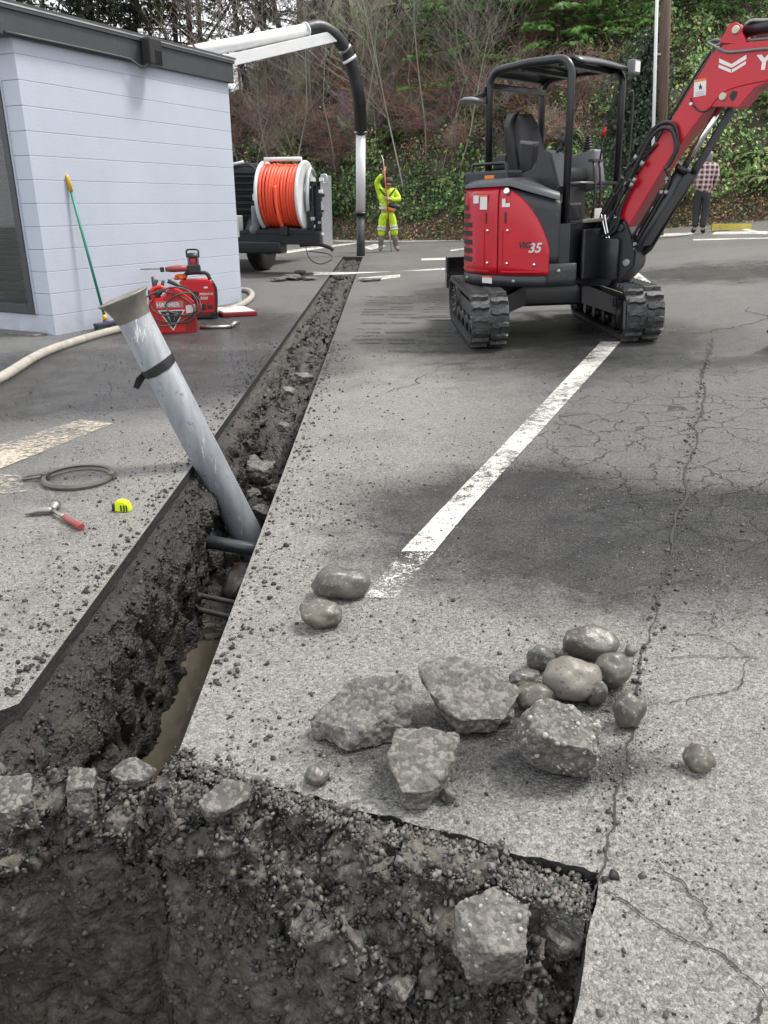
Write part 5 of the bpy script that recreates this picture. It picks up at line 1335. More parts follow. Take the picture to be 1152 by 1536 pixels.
for x in (-.45, -.1, .25):
    xbox('roof_beam', M_XBLK, (x, (PA[1] + PC[1]) / 2, ZR - .02), (.05, PC[1] - PA[1] - .05, .04), None, .006)
xbox('roof_beam', M_XBLK, (PA[0] + .01, .07, ZR - .115), (.04, .86, .05), None, .006)
xbox('work_light', M_GREY, (.46, .50, ZR - .005), (.07, .12, .11), None, .012); xbox('work_light_lens', M_WHITE, (.497, .50, ZR - .005), (.006, .09, .08), None, .001)
b = MB(HMx); b.tube([(PA[0], PA[1], ZR - .19), (PA[0] - .05, PA[1] - .05, ZR - .17), (PA[0] - .10, PA[1] - .11, ZR - .20)], .010, 8); b.tube([(PA[0] - .03, PA[1] - .03, ZR - .12), (PA[0] - .04, PA[1] - .05, ZR - .20)], .018, 8); b.build('mirror_arm', M_XBLK, EX)
b = MB(HMx); b.lathe([(.105, 0), (.110, .012), (.08, .03), (.03, .04)], frame((PA[0] - .10, PA[1] - .11, ZR - .235), (.1, .1, 1)), 24); b.build('mirror', M_GREY, EX)
b = MB(HMx); b.tube(spline([(PD[0] + .03, PD[1] + .05, ZR - .2), (PD[0] + .06, PD[1] + .09, ZR - .22), (PD[0] + .06, PD[1] + .09, ZR - .75), (PD[0] + .03, PD[1] + .04, ZR - .80)], 4), .010, 8); b.build('grab_rail', M_XBLK, EX)
b = MB(HMx); b.tube([(PB[0] + .01, PB[1], 1.275), (PD[0] + .01, PD[1], 1.275)], .019, 10); b.build('front_rail', M_XBLK, EX)
xbox('warning_sticker', M_WHITE, (.48, -.02, 1.02), (.003, .12, .11), None, 0); xbox('warning_sticker', M_WHITE, (.30, -.424, 1.045), (.07, .003, .07), None, 0)
xbox('hydraulic_block', M_XBLK, (.30, -.30, 1.06), (.24, .22, .14), None, .02)

# ---- swing post, boom (in the vertical plane through the machine axis)
F3 = Vector((math.cos(HA), math.sin(HA), 0)); L3 = Vector((-math.sin(HA), math.cos(HA), 0))
BC = EXC.copy() + L3 * (-.02)
NEAR = -L3                                             # towards the viewer
def bp(px, py, o=0.0): return plane_hit(px, py, BC + NEAR * o, L3)
HWB = .095
def bslab(b, pxs, o0, o1): b.slab([bp(*p, 0) + NEAR * o0 for p in pxs], NEAR * (o1 - o0)); return b
# each outline is surveyed on the near face, then the plate is pushed back by its own thickness
def face(px): return [bp(p[0], p[1], HWB) - NEAR * HWB for p in px]
b = MB()
outl = [(921, 352), (922, 338), (936, 294), (1012, 171), (1068, 80), (1086, 67), (1152, 60), (1230, 66), (1330, 96), (1345, 118), (1330, 142), (1230, 128), (1150, 124), (1132, 133), (1108, 161), (1080, 160), (1066, 160), (1054, 172), (1003, 240), (948, 332), (938, 352)]
b.slab([p - NEAR * HWB for p in face(outl)], NEAR * (2 * HWB)); boom = b.build('boom', M_XRED, EX)
bm = bmesh.new(); bm.from_mesh(boom.data); bmesh.ops.bevel(bm, geom=[e for e in bm.edges if len(e.link_faces) == 2 and e.calc_face_angle(0) > .9], offset=.006, segments=2, affect='EDGES'); bm.to_mesh(boom.data); bm.free()
def pin(px, py, r, o, name, m, par, th=.02):
    b = MB(); b.lathe([(r, -.005), (r, th * .6), (r * .8, th)], frame(bp(px, py, o), NEAR, (0, 0, 1)), 20); return b.build(name, m, par)
M_PIN = mat('cream_pin', (.52, .50, .38), .45, .2)
def outline_tube(pxs, o, r, name, m, par, n=8, sub=6):
    b = MB(); b.tube(spline([bp(p[0], p[1], p[2] if len(p) > 2 else o) for p in pxs], sub), r, n); return b.build(name, m, par)
# raised weld line that separates the bend plate
outline_tube([(1063, 163), (1075, 148), (1090, 135), (1120, 126), (1152, 120)], HWB, .007, 'weld_edge', M_XRED, boom)
pin(1084.5, 145, .028, HWB, 'pin', M_PIN, boom)
b = MB(); bslab(b, [(1101, 145), (1106, 138), (1113, 139), (1112, 146), (1106, 154), (1103, 151)], HWB + .0005, HWB + .003); b.build('lug_opening', M_BLK, boom)
b = MB(); bslab(b, [(1083, 66), (1091, 54), (1100, 38), (1108, 35), (1115, 40), (1119, 52), (1124, 62), (1122, 68)], -.07, .07); b.build('cylinder_lug', M_XRED, boom)
pin(1104, 45, .028, .07, 'pin', M_PIN, boom)
# chevron emblem and lettering
def emb(pts): b = MB(); bslab(b, pts, HWB + .0005, HWB + .002); return b.build('chevron_emblem', M_WHITE, boom)
emb([(1086, 90), (1104.5, 98.5), (1126.5, 84.5), (1126.5, 91), (1104.5, 104), (1086, 96.5)]); emb([(1085.5, 99), (1104, 106.5), (1103.5, 111.5), (1085, 104)]); emb([(1105, 106.5), (1126, 94), (1125.5, 98.5), (1104.8, 111.5)])
q0 = bp(1135, 104.5, HWB + .001); q1 = bp(1190, 98, HWB + .001); tx = (q1 - q0).normalized(); q2 = bp(1134, 84, HWB + .001); hgt = (q2 - q0).length
text_obj('YANMAR', hgt * 1.42, frame(q0, tx.cross((Vector((0, 0, 1)) - tx * tx.z).normalized()), tx), 'lettering', M_WHITE, boom, .0, .006, sx=1.15)
b = MB(); bslab(b, [(1049, 122), (1067, 119), (1066, 144.5), (1048, 147.5)], HWB + .0005, HWB + .002); b.build('warning_sticker', M_WHITE, boom)
b = MB(); bslab(b, [(1049.3, 122), (1067, 119), (1066.8, 122.5), (1049.2, 125.5)], HWB + .0022, HWB + .003); b.build('sticker_header', M_ORG, boom)
b = MB(); bslab(b, [(1054.5, 131), (1056.5, 132), (1058, 126.5), (1059.5, 131.5), (1061, 130.5), (1060.3, 134), (1060.8, 137), (1058.5, 134.5), (1056, 137), (1056.5, 133.5)], HWB + .0022, HWB + .003); b.build('sticker_figure', M_BLKP, boom)
for k in range(3):
    b = MB(); y_ = 139.3 + k * 2.4; bslab(b, [(1050.5, y_ + .9), (1064.5, y_ - 1.0), (1064.5, y_ - .2), (1050.5, y_ + 1.7)], HWB + .0022, HWB + .0028); b.build('sticker_print', M_TXT, boom)
# guard rails and pipes on top of the boom
outline_tube([(1061, 64), (1080, 74), (1092, 78), (1110, 77), (1152, 73), (1200, 76)], HWB + .01, .0095, 'guard_rail', M_GREY, boom)
outline_tube([(1069, 70), (1078, 67), (1095, 64), (1152, 58), (1200, 60)], .03, .010, 'guard_rail', M_GREY, boom)
outline_tube([(1062, 64), (1072, 60), (1085, 61)], .0, .0095, 'guard_rail', M_GREY, boom)
for k, (o, dx) in enumerate(((.07, 0), (.02, -4), (-.05, -9))):
    outline_tube([(1076 + dx, 76), (1058 + dx, 103), (1030 + dx, 150), (1003 + dx, 196), (985 + dx, 226), (958 + dx, 262)], o, .011, 'hydraulic_pipe', M_XBLK, boom)
# arm cylinder on top of the boom
b = MB(); A = bp(1106, 47, 0); Bq = bp(1210, 30, 0); b.tube([A.lerp(Bq, .12), Bq], .052, 16); b.build('arm_cylinder', M_XBLK, EX)
outline_tube([(1119, 36), (1128, 31), (1152, 30), (1200, 24)], .04, .012, 'hydraulic_pipe', M_XST, boom)
# boom cylinder under the boom
P0, P1, P2_ = bp(941, 394, .0), bp(1026, 252, .0), bp(1086, 152, .0)
cyb = MB(); cyb.tube([P0, P0.lerp(P1, .06), P1], [.048, .056, .056], 18); cyb.tube([P1 - (P1 - P0).normalized() * .03, P1 + (P1 - P0).normalized() * .015], .066, 18); cyb = cyb.build('boom_cylinder', M_XBLK, EX)
b = MB(); b.tube([P1, P2_], .027, 14); b.build('rod', M_CHROME, cyb)
b = MB(); bslab(b, [(946, 380), (1044, 236), (1088, 160), (1098, 166), (1058, 232), (972, 376), (962, 384)], -.075, -.055); b.build('cylinder_guard', M_XBLK, cyb)
b = MB(); bslab(b, [(952, 372), (1030, 258), (1040, 262), (974, 368)], -.055, .03); b.build('guard_flange', M_XBLK, cyb)
outline_tube([(952, 366, .075), (985, 310, .075), (1004, 272, .075), (1000, 255, .085)], 0, .014, 'cylinder_pipe', M_XBLK, cyb)
outline_tube([(946, 360, .09), (975, 312, .09), (992, 282, .09)], 0, .012, 'cylinder_pipe', M_XBLK, cyb)
for p in ((993, 288), (1001, 268), (1000, 288), (953, 366), (950, 374)): pin(p[0], p[1], .016, .085, 'fitting', M_XST, cyb)
# swing bracket
b = MB(); bslab(b, [(893, 425), (890, 410), (900, 395), (908, 372), (905, 350), (912, 334), (930, 326), (948, 330), (956, 352), (962, 378), (960, 398), (948, 412), (936, 424)], -.11, .11); sw = b.build('swing_bracket', M_XBLK, EX)
bm = bmesh.new(); bm.from_mesh(sw.data); bmesh.ops.bevel(bm, geom=[e for e in bm.edges if len(e.link_faces) == 2 and e.calc_face_angle(0) > .5], offset=.012, segments=2, affect='EDGES'); bm.to_mesh(sw.data); bm.free()
pin(940, 394, .032, .11, 'pin', M_XST, sw); pin(931, 342, .034, .11, 'pin', M_XBLK, sw)
b = MB(); bslab(b, [(884, 428), (884, 416), (900, 408), (925, 408), (932, 416), (926, 426)], -.15, .16); b.build('bracket_foot', M_XBLK, sw)
b = MB(); c_ = bp(899, 402, .10); b.lathe([(.055, -.06), (.06, .0), (.045, .05)], frame(c_, (0, 0, 1)), 16); b.build('grease_dome', M_XST, sw)
b = MB(HMx); b.box((.66, -.02, .66), (.20, .30, .36), None, .03); b.build('swing_mount', M_XBLK, EX)
b = MB(); b.tube([bp(862, 413, .16), bp(890, 413, .16)], .022, 12); b.build('swing_cylinder_rod', M_CHROME, EX)
b = MB(); c_ = bp(889, 371, .10); b.lathe([(.045, -.07), (.045, .05), (.03, .07)], frame(c_, (0, 0, 1)), 16); b.build('filter_can', M_XST, EX)
b = MB(); bslab(b, [(880, 382), (891.5, 384), (890.5, 404), (879.5, 402)], .19, .192); b.build('blue_plate', mat('blue_plate', (.02, .12, .42), .4), EX)
for q in ([(858, 378), (863, 377), (862.5, 391), (857.5, 391.5)], [(869, 385), (872, 384.6), (872, 393), (869, 393.5)]):
    b = MB(); bslab(b, q, .22, .222); b.build('warning_sticker', M_WHITE, EX)
for pts in ([(902, 322), (906, 340), (912, 366)], [(907, 322), (911, 345), (916, 365)]): outline_tube([(p[0], p[1], .14) for p in pts], 0, .008, 'lever_rod', M_CHROME, sw)
# hose loops beside the boom foot
HB = [([(938, 280), (958, 240), (975, 208), (992, 193), (1008, 196), (1014, 218), (1009, 238), (998, 256)], .16),
      ([(946, 250), (962, 222), (980, 194), (998, 184), (1012, 188), (1016, 205), (1016, 222), (1010, 236)], .12),
      ([(906, 345), (918, 322), (930, 298), (945, 272), (960, 245), (985, 215)], .11), ([(900, 350), (912, 318), (926, 290), (940, 268), (955, 240), (978, 205)], .06),
      ([(912, 350), (926, 330), (934, 306), (946, 280)], .13), ([(896, 348), (905, 316), (918, 292), (934, 266)], .02), ([(890, 362), (896, 338), (910, 312), (922, 290)], .08), ([(884, 340), (896, 345), (910, 338), (920, 322)], .10), ([(900, 356), (912, 352), (922, 345), (930, 325)], .14)]
for pts, o in HB: outline_tube(pts, o, .0155, 'hydraulic_hose', M_BLK, boom, 9)
for p in ((937, 280), (941, 274), (945, 281), (949, 274), (961, 249), (998, 257), (951, 240)): 
    A = bp(p[0], p[1], .155); Bq = bp(p[0] + 4, p[1] - 7, .155); b = MB(); b.tube([A, Bq], .019, 8); b.build('hose_fitting', M_XST, boom)
outline_tube([(1036, 147), (1040, 158), (1050, 167), (1062, 166)], HWB + .006, .005, 'cable', M_BLK, boom); pin(1037, 156, .012, HWB + .01, 'clip', M_WHITE, boom)
# arm and bucket beyond the boom head
A = bp(1322, 118, 0); dn = Vector((0, 0, -1)) + F3 * -.12
b = MB(); w_ = A.z - EXC.z
tip = A + Vector((0, 0, -(w_ - .55))) + F3 * -.02
b.slab([A + F3 * -.10 + Vector((0, 0, .22)) - L3 * .06, A + F3 * .12 - L3 * .06, tip + F3 * .07 - L3 * .06, tip - F3 * .07 - L3 * .06, A + F3 * -.14 - L3 * .06], L3 * .12); b.build('arm', M_XRED, EX)
b = MB(); gq = tip.copy(); gq.z = gz(tip.x, tip.y)
bk = [(-.10, .60), (.10, .62), (.22, .42), (.24, .2), (.12, .03), (-.12, .01), (-.36, .12), (-.34, .16), (-.12, .06), (.08, .08), (.19, .22), (.16, .38), (.05, .46), (-.08, .46)]
b.slab([gq + F3 * p[0] + Vector((0, 0, p[1])) - L3 * .25 for p in bk], L3 * .5); b.build('bucket', M_XBLK, EX)
# ================================================================== VACUUM TRAILER WITH HOSE REEL
tb0 = gp(413, 396); TB = Vector((-1.68, 14.7, gz(-1.68, 14.7)))
VM = Matrix.Translation(TB) @ Matrix.Rotation(R(-13), 4, 'Z')      # x to the right, y away
M_WPNT = mat('white_enamel', (.66, .67, .66), .35, var=.08, dirt=.08, dirtc=(.3, .29, .27)); M_ORH = mat('orange_hose', (.80, .085, .03), .45, var=.12)
M_ALPL = mat('checker_aluminium', (.50, .52, .54), .35, .6, var=.2, scale=20, dirt=.15)
VT = root('vacuum_trailer', 'black louvred vacuum unit with orange hose reel behind the pale building', 'trailer', TB)
def vbox(name, m, c, s, bev=.01, par=None, rot=None):
    b = MB(VM); b.box(c, s, rot, bev); return b.build(name, m, par or VT)
AXX = frame((0, 0, 1.29), (1, 0, 0))
rl = MB(VM); rl.lathe([(.30, -.34), (.30, .34)], AXX, 32); rl = rl.build('reel_drum', M_WPNT, VT)
for s in (-1, 1):
    b = MB(VM); b.lathe([(.06, s * .345), (.50, s * .335), (.545, s * .33), (.565, s * .345), (.565, s * .375), (.545, s * .385), (.50, s * .37), (.06, s * .375)], AXX, 48, False); b.build('reel_flange', M_WPNT, rl)
NW = 12
for i in range(NW):
    x = -.29 + i * .58 / (NW - 1) + random.uniform(-.008, .008); rr = .485 + random.uniform(-.012, .014); b = MB(VM)
    b.tube([(x + .008 * math.sin(w * 2 + i), rr * math.cos(w), 1.29 + rr * math.sin(w)) for w in [2 * math.pi * k / 44 for k in range(44)]], .027, 8, closed=True); b.build('hose_wrap', M_ORH, rl)
b = MB(VM); b.tube(spline([(-.02, -.50, 1.45), (.0, -.525, 1.2), (.03, -.50, .95), (.05, -.42, .82)], 6), .030, 10); b.build('hose_end', M_ORH, rl)
b = MB(VM); b.tube([(-.33, -.10, 1.87), (.33, -.10, 1.87)], .035, 10); b.build('reel_tie_bar', M_WPNT, rl)
b = MB(VM); b.lathe([(.14, .385), (.14, .44), (.10, .46)], AXX, 20); b.build('reel_hub', M_ALPL, rl)
b = MB(VM); b.tube(spline([(.43, -.15, 1.05), (.44, -.20, 1.3), (.44, -.12, 1.6), (.44, 0.05, 1.72), (.44, .25, 1.62)], 5), .035, 8); b.build('reel_guard', M_ALPL, VT)
# support frame and control boards on the right of the reel
vbox('reel_stand', M_XBLK, (.47, .02, 1.0), (.10, .28, .95)); vbox('reel_stand', M_XBLK, (-.47, .1, .95), (.08, .25, .75)); vbox('control_board', M_ALPL, (.66, .18, 1.05), (.03, .55, 1.15), .004); vbox('control_board', M_XBLK, (.54, .02, 1.1), (.20, .12, .85))
for i in range(16):
    x = .52 + random.uniform(-.07, .16); z = .62 + i * .062; s = random.uniform(.04, .09)
    vbox('valve', random.choice([M_XBLK, M_XBLK, M_ALPL, M_WHITE]), (x, -.08 - random.uniform(0, .05), z), (s, .06, s * .8), .008)
b = MB(VM); b.tube(spline([(.66, -.1, 1.62), (.76, -.12, 1.62), (.76, -.12, 1.50), (.68, -.1, 1.50)], 3), .014, 8); b.build('grab_handle', M_ALPL, VT)
# deck, tongue, wheel, enclosure
vbox('deck', M_XBLK, (-.45, .15, .62), (2.2, .75, .22), .02); vbox('deck_rail', M_XBLK, (-.1, -.22, .72), (1.3, .06, .07), .01); vbox('bumper', M_XBLK, (-.85, -.1, .46), (1.6, .35, .20), .03)
b = MB(VM); b.tube([(-.45, -.20, .76), (.42, -.20, .76)], .035, 10); b.tube([(-.42, -.2, .76), (-.62, -.2, .76)], .05, 10); b.build('guide_roller', M_XBLK, VT)
b = MB(VM); b.tube([(-.60, -.22, .74), (-.55, -.22, .74), (-.50, -.22, .82), (-.50, -.22, 1.10), (-.50, -.22, 1.14)], [.07, .075, .075, .07, .06], 14); b.build('elbow_fitting', M_GREY, VT)
b = MB(VM); b.box((.03, -.27, .74), (.14, .10, .16), None, .02); b.build('hose_guide', M_XBLK, VT)
lb = vbox('light_box', M_WPNT, (-1.02, -.15, .80), (.42, .22, .36), .015); b = MB(VM); b.box((-1.0, -.262, .80), (.30, .006, .25), None, .004); b.build('lens', mat('pale_lens', (.55, .56, .52), .25), lb)
b = MB(VM); b.tube(spline([(.25, -.1, .50), (.55, -.12, .52), (.80, -.15, .47), (.86, -.15, .42)], 4), .035, 8); b.build('tow_hose', M_BLK, VT)
b = MB(VM); b.tube(spline([(.35, -.1, .46), (.45, -.2, .28), (.65, -.25, .20), (.85, -.2, .28), (.75, -.1, .36), (.4, -.1, .40)], 6), .008, 6); b.build('hanging_cable', M_BLK, VT)
b = MB(VM); b.tube(spline([(-.5, -.1, .46), (-.40, -.15, .36), (-.25, -.15, .36), (-.2, -.1, .46)], 6), .010, 6); b.build('hanging_cable', M_BLK, VT)
enc = vbox('enclosure', M_XBLK, (-1.75, 2.1, 1.25), (2.2, 3.0, 1.2), .05)
for i in range(9): vbox('louvre', M_XBLK, (-1.75, .58, .80 + i * .112), (2.1, .07, .035), .004, enc, Matrix.Rotation(R(30), 3, 'X'))
vbox('marker_plate', M_WHITE, (-.78, .52, 1.28), (.10, .01, .11), .004, enc); b = MB(VM); b.tube(spline([(-1.2, .55, 1.80), (-.9, .50, 1.83), (-.72, .52, 1.70), (-.70, .55, 1.4)], 5), .015, 8); b.build('air_hose', M_BLK, VT)
b = MB(VM); b.tube([(-1.3, .5, 1.80), (-.95, .5, 1.86)], .03, 8); b.build('light_bar', M_ALPL, VT)
for x in (-.80, -2.6):
    w = MB(VM); w.lathe([(.28, -.13), (.46, -.14), (.50, -.10), (.51, 0), (.50, .10), (.46, .14), (.28, .13)], frame((x, .75, .51), (1, 0, 0)), 36); w = w.build('wheel', M_BLK, VT)
    b = MB(VM); b.lathe([(.27, -.10), (.27, .10), (.10, .13)], frame((x, .75, .51), (1, 0, 0)), 24); b.build('rim', M_XST, w)
vbox('axle', M_XBLK, (-1.7, .75, .52), (1.6, .10, .10)); vbox('chassis', M_XBLK, (-1.7, 1.9, .60), (1.4, 3.2, .14))
# ---- suction boom over the roof
pa, pbm = at_y(286, 79, 16.3), at_y(461, 45, 18.0); mp = pa + (pa - pbm).normalized() * .9
SB = root('suction_boom', 'white suction boom with black ribbed hose reaching down into the far trench', 'suction boom', (mp.x, mp.y, 1.85))
b = MB(); b.tube([pa + (pa - pbm).normalized() * 1.0, pbm], .118, 24); b.build('boom_pipe', M_WPNT, SB)
for f, r in ((.02, .135), (.985, .145)): 
    b = MB(); d = (pbm - pa); b.tube([pa + d * (f - .006), pa + d * (f + .006)], r, 24); b.build('pipe_clamp', M_XBLK if f < .5 else M_WPNT, SB)
ba, bb_ = at_y(300, 101, 16.3), at_y(477, 60, 18.1); d = (bb_ - ba); M_ = frame((ba + bb_) / 2, d, (0, 0, 1)); b = MB(M_); b.box((0, 0, 0), (.20, .14, d.length + 1.0), None, .01); bmn = b.build('boom_beam', M_WPNT, SB)
q = at_y(437, 68.5, 17.7); b = MB(M_.to_3x3().to_4x4()); b = MB(); b.box(q, (.09, .03, .09), None, .012); b.build('beam_slot', M_BLK, bmn)
b = MB(); b.box((pbm + bb_) / 2 + Vector((-.12, 0, -.02)), (.035, .14, .30)); b.build('hanger', M_WPNT, SB)
b = MB(); b.tube([(mp.x, mp.y, 1.8), (mp.x, mp.y, mp.z + .02)], .16, 20); b.build('mast', M_WPNT, SB)
bx = gp(541, 384); YH = bx.y
M_HBLK = mat('black_suction_hose', (.016, .017, .020), .42)
E_ = spline([at_y(459, 44, 18.0), at_y(480, 41, 18.2), at_y(502, 53, 18.4), at_y(519, 75, 18.6)], 8); b = MB(); b.tube(E_, .128, 22); b.build('elbow', M_HBLK, SB)
H_ = spline([at_y(519, 75, 18.6), at_y(530, 108, 18.75), at_y(539, 150, 18.95), at_y(541, 198, YH)], 22)
b = MB(); b.tube(H_, [.128 + .013 * (1 if i % 2 else -1) for i in range(len(H_))], 20); b.build('ribbed_hose', M_HBLK, SB)
def vt(y): return at_y(541, y, YH)
for p0, p1, m_ in (((515, 70), (521, 80), M_STEEL), ((523, 86), (526, 92), M_WHITE)): 
    b = MB(); b.tube([at_y(*p0, 18.6).lerp(at_y(*p1, 18.62), .2), at_y(*p0, 18.6).lerp(at_y(*p1, 18.62), .8)], .152, 22); b.build('hose_clamp', m_, SB)
b = MB(); b.tube([vt(198), vt(320)], .108, 24); b.build('upper_tube', M_WPNT, SB)
for y in (199, 320): b = MB(); p = vt(y); b.tube([p + Vector((0, 0, -.02)), p + Vector((0, 0, .02))], .155, 24); b.build('tube_flange', M_STEEL if y < 300 else M_XBLK, SB)
bt = vt(384); b = MB(); b.tube([vt(320), Vector((bt.x, bt.y, -.16))], [.098, .098], 24); b.build('lower_tube', mat('dark_tube', (.055, .058, .06), .4, .2), SB)

# ================================================================== POLES, PARKING BLOCK
def up(px0, px1, Y): return at_y(*px0, Y), at_y(*px1, Y)
t_, b_ = up((1001, -60), (987, 345), 19.6); g_ = gz(b_.x, b_.y); b_ = b_ + (t_ - b_) * ((g_ - .1 - b_.z) / (t_.z - b_.z)); t_ = b_ + (t_ - b_) * 1.25
UP = root('utility_pole', 'weathered brown wooden utility pole at the foot of the slope', 'utility pole', b_)
g = G('weathered_pole'); wd_ = g.noise(9, 6, g.map((3, 3, .12)), rough=.7); g.set(Base_Color=g.mix(g.ramp(wd_, .3, .7), (.045, .028, .02), (.15, .10, .075)), Roughness=.85, Normal=g.bump(wd_, .7, .02)); b = MB(); b.tube([b_, b_.lerp(t_, .5), t_], [.13, .115, .10], 14); b.build('pole', g.m, UP)
q = b_.lerp(t_, .34); b = MB(); b.box(q + Vector((.16, -.12, .0)), (.10, .08, .20), None, .01); b.build('meter_box', M_ALPL, UP)
for f in (.55, .7): q = b_.lerp(t_, f); b = MB(); b.box(q + Vector((-.12, -.05, 0)), (.26, .04, .04)); b.build('standoff_bracket', M_STEEL, UP)
t2, b2 = up((987, -60), (976, 345), 19.3); g_ = gz(b2.x, b2.y); b2 = b2 + (t2 - b2) * ((g_ - .05 - b2.z) / (t2.z - b2.z)); b = MB(); b.tube([b2, b2 + (t2 - b2) * 1.2], .034, 10); tag(b.build('riser_pipe', M_WPNT, None, b2), 'slim white riser pipe standing beside the wooden utility pole', 'pipe')
q = gp(1096, 345); b = MB(Matrix.Translation((q.x, q.y, gz(q.x, q.y))) @ Matrix.Rotation(R(-12), 4, 'Z')); b.prism([(-.09, 0), (.09, 0), (.065, .13), (-.065, .13)], -.42, .42, Matrix.Rotation(R(90), 4, 'Y') @ Matrix.Rotation(R(90), 4, 'Z')); tag(b.build('parking_block', mat('yellow_concrete', (.52, .42, .06), .7, dirt=.35, dirtc=(.2, .18, .12))), 'yellow painted concrete parking block by the leafy slope', 'parking block')
q = gp(1150, 545); b = MB(Matrix.Translation((q.x, q.y, gz(q.x, q.y)))); b.add([(-.05, 0, .003), (.05, .01, .004), (.06, .05, .012), (-.04, .06, .006)], [[0, 1, 2, 3]]); 

# ================================================================== PEOPLE
def skin_obj(name, verts, edges, m, parent, sub=2, rootv=0):
    org = ORG[parent.name]
    me = bpy.data.meshes.new(name); me.from_pydata([Vector(v[0]) for v in verts], edges, [])
    o = bpy.data.objects.new(name, me); COL.objects.link(o)
    md = o.modifiers.new('skin', 'SKIN'); md.use_smooth_shade = True
    for i, v in enumerate(verts):
        sv = me.skin_vertices[0].data[i]; r = v[1]; sv.radius = (r, r) if not isinstance(r, tuple) else r; sv.use_root = (i == rootv)
    s = o.modifiers.new('sub', 'SUBSURF'); s.levels = sub; s.render_levels = sub
    dg = bpy.context.evaluated_depsgraph_get(); me2 = bpy.data.meshes.new_from_object(o.evaluated_get(dg)); bpy.data.objects.remove(o)
    for v in me2.vertices: v.co = v.co - org
    me2.materials.clear(); me2.materials.append(m); me2.polygons.foreach_set('use_smooth', [True] * len(me2.polygons))
    return link_mesh(name, me2, parent)
def chain(pts, start=0, attach=None):
    """list of (pos, r) -> verts, edges"""
    return [(i - 1, i) for i in range(1, len(pts))]
M_SKIN = mat('skin', (.48, .27, .19), .5, var=.08); M_HIVIS = mat('hi_vis_fabric', (.50, .70, .02), .65, var=.35, scale=9, bump=.05, bscale=11); M_REFL = mat('reflective_tape', (.55, .57, .56), .3, .2); M_GLOVE = mat('grey_glove', (.35, .34, .32), .7); M_BOOT = mat('muddy_boot', (.17, .155, .13), .7, dirt=.4); M_DKCL = mat('dark_cloth', (.022, .023, .027), .75, bump=.01, bscale=20); M_CAP = mat('dark_cap', (.05, .045, .035), .8)
def person(name, label, base, rz, pose, build_cloth):
    T = Matrix.Translation(base) @ Matrix.Rotation(rz, 4, 'Z'); P = root(name, label, 'person', base)
    J = {k: T @ Vector(v) for k, v in pose.items()}
    V = []; E = []; idx = {}
    def add(key, r, par=None, pos=None):
        V.append(((pos if pos is not None else J[key]), r)); idx[key] = len(V) - 1
        if par is not None: E.append((idx[par], idx[key]))
    add('pelvis', .115); add('belly', .115, 'pelvis'); add('chest', .125, 'belly'); add('neck0', .06, 'chest'); add('neck1', .052, 'neck0'); add('jaw', .072, 'neck1'); add('head', .092, 'jaw'); add('crown', .062, 'head'); add('nose', .014, 'head')
    for s in ('L', 'R'):
        add('sh' + s, .062, 'chest'); add('el' + s, .043, 'sh' + s); add('wr' + s, .027, 'el' + s); add('pa' + s, .030, 'wr' + s)
        fd = (J['pa' + s] - J['wr' + s]).normalized(); side = fd.cross(Vector((0, .3, 1))).normalized(); nrm = side.cross(fd)
        for k, (off, ln) in enumerate(((-.03, .06), (-.011, .075), (.009, .07), (.028, .055))):
            a1 = J['pa' + s] + fd * .035 + side * off; a2 = a1 + fd * ln * .45 + nrm * .012; a3 = a2 + fd * ln * .2 + nrm * .03
            add('f%d0' % k + s, .009, 'pa' + s, a1); add('f%d1' % k + s, .0085, 'f%d0' % k + s, a2); add('f%d2' % k + s, .0075, 'f%d1' % k + s, a3)
        t1 = J['wr' + s].lerp(J['pa' + s], .6) - side * .035; add('t0' + s, .010, 'pa' + s, t1 + fd * .02); add('t1' + s, .0085, 't0' + s, t1 + fd * .05 + nrm * .02 - side * .008)
        add('hip' + s, .085, 'pelvis'); add('kn' + s, .058, 'hip' + s); add('an' + s, .034, 'kn' + s); add('to' + s, .020, 'an' + s)
    body = skin_obj('body', V, E, M_SKIN, P, 2, 0)
    hd = J['head']; fw = (J['nose'] - J['head']).normalized(); sd = fw.cross(Vector((0, 0, 1))).normalized()
    for s in (-1, 1):
        b = MB(); b.sphere(hd + fw * .082 + sd * .033 * s + Vector((0, 0, .012)), .011, 8, 6); b.build('eye', M_WHITE, body)
        b = MB(); b.sphere(hd + sd * .088 * s, (.014, .022, .032), 8, 6); b.build('ear', M_SKIN, body)
    build_cloth(P, J, T)
    return P
def cloth_limb(name, P, pts, m): return skin_obj(name, pts, [(i - 1, i) for i in range(1, len(pts))], m, P, 2, 0)

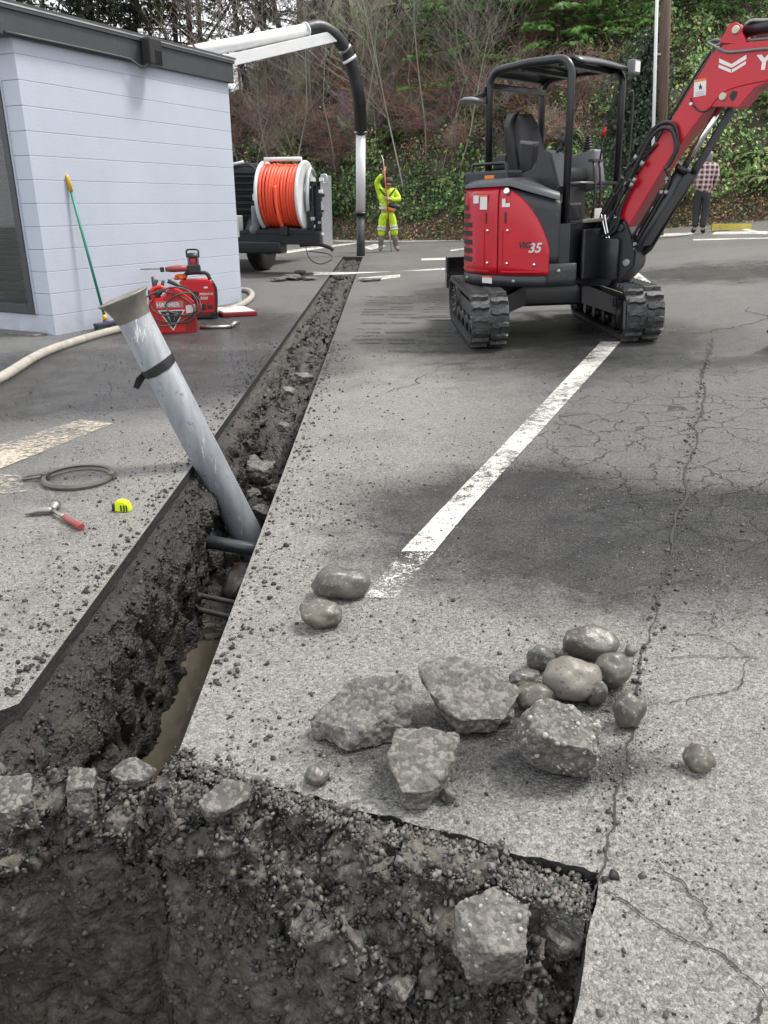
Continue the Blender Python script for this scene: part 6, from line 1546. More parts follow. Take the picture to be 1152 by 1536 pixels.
wb_ = gp(581, 377); WB = Vector((wb_.x, wb_.y, gz(wb_.x, wb_.y)))
def worker_cloth(P, J, T):
    V = [(J['pelvis'] + Vector((0, 0, -.02)), .185), (J['belly'], .185), (J['chest'], .195), (J['neck0'] + Vector((0, 0, -.01)), .095)]; E = [(0, 1), (1, 2), (2, 3)]
    for s in ('L', 'R'):
        i = len(V); V += [(J['sh' + s], .100), (J['sh' + s].lerp(J['el' + s], .5), .088), (J['el' + s], .078), (J['el' + s].lerp(J['wr' + s], .9), .056)]; E += [(2, i), (i, i + 1), (i + 1, i + 2), (i + 2, i + 3)]
    jk = skin_obj('jacket', V, E, M_HIVIS, P, 2, 0)
    V = [(J['pelvis'] + Vector((0, 0, .04)), .165), (J['pelvis'] + Vector((0, 0, -.06)), .165)]; E = [(0, 1)]
    for s in ('L', 'R'):
        i = len(V); V += [(J['hip' + s], .125), (J['hip' + s].lerp(J['kn' + s], .6), .105), (J['kn' + s], .098), (J['kn' + s].lerp(J['an' + s], .32), .10)]; E += [(1, i), (i, i + 1), (i + 1, i + 2), (i + 2, i + 3)]
    skin_obj('trousers', V, E, M_HIVIS, P, 2, 0)
    for z, r in ((.12, .205), (.24, .200)):
        c = J['pelvis'].lerp(J['chest'], z / .5); b = MB(); b.lathe([(r, -.025), (r + .004, 0), (r, .025)], Matrix.Translation(c) @ Matrix.Scale(.82, 4, (0, 1, 0)), 24, False); b.build('reflective_band', M_REFL, jk)
    for s in ('L', 'R'):
        cloth_limb('boot', P, [(J['kn' + s].lerp(J['an' + s], .22), .082), (J['kn' + s].lerp(J['an' + s], .6), .072), (J['an' + s], .062), (J['an' + s].lerp(J['to' + s], .5) + Vector((0, 0, -.01)), .055), (J['to' + s], .048)], M_BOOT)
        cloth_limb('glove', P, [(J['wr' + s], .038), (J['pa' + s], .042), (J['pa' + s] + (J['pa' + s] - J['wr' + s]) * .6, .030)], M_GLOVE)
    for s in ('L', 'R'):
        for f in (.72, .88):
            c = J['hip' + s].lerp(J['kn' + s], f); b = MB(); b.lathe([(.112, -.02), (.116, 0), (.112, .02)], frame(c, J['kn' + s] - J['hip' + s]), 18, False); b.build('reflective_band', M_REFL, P)
    b = MB(); h = J['head']; u = (J['crown'] - J['jaw']).normalized(); M_ = frame(h, u, (1, 0, 0)); b.M = M_; b.lathe([(.108, -.01), (.112, .03), (.10, .075), (.06, .115), (.01, .125)], None, 20); b.build('cap', M_CAP, P)
    fw = (J['nose'] - J['head']).normalized(); b = MB(); b.box(h + fw * .13 + u * .005, (.13, .10, .012), frame(h, u, (1, 0, 0)).to_3x3(), .005); b.build('cap_peak', M_CAP, P)
    b = MB(); b.box(J['pelvis'].lerp(J['belly'], .8) + Vector((.17, -.16, .0)), (.30, .14, .10), Matrix.Rotation(R(15), 3, 'Y'), .03); b.build('remote_control_box', M_XBLK, P)
    b = MB(); b.box(J['pelvis'].lerp(J['belly'], .5) + Vector((.10, -.17, -.02)), (.16, .10, .07), Matrix.Rotation(R(15), 3, 'Y'), .02); b.build('orange_pouch', M_ORG, P)
    for s in ('L', 'R'): 
        b = MB(); b.tube([J['sh' + s] + Vector((0, -.10, .06)), J['chest'] + Vector((0.05 if s == 'L' else -.05, -.185, .0))], .018, 6); b.build('chest_strap', M_DKCL, P)
# facing the viewer; image-left arm (the person's right) raised, head bowed
WPOSE = dict(pelvis=(0, 0, .93), belly=(.0, 0, 1.10), chest=(.0, -.01, 1.30), neck0=(.01, -.03, 1.46), neck1=(.02, -.06, 1.51), jaw=(.03, -.13, 1.53), head=(.035, -.14, 1.60), crown=(.04, -.11, 1.68), nose=(.035, -.24, 1.545),
             shR=(-.19, 0, 1.40), elR=(-.27, -.06, 1.62), wrR=(-.10, -.16, 1.80), paR=(-.075, -.175, 1.87), shL=(.19, 0, 1.40), elL=(.30, -.10, 1.20), wrL=(.06, -.23, 1.22), paL=(.0, -.235, 1.235),
             hipR=(-.10, 0, .86), knR=(-.15, -.03, .47), anR=(-.17, .02, .10), toR=(-.18, -.13, .04), hipL=(.10, 0, .86), knL=(.17, -.06, .48), anL=(.22, .0, .10), toL=(.29, -.12, .04))
WK = person('person', 'worker in bright yellow hi-vis suit holding a probe rod upright', WB, R(0), WPOSE, worker_cloth)
ROD = root('probe_rod', 'red and orange probe rod held upright by the hi-vis worker', 'rod', WB + Vector((.03, -.24, 0)))
r0 = WB + Vector((.10, -.26, 0)); r1 = WB + Vector((-.085, -.205, 1.95)); b = MB(); b.tube([r0.lerp(r1, .25), r1], .016, 8); b.build('rod_tube', mat('red_rod', (.42, .06, .03), .5), ROD); b = MB(); b.tube([r0, r0.lerp(r1, .27)], .010, 8); b.build('rod_tip', M_STEEL, ROD); b = MB(); b.tube([r1, r1 + Vector((-.02, .0, .16)), r1 + Vector((-.06, 0, .26))], [.014, .012, .006], 8); b.build('rod_top', M_WHITE, ROD)

pb_ = gp(1046, 351); PB_ = Vector((pb_.x, pb_.y, gz(pb_.x, pb_.y)))
g = G('plaid_flannel'); s_ = g.n('SeparateXYZ', 0, {0: g.co}); sz = g.n('SeparateXYZ', 2, {0: g.co})
def stripe(v, per): f = g.n('Math', 0, {0: g.math('MULTIPLY', v, 1 / per)}, operation='FRACT'); return g.math('GREATER_THAN', f, .5)
sx_ = stripe(s_, .10); sz_ = stripe(sz, .10); col = g.mix(g.math('MULTIPLY', g.math('ADD', sx_, sz_), .5), (.62, .55, .54), (.03, .012, .016)); thin = g.math('MAXIMUM', g.math('LESS_THAN', g.n('Math', 0, {0: g.math('MULTIPLY', s_, 10)}, operation='FRACT'), .14), g.math('LESS_THAN', g.n('Math', 0, {0: g.math('MULTIPLY', sz, 10)}, operation='FRACT'), .14)); col = g.mix(g.math('MULTIPLY', thin, .6), col, (.30, .02, .03)); g.set(Base_Color=col, Roughness=.8); M_PLAID = g.m
M_HOOD = mat('grey_hood', (.20, .21, .215), .8, bump=.01, bscale=30)
def plaid_cloth(P, J, T):
    V = [(J['pelvis'] + Vector((0, 0, -.10)), .19), (J['belly'], .185), (J['chest'], .19), (J['neck0'], .10)]; E = [(0, 1), (1, 2), (2, 3)]
    for s in ('L', 'R'):
        i = len(V); V += [(J['sh' + s], .095), (J['el' + s], .075), (J['el' + s].lerp(J['wr' + s], .92), .055)]; E += [(2, i), (i, i + 1), (i + 1, i + 2)]
    skin_obj('plaid_shirt', V, E, M_PLAID, P, 2, 0)
    V = [(J['pelvis'] + Vector((0, 0, .04)), .15), (J['pelvis'] + Vector((0, 0, -.06)), .15)]; E = [(0, 1)]
    for s in ('L', 'R'):
        i = len(V); V += [(J['hip' + s], .11), (J['kn' + s], .085), (J['an' + s] + Vector((0, 0, .02)), .07)]; E += [(1, i), (i, i + 1), (i + 1, i + 2)]
        cloth_limb('shoe', P, [(J['an' + s] + Vector((0, 0, .02)), .055), (J['an' + s].lerp(J['to' + s], .5), .055), (J['to' + s], .045)], M_DKCL)
    skin_obj('trousers', V, E, M_DKCL, P, 2, 0)
    cloth_limb('hood', P, [(J['neck0'] + Vector((0, .04, .02)), .10), (J['jaw'], .112), (J['head'], .125), (J['crown'] + Vector((0, 0, -.01)), .095)], M_HOOD)
PPOSE = dict(pelvis=(0, 0, .93), belly=(0, 0, 1.10), chest=(0, 0, 1.30), neck0=(0, .0, 1.46), neck1=(0, .01, 1.51), jaw=(0, .03, 1.56), head=(0, .03, 1.64), crown=(0, .01, 1.73), nose=(0, .14, 1.62),
             shR=(.19, 0, 1.40), elR=(.25, .03, 1.13), wrR=(.20, .18, .98), paR=(.18, .24, .95), shL=(-.19, 0, 1.40), elL=(-.25, .03, 1.13), wrL=(-.20, .18, .98), paL=(-.18, .24, .95),
             hipR=(.09, 0, .86), knR=(.10, .02, .48), anR=(.09, -.02, .10), toR=(.12, .13, .04), hipL=(-.09, 0, .86), knL=(-.08, .02, .48), anL=(-.07, -.02, .10), toL=(-.12, .12, .04))
person('person', 'person in red and white plaid shirt and grey hood facing the leafy slope', PB_, R(-25), PPOSE, plaid_cloth)
# ================================================================== HILLSIDE
BASE = [(-45, 38), (-14, 33), (-8, 31), (-1.7, 28.6), (2.4, 24.9), (5.5, 22.9), (8.85, 21.5), (14, 19.8), (30, 16), (45, 14)]
def ybase(x): return lerp_tab(BASE, x)
def hill_z(x, y, lumps=True):
    yb = ybase(x); d = y - yb
    cap = 6.0 + 9.0 / (1 + math.exp(-(x + 4.9) / .5)) + 5 * softplus(x - 2, 2) * .15
    r = 0.92 * d if d < 3 else 2.76 + .86 * (d - 3)
    if d > 0: r = cap * (1 - math.exp(-r / cap * 1.0)) * 1.12 if r > 0 else r
    z = gz(min(x, 30), min(y, yb)) + max(r, -.05)
    if lumps and d > 0:
        w = min(1, d / 1.5); z += w * (.55 * noise.noise((x * .55, y * .55, 3)) + .25 * noise.noise((x * 1.5, y * 1.5, 8)) + .10 * noise.noise((x * 4, y * 4, 8)))
    return z
g = G('slope_soil'); g.set(Base_Color=g.mix(g.ramp(g.noise(2.0, 8, rough=.7), .35, .65), (.045, .045, .026), (.105, .085, .058)), Roughness=.95, Normal=g.bump(g.noise(9, 6), .8, .05)); M_HILL = g.m
xs = np.concatenate([np.arange(-45, -12, 1.5), np.arange(-12, 16, .25), np.arange(16, 46, 1.5)]); ds = np.concatenate([np.arange(-.4, 14, .25), np.arange(14, 30, 1.5)])
HV = [(x, ybase(x) + d, hill_z(x, ybase(x) + d)) for d in ds for x in xs]; nx = len(xs)
HF = [[j * nx + i, j * nx + i + 1, (j + 1) * nx + i + 1, (j + 1) * nx + i] for j in range(len(ds) - 1) for i in range(nx - 1)]
HILL = tag(link_mesh('hill', np_mesh('hill', HV, HF, M_HILL, True)), kind='structure')
# ---- leaves
M_LEAF = vcol_mat('leaf', .55, 0, 60, .35, .22); M_TWIG = vcol_mat('bare_twig', .85, 0, 40, .2)
LQV = np.array([(0, 0, 0), (.34, .45, .07), (0, 1, -.04), (-.34, .45, .07)]); LQF = np.array([[0, 1, 2, 3]])
def leaf_frames(nrm, n, droop=.5, spread=.9):
    """random leaf orientations about outward normals"""
    t = RNG.normal(size=(n, 3)); t[:, 2] -= droop; t /= np.linalg.norm(t, axis=1)[:, None]
    zz = nrm + RNG.normal(size=(n, 3)) * spread * .6; zz -= t * (zz * t).sum(1)[:, None]; zz /= np.linalg.norm(zz, axis=1)[:, None]
    return np.stack([np.cross(t, zz), t, zz], axis=2)
PAL = dict(ivy=[(.012, .025, .009), (.021, .042, .014), (.034, .060, .023), (.056, .082, .037)], litter=[(.040, .024, .014), (.085, .050, .030), (.14, .088, .055), (.055, .04, .028)], bram=[(.075, .05, .04), (.095, .066, .054), (.05, .038, .028), (.035, .045, .02)], lite=[(.054, .100, .027), (.082, .130, .037), (.044, .084, .023), (.118, .136, .048)], dry=[(.13, .095, .06), (.10, .07, .045), (.16, .125, .085)])
def pick(names, n):
    out = np.empty((n, 3)); 
    for i, nm in enumerate(names): p = PAL[nm]; out[i] = p[random.randrange(len(p))]
    return out * RNG.uniform(1.4, 4.6, (n, 1))
def cover(n):
    pos = []; names = []; size = []; nr = []; hue = []
    k = 0
    while k < n:
        x = random.uniform(-9.5, 12.5); d = random.random() ** 1.15 * 13.0 - .25
        y = ybase(x) + d; z = hill_z(x, y); h = z - gz(x, ybase(x)); c = noise.noise((x * .45, y * .45, 21)) + .5 * noise.noise((x * 1.3, y * 1.3, 5))
        c2 = noise.noise((x * .8, y * .8, 31)) + .5 * noise.noise((x * 2.2, y * 2.2, 13))
        if d > .8 and c2 < -.12 and random.random() < .72: continue
        if d < .55: nm = 'litter' if random.random() < .82 else 'ivy'; off = random.random() * .06
        else:
            right = x > 6.6 + .4 * h
            rb = random.random()
            if right: nm = 'ivy' if rb < .50 else ('lite' if rb < .68 else ('dry' if rb < .86 else 'litter'))
            elif h < 2.2: nm = 'ivy' if rb < .66 + .3 * c else ('litter' if rb < .9 else 'lite')
            elif h < 5.2: nm = ('bram' if rb < .32 - .5 * c else ('dry' if rb < .62 - .4 * c else ('lite' if rb < .74 else 'ivy')))
            else: nm = 'lite' if rb < .40 + .5 * c else ('ivy' if rb < .85 else 'dry')
            off = (abs(random.gauss(0, .18)) + max(0, c2) * random.random() ** .5 * 1.0) * (1.2 if nm != 'litter' else .5)
        pos.append((x, y - off * .7, z + off * .75)); names.append(nm); k += 1
        size.append({'ivy': .095, 'litter': .075, 'bram': .06, 'lite': .12, 'dry': .075}[nm] * random.uniform(.45, 1.5))
        nr.append((0, -.75, .66)); hue.append(1.0 + .75 * (noise.noise((x * .5, y * .5, 77)) + .6 * noise.noise((x * 1.9, y * 1.9, 7))))
    return np.array(pos), names, np.array(size), np.array(nr), np.clip(np.array(hue), .45, 1.8)
pos, names, size, nr, hue = cover(190000)
isl = np.array([nm == 'litter' for nm in names]); colr = pick(names, len(names)) * hue[:, None] * 1.3; fr = leaf_frames(nr, len(pos))
for sel, nm in ((isl, 'leaf_litter'), (~isl, 'ivy_cover')):
    tag(link_mesh(nm, scatter(nm, LQV, LQF, pos[sel], fr[sel], size[sel], colr[sel], M_LEAF)), kind='stuff')

def segs_mesh(name, segs, m, n=4):
    """tapered sticks: (p0,p1,r0,r1,colour)"""
    S = np.array([(*a, *b) for a, b, r0, r1, c in segs]); r0 = np.array([s[2] for s in segs]); r1 = np.array([s[3] for s in segs]); c = np.array([s[4] for s in segs])
    A, B = S[:, :3], S[:, 3:]; t = B - A; t /= np.maximum(1e-6, np.linalg.norm(t, axis=1))[:, None]
    h = np.where(np.abs(t[:, 2:3]) < .9, np.array([[0, 0, 1.0]]), np.array([[1.0, 0, 0]])); u = np.cross(t, h); u /= np.linalg.norm(u, axis=1)[:, None]; v = np.cross(t, u)
    V = np.empty((len(S), 2 * n, 3))
    for k in range(n):
        w = 2 * math.pi * k / n; d = u * math.cos(w) + v * math.sin(w); V[:, k] = A + d * r0[:, None]; V[:, n + k] = B + d * r1[:, None]
    f = np.array([[k, (k + 1) % n, n + (k + 1) % n, n + k] for k in range(n)]); F = (f[None] + (np.arange(len(S)) * 2 * n)[:, None, None]).reshape(-1, 4)
    return np_mesh(name, V.reshape(-1, 3), F, m, True, np.repeat(c, 2 * n, 0))
def grow(seed, H, r0, lean, col, spread=.55, depth=4, tw=.006, up_=.35):
    rnd = random.Random(seed); trunk = []; br = []
    def limb(p, d, L, r, lev, acc):
        n = 5 if lev == 0 else 3; q = p.copy()
        for i in range(n):
            d2 = (d + Vector((rnd.gauss(0, .10), rnd.gauss(0, .10), rnd.gauss(0, .05) + up_ * .12 * (lev > 0)))).normalized()
            e = q + d2 * (L / n); ra = r * (1 - .75 * i / n); rb = max(tw * .6, r * (1 - .75 * (i + 1) / n))
            c = tuple(x * rnd.uniform(.8, 1.2) for x in col)
            acc.append((q[:], e[:], max(tw * .6, ra), rb, c))
            if lev < depth and (lev > 0 or i > 0):
                for _ in range(3 if lev == 0 else 2):
                    a = rnd.uniform(0, 2 * math.pi); s = Vector((math.cos(a), math.sin(a), rnd.uniform(-.1, .7)))
                    limb(e, (d2 * (1 - spread) + s * spread).normalized(), L * rnd.uniform(.38, .6), max(tw, rb * rnd.uniform(.4, .6)), lev + 1, br)
            q = e; d = d2
    limb(Vector((0, 0, -.2)), Vector((lean, 0, 1)).normalized(), H, r0, 0, trunk)
    return trunk, br
def tree_proto(nm, seed, H, r0, lean, col, **k):
    t, b = grow(seed, H, r0, lean, col, **k); return segs_mesh('trunk', t, M_TWIG, 7), segs_mesh('branches', b, M_TWIG, 3)
def place_tree(name, parts, x, y, z, rz, s, label, cat, group):
    o = root(name, label, cat, (x, y, z), group); o.rotation_euler.z = rz; o.scale = (s, s, s)
    for nm, me in parts:
        c = bpy.data.objects.new(nm, me); COL.objects.link(c); c.parent = o
        if nm != 'trunk': c['kind'] = 'stuff'
    return o
GREY = (.27, .245, .205); PALE = (.36, .33, .28); REDT = (.34, .23, .19)
ALD = [tree_proto('a', 3, 8.5, .042, .05, GREY, depth=3, tw=.0065), tree_proto('b', 8, 7.0, .032, -.08, PALE, depth=3, tw=.006), tree_proto('c', 15, 9.5, .055, .02, (.15, .13, .105), depth=3, tw=.007)]
spots = [(-6.8, 1.2, 1, .55), (-5.4, 2.6, 1, .7), (-4.6, .9, 1, .5), (-3.6, 2.4, 1, .6), (-2.9, 1.1, 1, .5), (-2.2, 2.9, 1, .7), (-1.3, 3.4, 1, .65), (-.5, 1.7, 1, .55), (.3, 3.6, 1, .6), (1.0, 3.2, 1, .7), (1.8, 2.0, 1, .5), (2.5, 2.6, 1, .45), (3.4, 4.0, 1, .4), (-4.0, 1.4, 0, .6), (-.1, 4.6, 0, .6), (-6.2, 2.0, 0, 1.0), (-5.0, 1.0, 1, 1.0), (-4.2, 3.0, 2, .9), (-3.3, 1.6, 1, 1.1), (-2.6, 3.6, 0, .9), (-1.7, 2.2, 1, .95), (-.9, 1.0, 0, .85), (-.2, 2.8, 2, .8), (.8, 1.2, 1, 1.0), (1.4, 2.4, 0, .8), (2.1, 1.3, 1, .75), (-5.6, 4.2, 2, 1.0), (2.9, 3.0, 0, .6), (-7.4, 2.5, 2, 1.0), (-3.8, 4.8, 0, 1.0), (9.6, 6.5, 1, .8), (4.6, 5.2, 1, .55)]
for i, (x, d, k, s) in enumerate(spots):
    y = ybase(x) + d; place_tree('bare_tree', [('trunk', ALD[k][0]), ('branches', ALD[k][1])], x, y, hill_z(x, y) - .1, i * 1.7, s, ['slender grey leafless tree on the brushy slope', 'pale thin leafless tree on the brushy slope', 'dark-barked leafless tree on the brushy slope'][k], 'tree', 'leafless trees on the slope')
def shrub_proto(seed, n, h, w, col):
    rnd = random.Random(seed); segs = []
    for _ in range(n):
        a = rnd.uniform(0, 6.28); r = rnd.uniform(.1, 1) * w; q = Vector((rnd.gauss(0, .18), rnd.gauss(0, .18), -.1)); hh = h * rnd.uniform(.5, 1.1); c = tuple(x * rnd.uniform(.6, 1.5) for x in col); m = 5
        for i in range(m):
            f = (i + 1) / m; e = Vector((math.cos(a) * r * f ** 1.4, math.sin(a) * r * f ** 1.4, hh * math.sin(f * rnd.uniform(1.5, 2.3)))) + Vector((rnd.gauss(0, .05), rnd.gauss(0, .05), rnd.gauss(0, .05)))
            segs.append((q[:], e[:], .009 - .0009 * i, .008 - .0009 * i, c))
            for _ in range(2):
                s = e + Vector((rnd.gauss(0, .22), rnd.gauss(0, .22), rnd.gauss(.10, .16))); segs.append((e[:], s[:], .005, .0035, c))
            q = e
    return segs_mesh('canes', segs, M_TWIG, 3)
BRM = [shrub_proto(1, 95, 1.5, 1.2, REDT), shrub_proto(2, 80, 1.2, 1.5, (.38, .27, .22)), shrub_proto(3, 80, 1.7, .9, (.46, .39, .30))]
rnd = random.Random(5); nb = 0
for i in range(400):
    x = rnd.uniform(-7.5, 8.0); d = rnd.uniform(1.8, 7.0); y = ybase(x) + d; h = hill_z(x, y, False) - gz(x, ybase(x))
    if x > 6.2 or not (1.8 < h < 5.6): continue
    k = rnd.choice([0, 1, 1, 0, 2]); place_tree('bramble_shrub', [('canes', BRM[k])], x, y, hill_z(x, y) - .05, rnd.uniform(0, 6), rnd.uniform(.7, 1.15), ['upright tangle of reddish bare canes on the slope', 'wide tangle of reddish bare canes on the slope', 'tan bundle of dry canes on the slope'][k], 'shrub', 'bare bramble shrubs on the slope'); nb += 1
    if nb > 84: break
def fern_proto(seed, nf, L):
    rng = np.random.default_rng(seed); V = []; F = []; C_ = []
    for i in range(nf):
        a = 2 * math.pi * i / nf + rng.normal(0, .2); l = L * rng.uniform(.75, 1.15); rise = rng.uniform(.35, .85); base_c = np.array(PAL['lite'][rng.integers(4)]) * rng.uniform(.9, 2.0); np_ = 15; prev = None
        for k in range(np_ + 1):
            f = k / np_; r = l * f * (.95 - .15 * f); z = rise * l * (1.35 * f - 1.5 * f * f) + .05; p = np.array([math.cos(a) * r, math.sin(a) * r, z]); side = np.array([-math.sin(a), math.cos(a), 0]); w = .15 * l * math.sin(math.pi * min(1, .12 + f * .9)) ** .7 * (1 - .35 * f); fw = np.array([math.cos(a), math.sin(a), .1 - .9 * f])
            for s in (-1, 1):
                o = len(V); tip = p + side * s * w + fw * w * .25 + np.array([0, 0, -.12 * w]); V += [p, p + fw * .045 * l / 1.0, tip]; F.append([o, o + 1, o + 2]); C_ += [base_c * rng.uniform(.8, 1.2)] * 3
    return np_mesh('fronds', np.array(V), np.array(F), M_LEAF, False, np.array(C_))
FRN = [fern_proto(1, 17, 1.05), fern_proto(2, 14, 1.3), fern_proto(4, 20, .9)]
nb = 0
for i in range(400):
    x = rnd.uniform(-6.5, 11.0); d = rnd.uniform(.5, 4.4) if rnd.random() < .8 else rnd.uniform(4.5, 9); y = ybase(x) + d
    k = rnd.randrange(3); place_tree('sword_fern', [('fronds', FRN[k])], x, y - .1, hill_z(x, y) + .05, rnd.uniform(0, 6), rnd.uniform(.55, 1.15), 'arching green sword fern on the lower slope' if d < 4.5 else 'arching green sword fern high on the slope', 'fern', 'sword ferns on the slope'); nb += 1
    if nb > 90: break
# ---- evergreens
def cedar_proto(seed, H, Wd, col, dens=1.0, nbr=60, droop=.55, z0=.04):
    rng = np.random.default_rng(seed); segs = []; P_ = []; T_ = []; S_ = []; C_ = []
    for i in range(nbr):
        f = z0 + (1 - z0) * (i / nbr); z = H * f; L = Wd * (1 - f) ** .75 * rng.uniform(.7, 1.15) + .15; a = i * 2.4 + rng.normal(0, .3); q = np.array([0, 0, z]); d = np.array([math.cos(a), math.sin(a), .18]); m = 9
        for k in range(m):
            d = d + np.array([0, 0, -droop * .10]) + rng.normal(0, .05, 3); d /= np.linalg.norm(d); e = q + d * L / m; segs.append((tuple(q), tuple(e), .03 * (1 - k / m) + .005, .03 * (1 - (k + 1) / m) + .005, (.06, .045, .03)))
            ns = int(13 * dens); w = L * .30 * (1 - .5 * k / m)
            sd = np.cross(d, [0, 0, 1.0]); sd /= max(1e-6, np.linalg.norm(sd)); bc = np.array(col) * rng.uniform(.55, 1.5)
            for _ in range(ns):
                s = rng.uniform(-1, 1); pp = q + (e - q) * rng.random() + sd * s * w * rng.random() + np.array([0, 0, -.18 * abs(s) * rng.random() - .03]); P_.append(pp); T_.append(d * .8 + sd * s * .9 + np.array([0, 0, -droop * rng.uniform(.3, 1.2)])); S_.append((rng.uniform(.10, .17), rng.uniform(.13, .26), .1)); C_.append(bc * rng.uniform(.75, 1.25))
            q = e
    n = len(P_); t = np.array(T_); t /= np.linalg.norm(t, axis=1)[:, None]; zz = RNG.normal(size=(n, 3)) * .5 + np.array([0, 0, 1.0]); zz -= t * (zz * t).sum(1)[:, None]; zz /= np.linalg.norm(zz, axis=1)[:, None]; M3 = np.stack([np.cross(t, zz), t, zz], 2)
    # a feathery spray: five narrow blades
    bv = []; bf = []
    for k, (an, ln) in enumerate(((0, 1), (.5, .8), (-.5, .8), (1.0, .55), (-1.0, .55))):
        dx, dy = math.sin(an), math.cos(an); o = len(bv); bv += [(0, .15 * k * .3, 0), (dx * ln * .5 + dy * .09, dy * ln * .5 - dx * .09, .02), (dx * ln, dy * ln, -.06), (dx * ln * .5 - dy * .09, dy * ln * .5 + dx * .09, .02)]; bf.append([o, o + 1, o + 2, o + 3])
    crown = scatter('crown', bv, bf, np.array(P_), M3, np.array(S_), np.array(C_), M_LEAF)
    tr = [((0, 0, -.3), (0, 0, H * .5), .16, .10, (.07, .05, .036)), ((0, 0, H * .5), (0, 0, H), .10, .02, (.07, .05, .036))]
    return [('trunk', segs_mesh('trunk', tr, M_TWIG, 9)), ('branches', segs_mesh('branches', segs, M_TWIG, 4)), ('crown', crown)]
CED = [cedar_proto(1, 8.5, 2.6, (.15, .29, .07)), cedar_proto(2, 7.5, 2.2, (.12, .235, .06), 1.0, 52)]
for i, (x, d, k, s, rz) in enumerate([(1.7, 6.0, 1, .9, 0), (2.7, 4.9, 0, .9, 1), (4.1, 5.3, 0, .95, 2.2), (5.4, 5.2, 1, .95, .7), (6.6, 5.6, 0, .85, 4), (8.6, 6.2, 1, .9, 3), (3.4, 7.4, 1, 1.1, 2), (10.4, 6.6, 0, .9, 5), (6.0, 8.2, 0, 1.1, 1), (.6, 7.6, 1, 1.05, 1)]):
    y = ybase(x) + d; place_tree('cedar_tree', CED[k], x, y, hill_z(x, y) - .1, rz, s, ['broad cedar with drooping bright green boughs above the slope', 'narrower dark green cedar above the slope'][k], 'tree', 'cedars along the top of the slope')
FIR = [cedar_proto(5, 13, 2.5, (.016, .034, .016), .85, 62, .35, .06), cedar_proto(6, 11, 2.0, (.022, .040, .018), .75, 50, .3, .06)]
for i, (x, y, k, s) in enumerate([(-13.8, 35, 0, 1.0), (-11.6, 36.5, 1, 1.0), (-9.4, 35.0, 1, .98), (-16.5, 36, 1, 1.1), (-12.6, 38, 0, 1.1), (-10.3, 38, 0, 1.1), (-8.2, 38.5, 0, 1.1), (-5.0, 38, 1, 1.15), (-3.4, 37, 0, 1.1), (-15.0, 38, 0, 1.15)]):
    place_tree('fir_tree', FIR[k], x, y, 2.5, i * 1.3, s, ['tall dark fir behind the flat roof', 'slimmer dark fir behind the flat roof'][k], 'tree', 'firs behind the building')
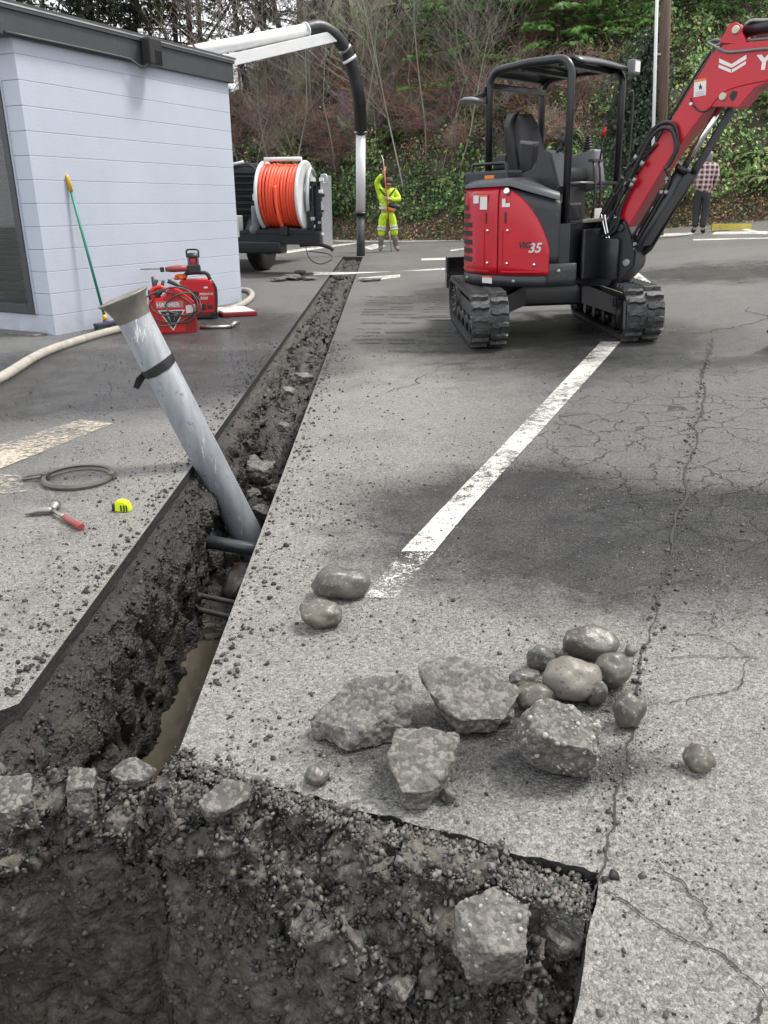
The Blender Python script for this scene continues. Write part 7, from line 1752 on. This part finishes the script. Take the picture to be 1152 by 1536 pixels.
# leafy broad trees with sky showing through
def broad_proto(seed, H, col, nl):
    t, b = grow(seed, H, .16, .04, (.06, .05, .04), depth=3, tw=.012, spread=.6); ends = np.array([s[1] for s in b]); idx = RNG.choice(len(ends), nl); p = ends[idx] + RNG.normal(0, .16, (nl, 3)); c = np.array(col)[None] * RNG.uniform(.5, 1.5, (nl, 1)); nrm = np.tile([0, 0, 1.0], (nl, 1))
    return [('trunk', segs_mesh('trunk', t, M_TWIG, 7)), ('branches', segs_mesh('branches', b, M_TWIG, 4)), ('crown', scatter('crown', LQV, LQF, p, leaf_frames(nrm, nl), RNG.uniform(.10, .20, nl), c, M_LEAF))]
BRD = [broad_proto(21, 9.5, (.030, .042, .018), 7000), broad_proto(25, 8.5, (.055, .060, .028), 5000)]
for i, (x, y, k, s) in enumerate([(-8.3, 34.5, 0, 1.0), (-6.9, 36, 0, .95), (-10.6, 34, 0, .9), (-5.2, 35, 1, .95), (-3.6, 34.5, 1, 1.0), (-2.2, 33.5, 0, .95), (-1.0, 35, 1, 1.1), (-7.6, 33.6, 1, .8), (-12.6, 34, 0, 1.0)]):
    place_tree('broadleaf_tree', BRD[k], x, y, hill_z(x, y, False) - .3, i * 2.1, s, ['dark open-crowned tree on the skyline', 'olive thin-leaved tree on the skyline'][k], 'tree', 'trees on the skyline')
# ---- ivy hanging round the utility pole stump
def ivy_snag():
    c = at_y(992, 60, 20.3); base = Vector((c.x, c.y, gz(c.x, c.y))); o = root('ivy_clad_snag', 'tree stump smothered in hanging grey-green ivy behind the utility pole', 'tree', base)
    P_ = []; T_ = []; C_ = []; segs = []; rnd = random.Random(4)
    for i in range(150):
        a = rnd.uniform(0, 6.28); w = rnd.uniform(.05, .85); q = Vector((c.x + math.cos(a) * .1, c.y + math.sin(a) * .1, c.z + rnd.uniform(-1.2, .2))); L = rnd.uniform(1.4, 3.2); m = 16; cc = Vector((.07, .105, .066)) * rnd.uniform(.5, 1.4)
        for k in range(m):
            f = (k + 1) / m; e = Vector((c.x - .12 + math.cos(a) * w * min(1, f * 1.6) - .35 * f, c.y + math.sin(a) * w * min(1, f * 1.6), q.z + .10 * math.sin(f * 3) * (k < 4) - L / m * (f > .15))); segs.append((q[:], e[:], .010, .008, (.05, .045, .035)))
            for _ in range(5): P_.append(q.lerp(e, rnd.random()) + Vector((rnd.gauss(0, .05), rnd.gauss(0, .05), rnd.gauss(0, .04)))); T_.append((0, -.8, .4)); C_.append(cc * rnd.uniform(.7, 1.3))
            q = e
    n = len(P_); org = np.array(base); me = scatter('ivy_leaves', LQV, LQF, np.array([p[:] for p in P_]) - org, leaf_frames(np.array(T_), n, 1.1), RNG.uniform(.06, .12, n), np.array([x[:] for x in C_]), M_LEAF); tag(link_mesh('ivy_leaves', me, o), kind='stuff')
    me = segs_mesh('vines', [((Vector(s[0]) - base)[:], (Vector(s[1]) - base)[:], s[2], s[3], s[4]) for s in segs], M_TWIG, 3); link_mesh('vines', me, o)
    me = segs_mesh('stump', [((0, 0, -.1), (0, 0, c.z - base.z), .2, .14, (.06, .045, .035))], M_TWIG, 10); link_mesh('stump', me, o)
ivy_snag()
